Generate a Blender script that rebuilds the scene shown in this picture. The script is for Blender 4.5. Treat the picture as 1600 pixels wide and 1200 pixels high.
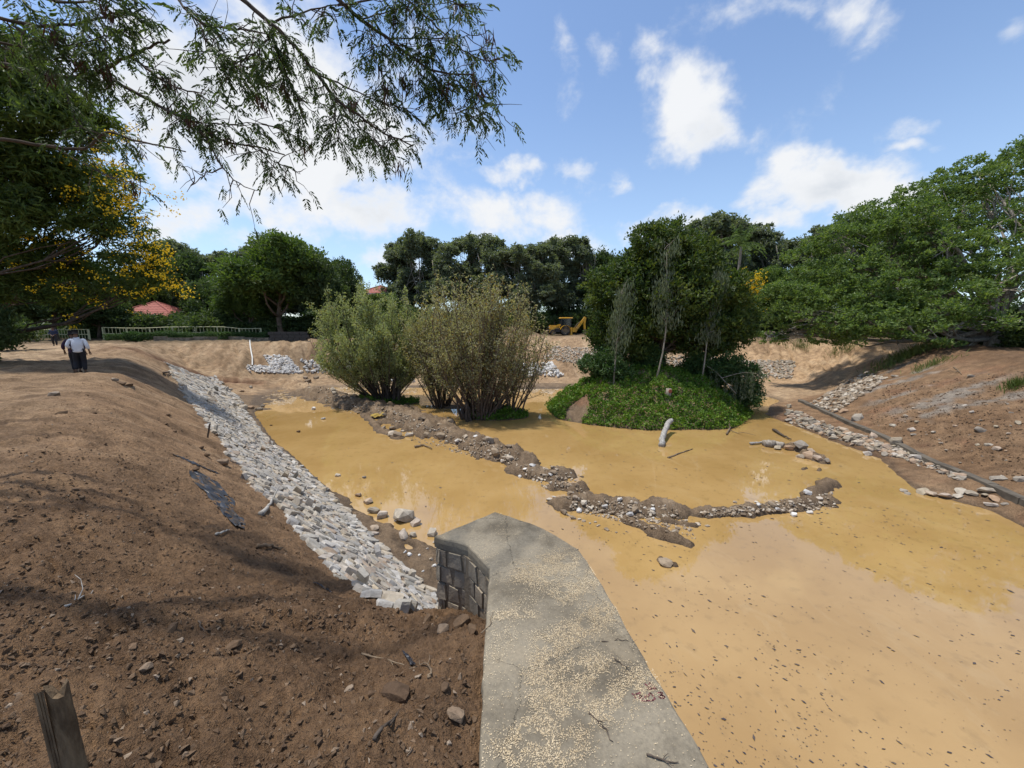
import bpy, bmesh, math, random
import numpy as np
from mathutils import Vector, Matrix, noise as mnoise
from mathutils.geometry import delaunay_2d_cdt

for o in list(bpy.data.objects):
    bpy.data.objects.remove(o)
SC = bpy.context.scene
COL = SC.collection
R = math.radians
rnd = random.Random(11)
rs = np.random.RandomState(5)

# ------------------------------------------------------------------ camera
CAM_H = 6.0                       # metres above the water
PITCH = R(8.5)
F = 601.0                         # focal length, in pixels of the 1600 px wide photograph
cd = bpy.data.cameras.new('camera')
cd.sensor_width = 36.0
cd.lens = F / 1600 * 36.0
cd.clip_start = 0.05
cd.clip_end = 3000
cam = bpy.data.objects.new('camera', cd)
COL.objects.link(cam)
cam.location = (0, 0, CAM_H)
cam.rotation_euler = (math.pi / 2 - PITCH, 0, 0)
SC.camera = cam

# ------------------------------------------------------------------ render
SC.render.engine = 'CYCLES'
SC.cycles.max_bounces = 6
SC.cycles.diffuse_bounces = 3
SC.cycles.glossy_bounces = 3
SC.cycles.transmission_bounces = 4
SC.cycles.transparent_max_bounces = 6
SC.cycles.sample_clamp_indirect = 6
SC.cycles.use_denoising = True
SC.cycles.denoiser = 'OPENIMAGEDENOISE'
SC.view_settings.view_transform = 'Standard'
SC.view_settings.look = 'None'
SC.view_settings.gamma = 1.0
SC.view_settings.use_curve_mapping = False
EXPO = 0.52
SC.view_settings.exposure = EXPO

# ------------------------------------------------------------------ sun and sky
SUN_EL, SUN_AZ = R(73), R(-80)    # azimuth from +Y, negative towards -X: high on the left
SKY_STRENGTH = 0.145
to_sun = Vector((math.sin(SUN_AZ) * math.cos(SUN_EL), math.cos(SUN_AZ) * math.cos(SUN_EL), math.sin(SUN_EL)))
sl = bpy.data.lights.new('sun', 'SUN')
sl.energy = 3.3
sl.angle = R(2.0)
sl.color = (1.0, 0.95, 0.87)
sun = bpy.data.objects.new('sun', sl)
COL.objects.link(sun)
sun.rotation_euler = to_sun.to_track_quat('Z', 'Y').to_euler()

world = bpy.data.worlds.new('World')
SC.world = world
world.use_nodes = True
wt = world.node_tree
wt.nodes.clear()


class NT:
    """small helper to write node trees"""
    def __init__(self, tree):
        self.t = tree

    def n(self, typ, **kw):
        nd = self.t.nodes.new(typ)
        for k, v in kw.items():
            setattr(nd, k, v)
        return nd

    def link(self, a, b):
        self.t.links.new(a, b)

    def put(self, sock, v):
        if isinstance(v, bpy.types.NodeSocket):
            self.link(v, sock)
        elif v is not None:
            sock.default_value = v

    def math(self, op, a, b=None, c=None, clamp=False):
        nd = self.n('ShaderNodeMath', operation=op, use_clamp=clamp)
        for i, v in enumerate((a, b, c)):
            if v is not None:
                self.put(nd.inputs[i], v)
        return nd.outputs[0]

    def vmath(self, op, a, b=None, scale=None):
        nd = self.n('ShaderNodeVectorMath', operation=op)
        self.put(nd.inputs[0], a)
        if b is not None:
            self.put(nd.inputs[1], b)
        if scale is not None:
            self.put(nd.inputs['Scale'], scale)
        return nd.outputs['Value'] if op in ('LENGTH', 'DOT_PRODUCT', 'DISTANCE') else nd.outputs[0]

    def noise(self, vec, scale, detail=3.0, rough=0.55, dist=0.0, color=False):
        nd = self.n('ShaderNodeTexNoise')
        if vec is not None:
            self.link(vec, nd.inputs['Vector'])
        nd.inputs['Scale'].default_value = scale
        nd.inputs['Detail'].default_value = detail
        nd.inputs['Roughness'].default_value = rough
        nd.inputs['Distortion'].default_value = dist
        return nd.outputs['Color' if color else 'Fac']

    def ramp(self, v, a, b, smooth=True, to0=0.0, to1=1.0):
        nd = self.n('ShaderNodeMapRange', interpolation_type='SMOOTHSTEP' if smooth else 'LINEAR')
        self.put(nd.inputs['Value'], v)
        nd.inputs['From Min'].default_value = a
        nd.inputs['From Max'].default_value = b
        nd.inputs['To Min'].default_value = to0
        nd.inputs['To Max'].default_value = to1
        return nd.outputs['Result']

    def mix(self, fac, a, b, blend='MIX'):
        nd = self.n('ShaderNodeMix', data_type='RGBA', blend_type=blend)
        self.put(nd.inputs[0], fac)
        for s, v in ((nd.inputs[6], a), (nd.inputs[7], b)):
            if isinstance(v, (tuple, list)) and len(v) == 3:
                v = (*v, 1.0)
            self.put(s, v)
        return nd.outputs[2]

    def colramp(self, v, stops):
        nd = self.n('ShaderNodeValToRGB')
        e = nd.color_ramp.elements
        while len(e) < len(stops):
            e.new(0.5)
        for el, (p, c) in zip(e, stops):
            el.position = p
            el.color = (*c, 1.0)
        self.put(nd.inputs[0], v)
        return nd.outputs[0]


def build_sky():
    w = NT(wt)
    out = w.n('ShaderNodeOutputWorld')
    bg = w.n('ShaderNodeBackground')
    bg.inputs['Strength'].default_value = SKY_STRENGTH
    w.link(bg.outputs[0], out.inputs['Surface'])
    sky = w.n('ShaderNodeTexSky', sky_type='NISHITA')
    sky.sun_disc = False
    sky.sun_elevation = SUN_EL
    sky.sun_rotation = SUN_AZ
    sky.altitude = 900
    sky.air_density = 1.0
    sky.dust_density = 0.6
    sky.ozone_density = 1.6
    tc = w.n('ShaderNodeTexCoord').outputs['Generated']
    d = w.vmath('NORMALIZE', tc)
    sep = w.n('ShaderNodeSeparateXYZ')
    w.link(d, sep.inputs[0])
    x, y, z = sep.outputs
    ys = w.math('MAXIMUM', y, 0.08)
    gx = w.math('DIVIDE', x, ys)
    gz = w.math('DIVIDE', z, ys)
    comb = w.n('ShaderNodeCombineXYZ')
    w.link(gx, comb.inputs[0])
    w.link(gz, comb.inputs[1])
    g0 = comb.outputs[0]
    # billow noise in direction space
    dz = w.vmath('MULTIPLY', d, (1.0, 1.0, 1.35))
    warp = w.noise(dz, 3.0, 3, 0.5, color=True)
    wv = w.vmath('SCALE', w.vmath('SUBTRACT', warp, (0.5, 0.5, 0.5)), scale=0.10)
    dw = w.vmath('ADD', dz, wv)
    n1 = w.noise(dw, 6.5, 10, 0.60)
    n2 = w.noise(w.vmath('ADD', dw, (3.1, 1.7, 0.4)), 1.6, 3, 0.5)
    g = w.vmath('ADD', g0, w.vmath('SCALE', w.vmath('SUBTRACT', w.noise(d, 9.0, 4, 0.6, color=True), (0.5, 0.5, 0.5)), scale=0.16))
    acc = None
    # cumulus in the quarter of the sky the photograph shows: (px, py, rx, ry, weight)
    clouds = [(330, 150, 230, 110, 1.35), (470, 215, 200, 95, 1.3), (420, 110, 150, 75, .9), (545, 325, 125, 46, 1.15), (450, 300, 120, 45, .75), (300, 335, 85, 42, .85),
              (400, 372, 150, 24, .6), (800, 345, 85, 40, .95), (880, 378, 60, 20, .8), (1098, 180, 68, 62, 1.3), (952, 95, 34, 44, .60), (1005, 66, 30, 28, .50),
              (878, 130, 26, 70, .62), (795, 268, 58, 17, .7), (897, 266, 38, 20, .6), (1300, 290, 95, 40, 1.25), (1215, 335, 75, 28, .9), (1400, 300, 60, 22, .8),
              (1415, 200, 52, 15, .6), (1425, 228, 50, 12, .6), (1330, 15, 40, 45, .75), (1590, 40, 30, 30, .6), (1075, 340, 55, 24, .9), (1000, 355, 60, 18, .7), (965, 300, 36, 16, .5),
              (1210, 8, 110, 22, .5), (600, 412, 70, 24, .7), (560, 60, 120, 40, .35), (250, 215, 120, 55, .95), (540, 150, 110, 70, .7), (560, 250, 90, 60, .85), (380, 270, 140, 60, .85), (180, 60, 80, 60, .5), (60, 200, 150, 90, .5)]
    cp, sp = math.cos(PITCH), math.sin(PITCH)
    for (px, py, rx, ry, wgt) in clouds:
        u, v = px - 800, py - 600
        fw, up = F * cp - v * sp, -(F * sp + v * cp)
        k = w.vmath('MULTIPLY', w.vmath('SUBTRACT', g, (u / fw, up / fw, 0)), (fw / rx * 0.72, fw / ry * 0.72, 0))
        b = w.ramp(w.vmath('LENGTH', k), 1.5, 0.0, True, 0.0, wgt)
        acc = b if acc is None else w.math('MAXIMUM', acc, b)
    front = w.ramp(y, 0.05, 0.3)
    acc = w.math('MULTIPLY', acc, front)
    # elsewhere: scattered cloud of the same kind
    gen = w.math('MULTIPLY', w.ramp(n2, 0.50, 0.66), w.math('SUBTRACT', 0.9, w.math('MULTIPLY', front, 0.78)))
    f = w.math('ADD', w.math('MULTIPLY', w.math('MAXIMUM', acc, gen), 0.62), w.math('MULTIPLY', w.math('SUBTRACT', n1, 0.5), 1.5))
    alpha = w.ramp(f, 0.14, 0.62)
    alpha = w.math('POWER', alpha, 1.1)
    alpha = w.math('MULTIPLY', alpha, w.ramp(z, 0.0, 0.06))
    thick = w.ramp(f, 0.42, 0.95)
    # lower parts of thick cloud are greyer
    n3 = w.noise(w.vmath('ADD', dw, (0.0, 0.0, 0.09)), 5.5, 6, 0.52)
    shade = w.math('MULTIPLY', thick, w.ramp(w.math('SUBTRACT', n3, n1), -0.13, 0.17), clamp=True)
    k = 1.0 / SKY_STRENGTH / 2 ** EXPO
    col = w.mix(shade, (0.90 * k, 0.92 * k, 0.95 * k), (0.56 * k, 0.62 * k, 0.70 * k))
    haze = w.ramp(z, 0.55, 0.0)
    skyc = w.mix(w.math('MULTIPLY', haze, 0.42), sky.outputs[0], (0.50 * k, 0.66 * k, 0.85 * k))
    w.link(w.mix(alpha, skyc, col), bg.inputs['Color'])


build_sky()


# ------------------------------------------------------------------ photograph pixel -> place in the world
CP, SP = math.cos(PITCH), math.sin(PITCH)


def ray(px, py):
    u, v = px - 800.0, py - 600.0
    return Vector((u, F * CP - v * SP, -(F * SP + v * CP)))


def at(px, py, z=0.0):
    d = ray(px, py)
    t = (z - CAM_H) / d.z
    return Vector((0, 0, CAM_H)) + d * t


def at_y(px, py, Y):
    d = ray(px, py)
    return Vector((0, 0, CAM_H)) + d * (Y / d.y)


# ------------------------------------------------------------------ noise in numpy
_perm = np.random.RandomState(3).permutation(1024)
_ang = np.random.RandomState(4).rand(1024) * 2 * np.pi
_gx, _gy = np.cos(_ang), np.sin(_ang)


def perlin(x, y):
    xi, yi = np.floor(x).astype(np.int64), np.floor(y).astype(np.int64)
    xf, yf = x - xi, y - yi
    u = xf * xf * xf * (xf * (xf * 6 - 15) + 10)
    v = yf * yf * yf * (yf * (yf * 6 - 15) + 10)

    def g(ix, iy, dx, dy):
        h = _perm[(_perm[ix & 1023] + iy) & 1023]
        return _gx[h] * dx + _gy[h] * dy
    a = g(xi, yi, xf, yf)
    b = g(xi + 1, yi, xf - 1, yf)
    c = g(xi, yi + 1, xf, yf - 1)
    e = g(xi + 1, yi + 1, xf - 1, yf - 1)
    return ((a * (1 - u) + b * u) * (1 - v) + (c * (1 - u) + e * u) * v) * 1.5


def fbm(x, y, octaves=4, gain=0.5):
    s, a, t = 0.0, 1.0, 0.0
    for i in range(octaves):
        s = s + a * perlin(x + 17.3 * i, y - 9.1 * i)
        t += a
        a *= gain
        x, y = x * 2.03, y * 2.03
    return s / t


def sstep(x, a, b):
    t = np.clip((x - a) / (b - a), 0, 1)
    return t * t * (3 - 2 * t)


# ------------------------------------------------------------------ object helpers
def tag(o, label=None, cat=None, group=None, kind=None):
    if label: o['label'] = label
    if cat: o['category'] = cat
    if group: o['group'] = group
    if kind: o['kind'] = kind
    return o


def link(name, mesh, parent=None, loc=None):
    o = bpy.data.objects.new(name, mesh)
    COL.objects.link(o)
    if parent is not None:
        o.parent = parent
    if loc is not None:
        o.location = loc
    return o


def empty(name, loc=(0, 0, 0), rz=0.0, **kw):
    o = bpy.data.objects.new(name, None)
    o.empty_display_size = 0.2
    COL.objects.link(o)
    o.location = loc
    o.rotation_euler = (0, 0, rz)
    return tag(o, **kw)


def mesh_np(name, verts, faces, mat=None, smooth=False, loop_total=None):
    """verts N x 3, faces M x k array, or a list of arrays of differing k"""
    me = bpy.data.meshes.new(name)
    verts = np.asarray(verts, np.float32).reshape(-1, 3)
    fl = [np.asarray(f, np.int32) for f in (faces if isinstance(faces, list) else [faces])]
    fl = [f for f in fl if f.size]
    idx = np.concatenate([f.ravel() for f in fl])
    tot = np.concatenate([np.full(len(f), f.shape[1], np.int32) for f in fl])
    st = np.concatenate([[0], np.cumsum(tot)[:-1]]).astype(np.int32)
    me.vertices.add(len(verts))
    me.vertices.foreach_set('co', verts.ravel())
    me.loops.add(len(idx))
    me.loops.foreach_set('vertex_index', idx)
    me.polygons.add(len(tot))
    me.polygons.foreach_set('loop_start', st)
    me.polygons.foreach_set('loop_total', tot)
    me.polygons.foreach_set('use_smooth', np.full(len(tot), bool(smooth)))
    me.update(calc_edges=True)
    me.validate()
    if mat is not None:
        me.materials.append(mat)
    return me


class MB:
    """collects shapes into one mesh"""
    def __init__(self):
        self.v, self.f3, self.f4, self.n = [], [], [], 0

    def add(self, v, f):
        v = np.asarray(v, float).reshape(-1, 3)
        f = np.asarray(f, int)
        if f.size:
            (self.f4 if f.shape[1] == 4 else self.f3).append(f + self.n)
        self.v.append(v)
        self.n += len(v)

    def box(self, c, s, rot=None, taper=1.0):
        h = np.array(s) / 2.0
        v = np.array([[-1, -1, -1], [1, -1, -1], [1, 1, -1], [-1, 1, -1], [-1, -1, 1], [1, -1, 1], [1, 1, 1], [-1, 1, 1]], float)
        v[4:, :2] *= taper
        v = v * h
        if rot is not None:
            v = v @ np.array(rot.to_3x3() if hasattr(rot, 'to_3x3') else rot).T
        self.add(v + np.array(c), [[0, 3, 2, 1], [4, 5, 6, 7], [0, 1, 5, 4], [1, 2, 6, 5], [2, 3, 7, 6], [3, 0, 4, 7]])

    def tube(self, pts, rad, sides=7, cap=True, squash=1.0):
        pts = np.asarray(pts, float)
        n = len(pts)
        rad = np.broadcast_to(np.asarray(rad, float), (n,))
        t = np.gradient(pts, axis=0)
        t /= np.linalg.norm(t, axis=1)[:, None] + 1e-9
        ref = np.array([0, 0, 1.0]) if abs(t[:, 2]).mean() < 0.8 else np.array([1.0, 0, 0])
        a = np.cross(t, ref)
        a /= np.linalg.norm(a, axis=1)[:, None] + 1e-9
        b = np.cross(t, a)
        th = np.arange(sides) / sides * 2 * np.pi
        v = pts[:, None, :] + rad[:, None, None] * (np.cos(th)[None, :, None] * a[:, None, :] + squash * np.sin(th)[None, :, None] * b[:, None, :])
        i, j = np.meshgrid(np.arange(n - 1), np.arange(sides), indexing='ij')
        k = (j + 1) % sides
        f = np.stack([i * sides + j, i * sides + k, (i + 1) * sides + k, (i + 1) * sides + j], -1).reshape(-1, 4)
        base = self.n
        self.add(v.reshape(-1, 3), f)
        if cap:
            for r, sgn in ((0, 1), (n - 1, -1)):
                c = len(np.concatenate(self.v)) if False else self.n
                self.v.append(pts[r][None, :])
                self.n += 1
                jj = np.arange(sides)
                kk = (jj + 1) % sides
                ring = base + r * sides
                tri = np.stack([ring + jj, np.full(sides, c), ring + kk], -1) if sgn > 0 else np.stack([ring + kk, np.full(sides, c), ring + jj], -1)
                self.f3.append(tri)

    def prism(self, poly, z0, z1, chamfer=0.0):
        """polygon (counter-clockwise, list of (x, y)) extruded from z0 to z1; triangulated caps"""
        n = len(poly)
        p = np.array(poly, float)
        v = np.concatenate([np.c_[p, np.full(n, z0)], np.c_[p, np.full(n, z1)]])
        i = np.arange(n)
        k = (i + 1) % n
        b = self.n
        self.add(v, np.stack([i, k, k + n, i + n], -1))
        from mathutils.geometry import tessellate_polygon
        tr = tessellate_polygon([[Vector((x, y, 0)) for x, y in poly]])
        t = np.array(tr, int)
        a = p[t[:, 1]] - p[t[:, 0]]
        c = p[t[:, 2]] - p[t[:, 0]]
        flip = (a[:, 0] * c[:, 1] - a[:, 1] * c[:, 0]) < 0
        t[flip] = t[flip][:, ::-1]
        self.f3.append(t + n + b)
        self.f3.append(t[:, ::-1] + b)

    def mesh(self, name, mat=None, smooth=False):
        fl = []
        if self.f4: fl.append(np.concatenate(self.f4))
        if self.f3: fl.append(np.concatenate(self.f3))
        return mesh_np(name, np.concatenate(self.v), fl, mat, smooth)

    def build(self, name, mat=None, parent=None, smooth=False, loc=None):
        return link(name, self.mesh(name, mat, smooth), parent, loc)
# ------------------------------------------------------------------ materials
MATS = {}


def new_mat(name):
    m = bpy.data.materials.new(name)
    m.use_nodes = True
    m.node_tree.nodes.clear()
    t = NT(m.node_tree)
    out = t.n('ShaderNodeOutputMaterial')
    MATS[name] = m
    return m, t, out


def principled(t, out, color, rough=0.8, bump=None, bump_strength=0.5, bump_dist=0.02, metallic=0.0, spec=0.5):
    b = t.n('ShaderNodeBsdfPrincipled')
    t.put(b.inputs['Base Color'], (*color, 1) if isinstance(color, tuple) and len(color) == 3 else color)
    t.put(b.inputs['Roughness'], rough)
    b.inputs['Metallic'].default_value = metallic
    b.inputs['Specular IOR Level'].default_value = spec
    if bump is not None:
        bn = t.n('ShaderNodeBump')
        bn.inputs['Strength'].default_value = bump_strength
        bn.inputs['Distance'].default_value = bump_dist
        t.link(bump, bn.inputs['Height'])
        t.link(bn.outputs[0], b.inputs['Normal'])
    t.link(b.outputs[0], out.inputs['Surface'])
    return b


def obj_co(t):
    return t.n('ShaderNodeTexCoord').outputs['Object']


def pos_co(t):
    return t.n('ShaderNodeNewGeometry').outputs['Position']


def paint(name, color, rough=0.55, dirt=None, metallic=0.0, scale=6.0):
    m, t, out = new_mat(name)
    co = pos_co(t)
    n = t.noise(co, scale, 5, 0.6)
    c = t.mix(t.ramp(n, 0.3, 0.75), tuple(x * 0.85 for x in color), color)
    if dirt:
        c = t.mix(t.ramp(t.noise(co, scale * 0.5, 6, 0.65), 0.46, 0.66, to1=0.75), c, dirt)
    principled(t, out, c, rough, metallic=metallic)
    return m


def island_random(t):
    g = t.n('ShaderNodeNewGeometry').outputs['Random Per Island']
    o = t.n('ShaderNodeObjectInfo').outputs['Random']
    return t.math('FRACT', t.math('ADD', g, o))


def m_ground():
    m, t, out = new_mat('soil')
    co = pos_co(t)
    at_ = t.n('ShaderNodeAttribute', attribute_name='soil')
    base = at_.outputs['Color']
    n1 = t.noise(co, 2.2, 8, 0.62)
    n2 = t.noise(co, 23.0, 6, 0.65)
    n3 = t.noise(co, 110.0, 3, 0.6)
    k = t.math('ADD', t.math('MULTIPLY', n1, 0.75), t.math('MULTIPLY', n2, 0.75))
    k = t.math('ADD', k, t.math('MULTIPLY', n3, 0.35))
    c = t.mix(1.0, base, t.colramp(t.ramp(k, 0.66, 1.24, False), [(0, (0.34, 0.31, 0.28)), (0.45, (0.88, 0.86, 0.84)), (1, (1.62, 1.60, 1.52))]), 'MULTIPLY')
    # crumbs and small stones in the soil
    vor = t.n('ShaderNodeTexVoronoi')
    vor.inputs['Scale'].default_value = 17.0
    t.link(co, vor.inputs['Vector'])
    crumb = t.math('MULTIPLY', t.ramp(vor.outputs['Distance'], 0.34, 0.16), t.ramp(t.noise(co, 5.0, 2), 0.52, 0.64))
    c = t.mix(t.math('MULTIPLY', crumb, 0.40), c, t.mix(t.math('FRACT', t.math('MULTIPLY', vor.outputs['Color'], 3.7)), (0.07, 0.045, 0.028), (0.36, 0.27, 0.18)))
    h = t.math('ADD', t.math('MULTIPLY', n2, 0.7), t.math('MULTIPLY', n3, 0.35))
    h = t.math('ADD', h, t.math('MULTIPLY', crumb, 0.4))
    rough = t.math('SUBTRACT', 0.97, t.math('MULTIPLY', at_.outputs['Alpha'], 0.45))
    principled(t, out, c, rough, h, 1.0, 0.09, spec=0.25)
    return m


def m_water():
    m, t, out = new_mat('muddy_water')
    co = pos_co(t)
    n1 = t.noise(co, 0.35, 4, 0.55)
    n2 = t.noise(co, 3.0, 4, 0.6)
    c = t.mix(t.ramp(n1, 0.3, 0.7), (0.325, 0.200, 0.070), (0.39, 0.250, 0.096))
    c = t.mix(t.ramp(n2, 0.52, 0.72, to1=0.45), c, (0.25, 0.158, 0.058))
    n3 = t.noise(t.vmath('MULTIPLY', co, (1.0, 0.45, 1.0)), 0.9, 6, 0.65, 1.2)
    c = t.mix(t.ramp(n3, 0.54, 0.70, to1=0.4), c, (0.40, 0.275, 0.125))
    w = t.noise(t.vmath('MULTIPLY', co, (1.0, 0.6, 1.0)), 1.4, 3, 0.5)
    b = principled(t, out, c, 0.03, w, 0.035, 0.05, spec=0.5)
    b.inputs['IOR'].default_value = 1.75
    return m


def m_stone(name, stops, bump=0.5, scale=7.0):
    m, t, out = new_mat(name)
    co = obj_co(t)
    rn = island_random(t)
    c = t.colramp(rn, stops)
    off = t.n('ShaderNodeCombineXYZ')
    t.link(t.math('MULTIPLY', rn, 37.0), off.inputs[0])
    p = t.vmath('ADD', pos_co(t), off.outputs[0])
    n1 = t.noise(p, scale, 6, 0.62)
    n2 = t.noise(p, scale * 6, 4, 0.6)
    c = t.mix(1.0, c, t.colramp(n1, [(0.25, (0.62, 0.6, 0.57)), (0.55, (1, 1, 1)), (0.8, (1.25, 1.22, 1.15))]), 'MULTIPLY')
    c = t.mix(t.ramp(n2, 0.58, 0.72, to1=0.45), c, (0.20, 0.13, 0.075))
    h = t.math('ADD', n1, t.math('MULTIPLY', n2, 0.4))
    principled(t, out, c, 0.88, h, bump, 0.03, spec=0.3)
    return m


def m_leaf(name, dark, mid, light, trans=0.35, accent=None, accent_at=0.93, gloss=0.35):
    """leaf colours vary leaf by leaf and clump by clump"""
    m, t, out = new_mat(name)
    g = t.n('ShaderNodeNewGeometry')
    rn = g.outputs['Random Per Island']
    co = obj_co(t)
    n = t.noise(co, 0.75, 3, 0.6)
    k = t.math('ADD', t.math('MULTIPLY', rn, 0.55), t.ramp(n, 0.3, 0.7, False, to1=0.5))
    stops = [(0.1, dark), (0.5, mid), (0.95, light)]
    c = t.colramp(k, stops)
    if accent:
        c = t.mix(t.math('GREATER_THAN', t.math('FRACT', t.math('MULTIPLY', rn, 7.31)), accent_at), c, accent)
    b = t.n('ShaderNodeBsdfPrincipled')
    t.link(c, b.inputs['Base Color'])
    b.inputs['Roughness'].default_value = 0.55
    b.inputs['Specular IOR Level'].default_value = gloss
    tr = t.n('ShaderNodeBsdfTranslucent')
    t.link(t.mix(1.0, c, (1.25, 1.3, 0.55), 'MULTIPLY'), tr.inputs['Color'])
    mx = t.n('ShaderNodeMixShader')
    mx.inputs[0].default_value = trans
    t.link(b.outputs[0], mx.inputs[1])
    t.link(tr.outputs[0], mx.inputs[2])
    t.link(mx.outputs[0], out.inputs['Surface'])
    return m


def m_bark(name, a, b, scale=9.0):
    m, t, out = new_mat(name)
    co = t.vmath('MULTIPLY', obj_co(t), (1.0, 1.0, 0.25))
    n = t.noise(co, scale, 6, 0.65)
    c = t.mix(t.ramp(n, 0.3, 0.7), a, b)
    principled(t, out, c, 0.9, n, 0.6, 0.03, spec=0.2)
    return m


def m_concrete():
    m, t, out = new_mat('weathered_concrete')
    co = pos_co(t)
    n1 = t.noise(co, 1.6, 7, 0.6)
    n2 = t.noise(co, 42.0, 5, 0.7)
    n3 = t.noise(co, 160.0, 2, 0.6)
    c = t.mix(t.ramp(n1, 0.34, 0.64), (0.105, 0.088, 0.064), (0.245, 0.212, 0.158))
    c = t.mix(1.0, c, t.colramp(n2, [(0.3, (0.72, 0.72, 0.72)), (0.6, (1.06, 1.05, 1.02)), (0.8, (1.3, 1.28, 1.2))]), 'MULTIPLY')
    c = t.mix(t.ramp(n3, 0.62, 0.74, to1=0.5), c, (0.36, 0.33, 0.27))
    vo = t.n('ShaderNodeTexVoronoi', feature='DISTANCE_TO_EDGE')
    vo.inputs['Scale'].default_value = 0.85
    t.link(t.vmath('ADD', co, t.vmath('SCALE', t.noise(co, 7.0, 5, 0.7, color=True), scale=0.16)), vo.inputs['Vector'])
    c = t.mix(t.ramp(vo.outputs['Distance'], 0.0032, 0.0012, to1=0.75), c, (0.03, 0.027, 0.022))
    c = t.mix(t.ramp(t.noise(co, 3.1, 6, 0.7), 0.52, 0.66, to1=0.40), c, (0.30, 0.245, 0.165))
    h = t.math('ADD', t.math('MULTIPLY', n2, 0.6), t.math('MULTIPLY', n3, 0.4))
    principled(t, out, c, 0.92, h, 0.6, 0.008, spec=0.25)
    return m


m_ground(); m_water(); m_concrete()
m_stone('pitching_stone', [(0.0, (0.25, 0.235, 0.205)), (0.25, (0.39, 0.365, 0.32)), (0.5, (0.43, 0.365, 0.275)), (0.72, (0.33, 0.32, 0.305)), (0.88, (0.54, 0.51, 0.46)), (1.0, (0.27, 0.19, 0.125))])
m_stone('white_stone', [(0.0, (0.58, 0.57, 0.55)), (0.4, (0.44, 0.43, 0.41)), (0.7, (0.66, 0.64, 0.60)), (1.0, (0.40, 0.33, 0.25))])
m_stone('bank_stone', [(0.0, (0.34, 0.285, 0.205)), (0.35, (0.23, 0.20, 0.165)), (0.6, (0.42, 0.37, 0.295)), (0.85, (0.34, 0.225, 0.14)), (1.0, (0.48, 0.45, 0.40))])
m_stone('bar_stone', [(0.0, (0.29, 0.225, 0.155)), (0.4, (0.21, 0.16, 0.11)), (0.7, (0.38, 0.315, 0.24)), (1.0, (0.50, 0.45, 0.37))])
m_stone('wall_stone', [(0.0, (0.24, 0.205, 0.155)), (0.5, (0.32, 0.28, 0.215)), (1.0, (0.28, 0.225, 0.16))])
m_stone('clod', [(0.0, (0.085, 0.052, 0.030)), (0.6, (0.13, 0.083, 0.048)), (0.9, (0.17, 0.112, 0.068)), (1.0, (0.30, 0.24, 0.18))], scale=20)
m_bark('bark_dark', (0.045, 0.034, 0.026), (0.12, 0.095, 0.075))
m_bark('bark_brown', (0.075, 0.052, 0.036), (0.17, 0.125, 0.09))
m_bark('bark_pale', (0.17, 0.14, 0.11), (0.36, 0.32, 0.26))
m_bark('dead_wood', (0.17, 0.16, 0.145), (0.46, 0.44, 0.40), 14)
m_bark('stake_wood', (0.07, 0.046, 0.027), (0.20, 0.142, 0.085), 20)
m_bark('twig', (0.10, 0.07, 0.045), (0.24, 0.18, 0.12))
m_leaf('leaf_island', (0.028, 0.055, 0.014), (0.06, 0.10, 0.022), (0.15, 0.175, 0.032), 0.38)
m_leaf('leaf_grey', (0.068, 0.088, 0.052), (0.14, 0.17, 0.105), (0.23, 0.255, 0.17), 0.45)
m_leaf('leaf_dark', (0.030, 0.056, 0.020), (0.062, 0.098, 0.034), (0.115, 0.155, 0.055), 0.40)
m_leaf('leaf_mid', (0.042, 0.078, 0.018), (0.085, 0.138, 0.032), (0.15, 0.205, 0.05), 0.42)
m_leaf('leaf_fresh', (0.055, 0.098, 0.026), (0.118, 0.182, 0.05), (0.22, 0.285, 0.085), 0.45)
m_leaf('leaf_willow', (0.14, 0.17, 0.08), (0.27, 0.305, 0.15), (0.42, 0.44, 0.25), 0.45, (0.30, 0.24, 0.05), 0.95)
m_leaf('leaf_dry', (0.17, 0.165, 0.09), (0.30, 0.288, 0.165), (0.44, 0.405, 0.255), 0.45, (0.28, 0.19, 0.055), 0.88)
m_leaf('leaf_cover', (0.04, 0.10, 0.010), (0.10, 0.195, 0.018), (0.20, 0.29, 0.04), 0.36, (0.20, 0.155, 0.05), 0.965)
m_leaf('leaf_acacia', (0.030, 0.052, 0.020), (0.060, 0.095, 0.036), (0.10, 0.14, 0.055), 0.42, gloss=0.2)
m_leaf('leaf_feather', (0.036, 0.064, 0.016), (0.078, 0.118, 0.026), (0.14, 0.185, 0.042), 0.46)
m_leaf('leaf_hedge', (0.026, 0.062, 0.016), (0.055, 0.11, 0.028), (0.11, 0.165, 0.05), 0.30)
m_leaf('leaf_golden', (0.20, 0.21, 0.012), (0.36, 0.35, 0.018), (0.48, 0.46, 0.03), 0.25)
m_leaf('flower_yellow', (0.66, 0.40, 0.008), (0.80, 0.54, 0.012), (0.86, 0.62, 0.03), 0.25)
m_leaf('pod_brown', (0.035, 0.016, 0.010), (0.065, 0.030, 0.016), (0.11, 0.055, 0.03), 0.15)
m_leaf('grass_blade', (0.045, 0.075, 0.014), (0.10, 0.14, 0.03), (0.19, 0.21, 0.07), 0.25)
m_leaf('sawdust_chip', (0.34, 0.25, 0.14), (0.50, 0.39, 0.24), (0.66, 0.55, 0.38), 0.0)
m_leaf('floating_leaf', (0.030, 0.026, 0.034), (0.060, 0.050, 0.052), (0.13, 0.095, 0.06), 0.0)
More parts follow.
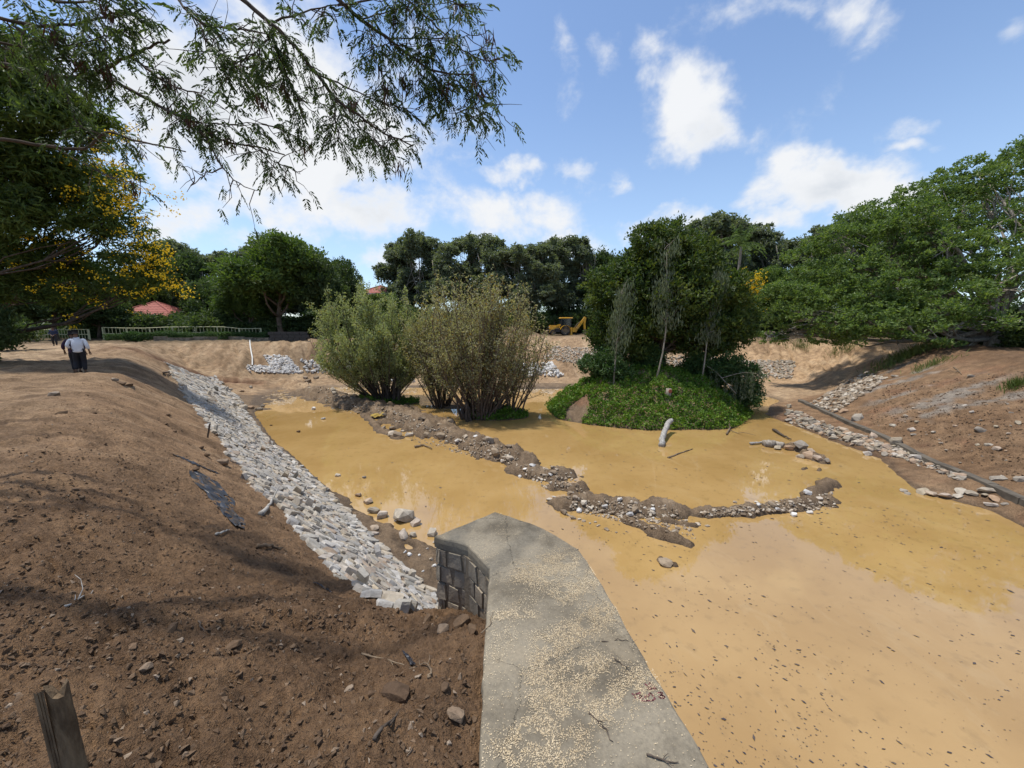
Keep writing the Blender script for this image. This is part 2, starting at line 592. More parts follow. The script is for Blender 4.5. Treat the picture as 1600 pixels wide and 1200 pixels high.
# ------------------------------------------------------------------ lie of the land: break lines (pixel x, pixel y, metres below the eye) or ('w', X, Y, below)
WALL_TOP = 4.0
WALL = [(-.152, 1.48), (-.175, 2.2), (-.188, 2.963), (-.408, 3.296), (-.746, 3.462), (-.47, 3.70), (-.184, 3.956), (.02, 3.82), (.236, 3.68), (.427, 3.476), (.60, 3.25),
        (.652, 3.05), (.704, 2.732), (.75, 2.494), (.79, 2.2), (.836, 1.958), (.884, 1.684), (.925, 1.40), (1.02, .7), (1.18, -.3), (1.4, -1.6), (.2, -1.8), (-.02, -.6), (-.11, .5)]
BREAK = {
    'left_toe': [(335, 599, 5.4), (370, 622, 5.75), (392, 660, 5.95), (417, 693, 6), (460, 727, 6), (493, 760, 6), (560, 828, 5.9), (617, 887, 5.85),
                 ('w', -1.0, 6.67, 5.9), ('w', .3, 5.0, 6.2), ('w', .62, 3.3, 6.4), ('w', .70, 2.2, 6.4), ('w', .85, .6, 6.4), ('w', 1.1, -1.3, 6.4), ('w', 3.5, -2.2, 6.4), ('w', 12, -3.5, 6.3)],
    'left_pitch_top': [(260, 573, 3.0), (303, 640, 3.7), (350, 700, 3.8), (383, 747, 3.8), (430, 793, 3.75), (490, 850, 3.6), (517, 893, 3.3), (593, 937, 2.8), (650, 954, 2.62)],
    'wall_line': [('w', .1, -1.2, 2.0), ('w', 0, .4, 2.05), ('w', -.13, 1.48, 2.06), ('w', -.165, 2.3, 2.1), ('w', -.17, 2.56, 2.18), ('w', -.18, 2.963, 2.5), ('w', -.40, 3.3, 2.68), ('w', -.62, 3.42, 2.76), ('w', -.76, 3.50, 2.95)],
    'left_crest': [(212, 545, 1.75), (190, 570, 1.8), (165, 600, 1.82), (130, 660, 1.75), (100, 760, 1.7), ('w', -3.2, 2.2, 1.72), ('w', -1.2, .9, 1.82), ('w', -.4, -.6, 1.85)],
    'far_left_crest': [(235, 535, 1.75), (300, 533, 1.7), (400, 533, 1.7), (480, 534, 1.75), (560, 530, 1.6), (700, 527, 1.4), (800, 524, 1.25), (860, 526, 1.38), (930, 528, 1.42), (1050, 528, 1.42), (1150, 528, 1.42),
                       (1270, 529, 1.42), (1390, 531, 1.5), ('w', 41, 37, 1.65), ('w', 34, 32.5, 1.8), ('w', 28.4, 22.5, 1.8), ('w', 25, 12, 1.75), ('w', 22, 2, 1.75), ('w', 20, -9, 1.75)],
    'far_toe': [(335, 596, 5.2), (400, 588, 5.2), (480, 588, 5.5), (640, 591, 5.65), (840, 591, 5.7), (1000, 592, 5.7), (1150, 594, 5.7), (1240, 596, 5.65), ('w', 28.6, 37, 5.5), ('w', 25.8, 31.5, 5.5),
                (1250, 627, 5.5), (1330, 664, 5.5), (1400, 690, 5.5), (1480, 726, 5.5), (1540, 752, 5.5), (1595, 778, 5.5), ('w', 14.6, 5, 5.5), ('w', 13, -3, 5.5)],
    'shore': [(385, 642, 6.0), (402, 618, 6.0), (440, 604, 6.0), (530, 604, 6.0), (640, 606, 6.0), (760, 608, 6.0), (850, 608, 6.0), (1000, 610, 6.0), (1150, 640, 6.0), (1200, 648, 5.99), (1245, 664, 5.97), (1300, 682, 5.97), (1370, 706, 5.98), (1440, 728, 6.0),
              (1500, 752, 6.0), (1560, 788, 6.0), (1620, 822, 6.0), ('w', 12.6, 5, 6.0)],
}
EXTRA = [('w', -12, 3, 1.72), ('w', -20, 7, 1.75), ('w', -26, 16, 1.75), ('w', -34, 26, 1.75), ('w', -45, 38, 1.7), ('w', -60, 60, 1.6), ('w', -30, 58, 1.6), ('w', 0, 64, 1.3), ('w', 20, 64, 1.35), ('w', 45, 60, 1.35),
         ('w', 55, 40, 1.6), ('w', 45, 25, 1.6), ('w', 40, 5, 1.6), ('w', 30, -14, 1.6), ('w', 10, -12, 1.6), ('w', -4, -7, 1.65), ('w', -12, -8, 1.65), ('w', -30, -6, 1.65), ('w', 4, -5.5, 1.7), ('w', 14, -7, 1.7),
         ('w', -160, -60, 1.6), ('w', 160, -60, 1.6), ('w', 170, 150, 1.0), ('w', -170, 150, 1.0), ('w', 0, 170, 0.8), ('w', 0, -70, 1.6), ('w', -160, 40, 1.6), ('w', 160, 40, 1.4), ('w', -80, 150, 1.0), ('w', 80, 150, 1.0)]


def P3(e):
    if e[0] == 'w':
        return Vector((e[1], e[2], CAM_H - e[3]))
    return at(e[0], e[1], CAM_H - e[2])


_pts, _edges = [], []
LINES = {}
for nm, ln in BREAK.items():
    ps = [P3(e) for e in ln]
    LINES[nm] = ps
    i0 = len(_pts)
    # subdivide long spans so the triangles stay well shaped
    out_ = []
    for a, b in zip(ps[:-1], ps[1:]):
        k = max(1, int((b - a).length / 4.0))
        out_ += [a.lerp(b, q / k) for q in range(k)]
    out_.append(ps[-1])
    _pts += out_
    _edges += [(i0 + i, i0 + i + 1) for i in range(len(out_) - 1)]
_pts += [P3(e) for e in EXTRA]
for X, Y in [(-12, 24), (-6, 16), (0, 10), (5, 6), (6, 14), (0, 20), (8, 20), (12, 12), (10, 5), (6, 0), (14, 26), (18, 30), (0, 30), (8, 33), (-8, 34), (3, 2)]:
    _pts.append(Vector((X, Y, -0.55)))
_r = delaunay_2d_cdt([p.xy for p in _pts], _edges, [], 0, 1e-5)
_tv = np.array([[v.x, v.y] for v in _r[0]])
_orig = _r[3]
_tz = np.array([_pts[o[0]].z if o else np.nan for o in _orig])
for i in np.where(np.isnan(_tz))[0]:      # crossings of break lines: nearest known height
    dd = np.hypot(*(_tv - _tv[i]).T)
    dd[np.isnan(_tz)] = 1e9
    _tz[i] = _tz[dd.argmin()]
_tf = np.array([f for f in _r[2] if len(f) == 3])


def tin(X, Y):
    z = np.full(X.shape, CAM_H - 1.4)
    order = np.argsort(X)
    xs = X[order]
    for a, b, c in _tf:
        (x1, y1), (x2, y2), (x3, y3) = _tv[a], _tv[b], _tv[c]
        lo, hi = np.searchsorted(xs, [min(x1, x2, x3), max(x1, x2, x3)])
        if lo >= hi:
            continue
        ii = order[lo:hi]
        yy = Y[ii]
        m = (yy >= min(y1, y2, y3)) & (yy <= max(y1, y2, y3))
        ii = ii[m]
        if not len(ii):
            continue
        den = (y2 - y3) * (x1 - x3) + (x3 - x2) * (y1 - y3)
        if abs(den) < 1e-9:
            continue
        l1 = ((y2 - y3) * (X[ii] - x3) + (x3 - x2) * (Y[ii] - y3)) / den
        l2 = ((y3 - y1) * (X[ii] - x3) + (x1 - x3) * (Y[ii] - y3)) / den
        k = (l1 >= -1e-6) & (l2 >= -1e-6) & (l1 + l2 <= 1 + 1e-6)
        z[ii[k]] = (l1 * _tz[a] + l2 * _tz[b] + (1 - l1 - l2) * _tz[c])[k]
    return z


class Grid:
    def __init__(self, x0, x1, y0, y1, s, blur):
        self.x0, self.y0, self.s = x0, y0, s
        xs, ys = np.arange(x0, x1 + s / 2, s), np.arange(y0, y1 + s / 2, s)
        gx, gy = np.meshgrid(xs, ys)
        z = tin(gx.ravel(), gy.ravel()).reshape(gx.shape)
        if blur:
            k = np.exp(-0.5 * (np.arange(-3 * blur, 3 * blur + 1) / blur) ** 2)
            k /= k.sum()
            h = 3 * blur
            zz = np.pad(z, h, mode='edge')
            zz = sum(k[i] * zz[:, i:i + z.shape[1]] for i in range(len(k)))
            zz = sum(k[i] * zz[i:i + z.shape[0], :] for i in range(len(k)))
            z = zz
        self.z = z
        self.nx, self.ny = len(xs), len(ys)

    def __call__(self, X, Y):
        fx = np.clip((X - self.x0) / self.s, 0, self.nx - 1.001)
        fy = np.clip((Y - self.y0) / self.s, 0, self.ny - 1.001)
        i, j = fx.astype(int), fy.astype(int)
        u, v = fx - i, fy - j
        z = self.z
        return (z[j, i] * (1 - u) + z[j, i + 1] * u) * (1 - v) + (z[j + 1, i] * (1 - u) + z[j + 1, i + 1] * u) * v


G_NEAR = Grid(-6, 4, -3, 8, 0.04, 0)
G_MID = Grid(-70, 66, -20, 90, 0.25, 2)
G_FAR = Grid(-170, 170, -70, 170, 2.0, 1)


def dist_poly(X, Y, pts):
    d = np.full(X.shape, 1e9)
    s_at = np.zeros(X.shape)
    s0 = 0.0
    for (ax, ay), (bx, by) in zip(pts[:-1], pts[1:]):
        L = math.hypot(bx - ax, by - ay)
        t = np.clip(((X - ax) * (bx - ax) + (Y - ay) * (by - ay)) / (L * L + 1e-9), 0, 1)
        q = np.hypot(X - ax - t * (bx - ax), Y - ay - t * (by - ay))
        m = q < d
        d[m] = q[m]
        s_at[m] = s0 + t[m] * L
        s0 += L
    return d, s_at / max(s0, 1e-6)


def wpts(ps, z=0.0):
    return [tuple(at(px, py, z).xy) for px, py in ps]


# mud bars standing out of the water: (pixel spine, half width, height)
BARS = [
    (wpts([(452, 600), (500, 618), (560, 634), (620, 648), (680, 672)]), 2.3, 0.58),
    (wpts([(680, 674), (730, 690), (775, 710), (815, 724)]), 1.4, 0.52),
    (wpts([(806, 732), (830, 742), (860, 745), (888, 742)]), 0.95, 0.34),
    (wpts([(868, 762), (905, 764)]), 0.6, 0.26),
    (wpts([(885, 790), (930, 788), (990, 795), (1050, 798)]), 1.0, 0.34),
    (wpts([(985, 815), (1030, 835), (1075, 850)]), 0.55, 0.22),
    (wpts([(1040, 815), (1085, 822)]), 0.33, 0.17),
    (wpts([(1100, 802), (1160, 800), (1220, 794), (1300, 784)]), 0.72, 0.24),
    (wpts([(1265, 778), (1290, 764), (1300, 756)]), 0.62, 0.26),
    (wpts([(1238, 698), (1262, 712), (1288, 722)]), 0.62, 0.26),
    (wpts([(1254, 734), (1260, 732)]), 0.28, 0.12),
    (wpts([(1278, 736), (1282, 733)]), 0.25, 0.10),
    (wpts([(1032, 876), (1056, 884)]), 0.24, 0.15),
    (wpts([(560, 806), (600, 825), (650, 850), (690, 880)]), 0.85, 0.12),
    (wpts([(600, 850), (650, 890), (680, 920)]), 1.3, 0.16),
    (wpts([(520, 770), (545, 785)]), 0.5, 0.06),
    (wpts([(385, 636), (412, 640)]), 0.9, 0.22),
    (wpts([(560, 640), (600, 676), (625, 684)]), 0.8, 0.15),
]
CRACKS = [[tuple(at(px, py, CAM_H - 1.82).xy) for px, py in c] for c in ([(192, 898), (177, 912), (172, 928), (158, 950)], [(166, 958), (162, 985)], [(202, 1088), (196, 1108), (170, 1130), (132, 1136)], [(258, 1135), (253, 1165), (249, 1182), (290, 1164), (335, 1152)], [(5, 882), (30, 862), (62, 842)], [(478, 1200), (498, 1172), (512, 1158)], [(75, 905), (82, 890), (80, 875)], [(300, 1120), (280, 1090), (296, 1075)])]
GAP = at(902, 640, .6).xy
MOUND = (9.6, 27.2, 7.2, 5.5, 3.15)      # island: centre, radii, height
WMOUNDS = [(-9.4, 30.2, 2.6, 1.5, 0.35), (-1.2, 25.4, 2.7, 1.35, 0.6), (-4.5, 28.5, 2.2, 1.0, 0.25)]
TRENCH = [tuple(at(px, py, CAM_H - d).xy) for px, py, d in [(205, 549, 1.8), (240, 560, 2.3), (300, 575, 3.6), (350, 586, 4.6), (395, 594, 5.2)]]
PILE = (0.6, 57.5, 4.2, 2.6, 1.5)       # spoil heap on the far bank


def mound(X, Y, m, p=2.2):
    q = np.hypot((X - m[0]) / m[2], (Y - m[1]) / m[3])
    q = q * (1 + 0.06 * perlin(X * 0.35 + 9, Y * 0.35))
    return m[4] * np.clip(1 - q ** p, -0.4, 1) * (1 + 0.14 * perlin(X * 1.1 + 3, Y * 1.1) + 0.08 * perlin(X * 2.7, Y * 2.7))


def height(X, Y, fine=True):
    X, Y = np.atleast_1d(np.asarray(X, float)), np.atleast_1d(np.asarray(Y, float))
    r = np.hypot(X, Y)
    near = (X > -5.8) & (X < 3.8) & (Y > -2.8) & (Y < 7.8)
    z = np.where((X > -69) & (X < 65) & (Y > -19) & (Y < 89), G_MID(X, Y), G_FAR(X, Y))
    wn = near * (1 - sstep(np.hypot(X - 0.0, Y - 2.0), 2.4, 5.0))
    z = z * (1 - wn) + G_NEAR(X, Y) * wn
    dry = z.copy()
    # slow swells, then runnels and lumps
    far = sstep(r, 2, 20)
    z = z + sstep(Y, 33, 37) * sstep(dry, .3, .9) * (1 - sstep(dry, 4.2, 4.6)) * 0.22 * fbm(X * 1.3 + .3 * Y, Y * 0.5, 5, .6)
    z = z + fbm(X * 0.22, Y * 0.22, 3) * 0.28 * far * sstep(dry, 0.2, 1.2)
    n = X * 0.75 + Y * 0.66
    s = -X * 0.66 + Y * 0.75
    leftb = sstep(-X, -0.2, 1.5) * sstep(dry, 0.4, 1.0)
    run = fbm(s * 1.1 + 3, n * 0.22, 4)
    z = z + leftb * sstep(r, 4, 14) * (0.22 * run + 0.10 * fbm(s * 2.6, n * 0.9, 4, .62))
    z = z + (0.075 * fbm(X * 1.7, Y * 1.7, 4) + 0.03 * np.abs(fbm(X * 5.5, Y * 5.5, 4))) * sstep(r, 1.6, 3.5) * sstep(dry, -0.3, 0.3)
    # rough dumped soil close by, with drying cracks
    nr_ = (r < 16) & (X < 1.5)
    if nr_.any():
        xn, yn = X[nr_], Y[nr_]
        wn_ = (1 - sstep(r[nr_], 9, 16)) * sstep(dry[nr_], 0.6, 1.4)
        warp = 0.25 * perlin(xn * 2.1 + 4, yn * 2.1)
        dz = 0.11 * fbm(xn * 3.2 + warp, yn * 3.2, 6, .66) + 0.04 * np.abs(fbm(xn * 11, yn * 11, 3, .6)) - 0.05 * np.clip(np.abs(perlin(xn * 1.3 + warp, yn * 1.3 + 7)) * -9 + 1, 0, 1) * sstep(perlin(xn * .6, yn * .6), 0, .3)
        for c_ in CRACKS:
            dd, _ = dist_poly(xn, yn + 0.02 * perlin(xn * 12, yn * 12), c_)
            dz = dz - 0.05 * np.exp(-(dd / 0.016) ** 2)
        z[nr_] += dz * wn_
    rb_ = sstep(X, 13, 17) * sstep(38 - Y, 0, 4) * sstep(dry, 0.5, 1.2)
    z = z + rb_ * (0.20 * fbm(X * 0.9, Y * 0.9, 5, .6) + 0.05 * np.abs(fbm(X * 3.5, Y * 3.5, 3)))
    # rain runnels on the far right bank
    fr = sstep(X, 24, 29) * sstep(Y, 30, 36) * sstep(dry, 0.4, 1.2) * (1 - sstep(dry, 4.1, 4.6))
    z = z - fr * 0.35 * np.clip(np.abs(perlin((X - 0.55 * Y) * 0.55 + 0.6 * perlin(X * .3, Y * .3), Y * 0.12)) * -4 + 1, 0, 1)
    fl = sstep(-X, 8, 14) * sstep(Y, 36, 40) * sstep(dry, 0.5, 1.2) * (1 - sstep(dry, 4.0, 4.4))
    z = z - fl * 0.45 * np.clip(np.abs(perlin(X * 0.5 + 0.25 * Y + 0.5 * perlin(X * .3, Y * .4), Y * 0.1)) * -3 + 1, 0, 1)
    # trench of red soil
    d, t = dist_poly(X, Y, TRENCH)
    z = z - 0.45 * np.exp(-(d / 0.5) ** 2) + 0.28 * np.exp(-((d - 1.1) / 0.6) ** 2)
    # spoil heap
    q = np.hypot((X - PILE[0]) / PILE[2], (Y - PILE[1]) / PILE[3])
    z = z + PILE[4] * np.clip(1 - q, 0, 1) * (1 + 0.25 * perlin(X * 0.8, Y * 0.8))
    # bars
    rag = fbm(X * 0.9 + 5, Y * 0.9, 5, 0.55)
    lump = fbm(X * 1.5, Y * 1.5, 5, 0.62)
    for pts, w, h in BARS:
        cx, cy = np.mean([p[0] for p in pts]), np.mean([p[1] for p in pts])
        ext = max(math.hypot(p[0] - cx, p[1] - cy) for p in pts) + w * 2.2
        m = np.hypot(X - cx, Y - cy) < ext
        if not m.any():
            continue
        dd, _ = dist_poly(X[m], Y[m], pts)
        qq = dd / w + rag[m] * 0.55
        b = -0.5 + (h + 0.5) * np.clip(1 - np.clip(qq, 0, 3) ** 1.5, -0.2, 1) + np.where(qq < 1.1, lump[m] * (h * 0.75 + 0.02), 0)
        z[m] = np.maximum(z[m], b)
    for mm, p in [(MOUND, 2.0)] + [(q_, 2.0) for q_ in WMOUNDS]:
        z = np.maximum(z, mound(X, Y, mm, p) - 0.12)
    return z


class HGrid(Grid):
    """the finished ground, kept as a raster for quick look-ups"""
    def __init__(self, x0, x1, y0, y1, s):
        self.x0, self.y0, self.s = x0, y0, s
        xs, ys = np.arange(x0, x1 + s / 2, s), np.arange(y0, y1 + s / 2, s)
        gx, gy = np.meshgrid(xs, ys)
        self.z = height(gx.ravel(), gy.ravel()).reshape(gx.shape)
        self.nx, self.ny = len(xs), len(ys)


H_NEAR = HGrid(-9, 4, -1, 12, 0.05)
H_MID = HGrid(-75, 75, -15, 100, 0.25)


def hq(X, Y):
    z = H_MID(X, Y)
    m = (X > -8.9) & (X < 3.9) & (Y > -0.9) & (Y < 11.9)
    if m.any():
        z[m] = H_NEAR(X[m], Y[m])
    return z


def height1(x, y):
    return float(hq(np.array([float(x)]), np.array([float(y)]))[0])


def hits(pp):
    """where the sight lines of photograph pixels meet the ground or the water"""
    pp = np.asarray(pp, float)
    u, v = pp[:, 0] - 800, pp[:, 1] - 600
    d = np.stack([u, F * CP - v * SP, -(F * SP + v * CP)], -1)
    d /= np.hypot(d[:, 0], d[:, 1])[:, None]
    k = np.arange(len(pp))
    lo, hi = np.full(len(pp), 1.3), np.full(len(pp), 110.0)
    for it in range(2):
        ts = lo[:, None] * (hi / lo)[:, None] ** (np.arange(200) / 199.0)
        X, Y = d[:, 0:1] * ts, d[:, 1:2] * ts
        H = np.maximum(hq(X.ravel(), Y.ravel()).reshape(X.shape), 0.0)
        below = CAM_H + d[:, 2:3] * ts <= H
        i = np.where(below.any(1), below.argmax(1), 199)
        lo, hi = ts[k, np.maximum(i - 1, 0)], ts[k, i]
        hi = np.maximum(hi, lo * 1.0001)
    return np.stack([X[k, i], Y[k, i], H[k, i]], -1)


# colour of the soil itself, by place
def soil_colour(X, Y, Z):
    r = np.hypot(X, Y)
    c = np.zeros((len(X), 4))
    tan = np.array([0.335, 0.228, 0.135])
    buff = np.array([0.44, 0.32, 0.20])
    mid = np.array([0.325, 0.208, 0.119])
    dark = np.array([0.192, 0.116, 0.063])
    red = np.array([0.150, 0.068, 0.038])
    grey = np.array([0.27, 0.245, 0.21])
    mud = np.array([0.205, 0.148, 0.096])

    def put(col, w):
        w = np.clip(w, 0, 1)[:, None]
        c[:, :3] = c[:, :3] * (1 - w) + col * w
    n1 = fbm(X * 0.35, Y * 0.35, 4)
    n2 = fbm(X * 1.3 + 7, Y * 1.3, 4)
    put(tan, np.ones(len(X)))
    put(buff, sstep(n1, -0.15, 0.4) * 0.8)
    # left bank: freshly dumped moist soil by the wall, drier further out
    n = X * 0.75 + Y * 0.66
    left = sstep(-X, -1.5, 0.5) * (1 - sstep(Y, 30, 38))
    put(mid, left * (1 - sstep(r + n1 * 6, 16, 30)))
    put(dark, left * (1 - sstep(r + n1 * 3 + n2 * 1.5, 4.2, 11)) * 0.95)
    put(tan, left * sstep(r, 3.0, 8) * sstep(-n, 1.2, 3.0) * 0.75)
    put(buff, left * sstep(r, 12, 22) * sstep(-n, 4.0, 6.5) * 0.9)
    sl_ = -X * 0.66 + Y * 0.75
    stl = fbm(sl_ * 1.5 + 0.4 * perlin(X * .5, Y * .5), n * 0.32, 5, .62)
    put(np.array([0.165, 0.105, 0.06]), left * sstep(r, 5, 10) * sstep(stl, 0.0, 0.30) * 0.65)
    put(np.array([0.42, 0.30, 0.19]), left * sstep(r, 6, 12) * sstep(-stl, 0.08, 0.35) * 0.5)
    # right bank
    right = sstep(X, 14, 17) * sstep(32.5 - Y + (X - 28) * 0.25, 0, 3)
    put(mid * 0.80, right)
    put(dark * 1.05, right * sstep(n1 + n2 * 0.5, -0.1, 0.35) * 0.8)
    put(np.array([0.235, 0.125, 0.072]), right * sstep(-n1 + n2 * 0.6, 0.1, 0.4) * 0.6)
    streak = fbm((X * 0.35 + Y) * 0.55 + 3, X * 0.08, 4)
    put(grey, right * sstep(streak + n2 * 0.25, 0.10, 0.30) * sstep(Z, 0.9, 1.5) * (1 - sstep(Z, 3.0, 3.8)) * 0.85)
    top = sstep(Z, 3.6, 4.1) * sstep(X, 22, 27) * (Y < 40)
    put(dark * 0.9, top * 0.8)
    # far right, bright slope with dark runnels
    fr = sstep(X, 20, 26) * sstep(Y, 33, 37)
    put(np.array([0.46, 0.315, 0.185]), fr * 0.8)
    # darker clayey corner of the far left bank
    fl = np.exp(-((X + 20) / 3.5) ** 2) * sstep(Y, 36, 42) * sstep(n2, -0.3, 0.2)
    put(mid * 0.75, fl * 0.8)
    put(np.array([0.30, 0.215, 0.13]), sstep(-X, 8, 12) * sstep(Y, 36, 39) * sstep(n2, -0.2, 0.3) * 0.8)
    d, t = dist_poly(X, Y, TRENCH)
    put(red, np.exp(-((d + n2 * 0.5) / 1.0) ** 2) * 1.05)
    # drip and bucket streaks down the far banks
    far_ = sstep(Y, 35, 38) * sstep(Z, 0.2, 0.7) * (1 - sstep(Z, 4.3, 4.6))
    st = fbm(X * 0.9 + 0.5 * perlin(X * .3, Y * .5) + 0.25 * Y, Y * 0.16, 5, .62)
    put(np.array([0.20, 0.128, 0.07]), far_ * sstep(st, 0.02, 0.34) * 0.75)
    put(np.array([0.50, 0.37, 0.235]), far_ * sstep(-st, 0.08, 0.4) * 0.7)
    # beyond the banks: worn earth and leaf litter under the trees
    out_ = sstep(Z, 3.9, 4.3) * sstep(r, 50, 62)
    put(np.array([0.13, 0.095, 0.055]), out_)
    # mud bars and pond bed
    bar = (Z < 1.0) & (r < 40) & (Y > 6) & (X < 14) & (X > -24)
    inpond = sstep(0.95 - Z, 0, 0.2) * bar
    put(np.array([0.20, 0.115, 0.07]), np.exp(-(np.hypot(X - GAP[0], Y - GAP[1]) / 1.3) ** 2))
    put(mud, inpond * 0.95)
    put(np.array([0.31, 0.235, 0.16]), inpond * sstep(n2 + 0.6 * n1, 0.0, 0.35) * sstep(Z, 0.15, 0.4) * 0.8)
    wet = 1 - sstep(Z + 0.04 * n2, 0.02, 0.11)
    c[:, :3] *= (1 - 0.42 * wet)[:, None]
    c[:, 3] = wet
    return np.clip(c, 0, 1)


def build_ground():
    th_d = np.radians(np.linspace(-60, 60, 760))
    th_l = np.radians(np.linspace(-180, -60, 70)[:-1])
    th_r = np.radians(np.linspace(60, 180, 70)[1:-1])
    th = np.concatenate([th_l, th_d, th_r])
    rad = np.concatenate([[0.02, 0.4, 0.8], 1.1 * (62 / 1.1) ** (np.arange(420) / 419.0), 62 * (165 / 62) ** (np.arange(1, 40) / 39.0), [260, 500, 1200]])
    T, RR = np.meshgrid(th, rad)
    X, Y = (RR * np.sin(T)).ravel(), (RR * np.cos(T)).ravel()
    Z = height(X, Y)
    Z[RR.ravel() > 170] = CAM_H - 1.4
    nt, nr = len(th), len(rad)
    i, j = np.meshgrid(np.arange(nr - 1), np.arange(nt), indexing='ij')
    k = (j + 1) % nt
    f = np.stack([i * nt + j, i * nt + k, (i + 1) * nt + k, (i + 1) * nt + j], -1).reshape(-1, 4)
    # leave out what lies deep under the opaque water
    deep = Z[f].max(1) < -0.45
    me = mesh_np('ground', np.c_[X, Y, Z], f[~deep][:, ::-1], MATS['soil'], smooth=True)
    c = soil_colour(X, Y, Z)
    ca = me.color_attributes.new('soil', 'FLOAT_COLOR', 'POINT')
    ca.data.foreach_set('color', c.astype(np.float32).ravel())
    o = link('ground', me)
    tag(o, 'brown and tan soil banks, mud bars and bed of a half-drained pond', None, kind='structure')


build_ground()
MBw = MB()
gx, gy = np.meshgrid(np.linspace(-45, 32, 12), np.linspace(-6, 50, 10))
ii, jj = np.meshgrid(np.arange(9), np.arange(11), indexing='ij')
MBw.add(np.c_[gx.ravel(), gy.ravel(), np.zeros(gx.size)], np.stack([ii * 12 + jj, ii * 12 + jj + 1, (ii + 1) * 12 + jj + 1, (ii + 1) * 12 + jj], -1).reshape(-1, 4))
tag(MBw.build('water', MATS['muddy_water']), 'still ochre muddy pond water with sky reflections', None, kind='structure')
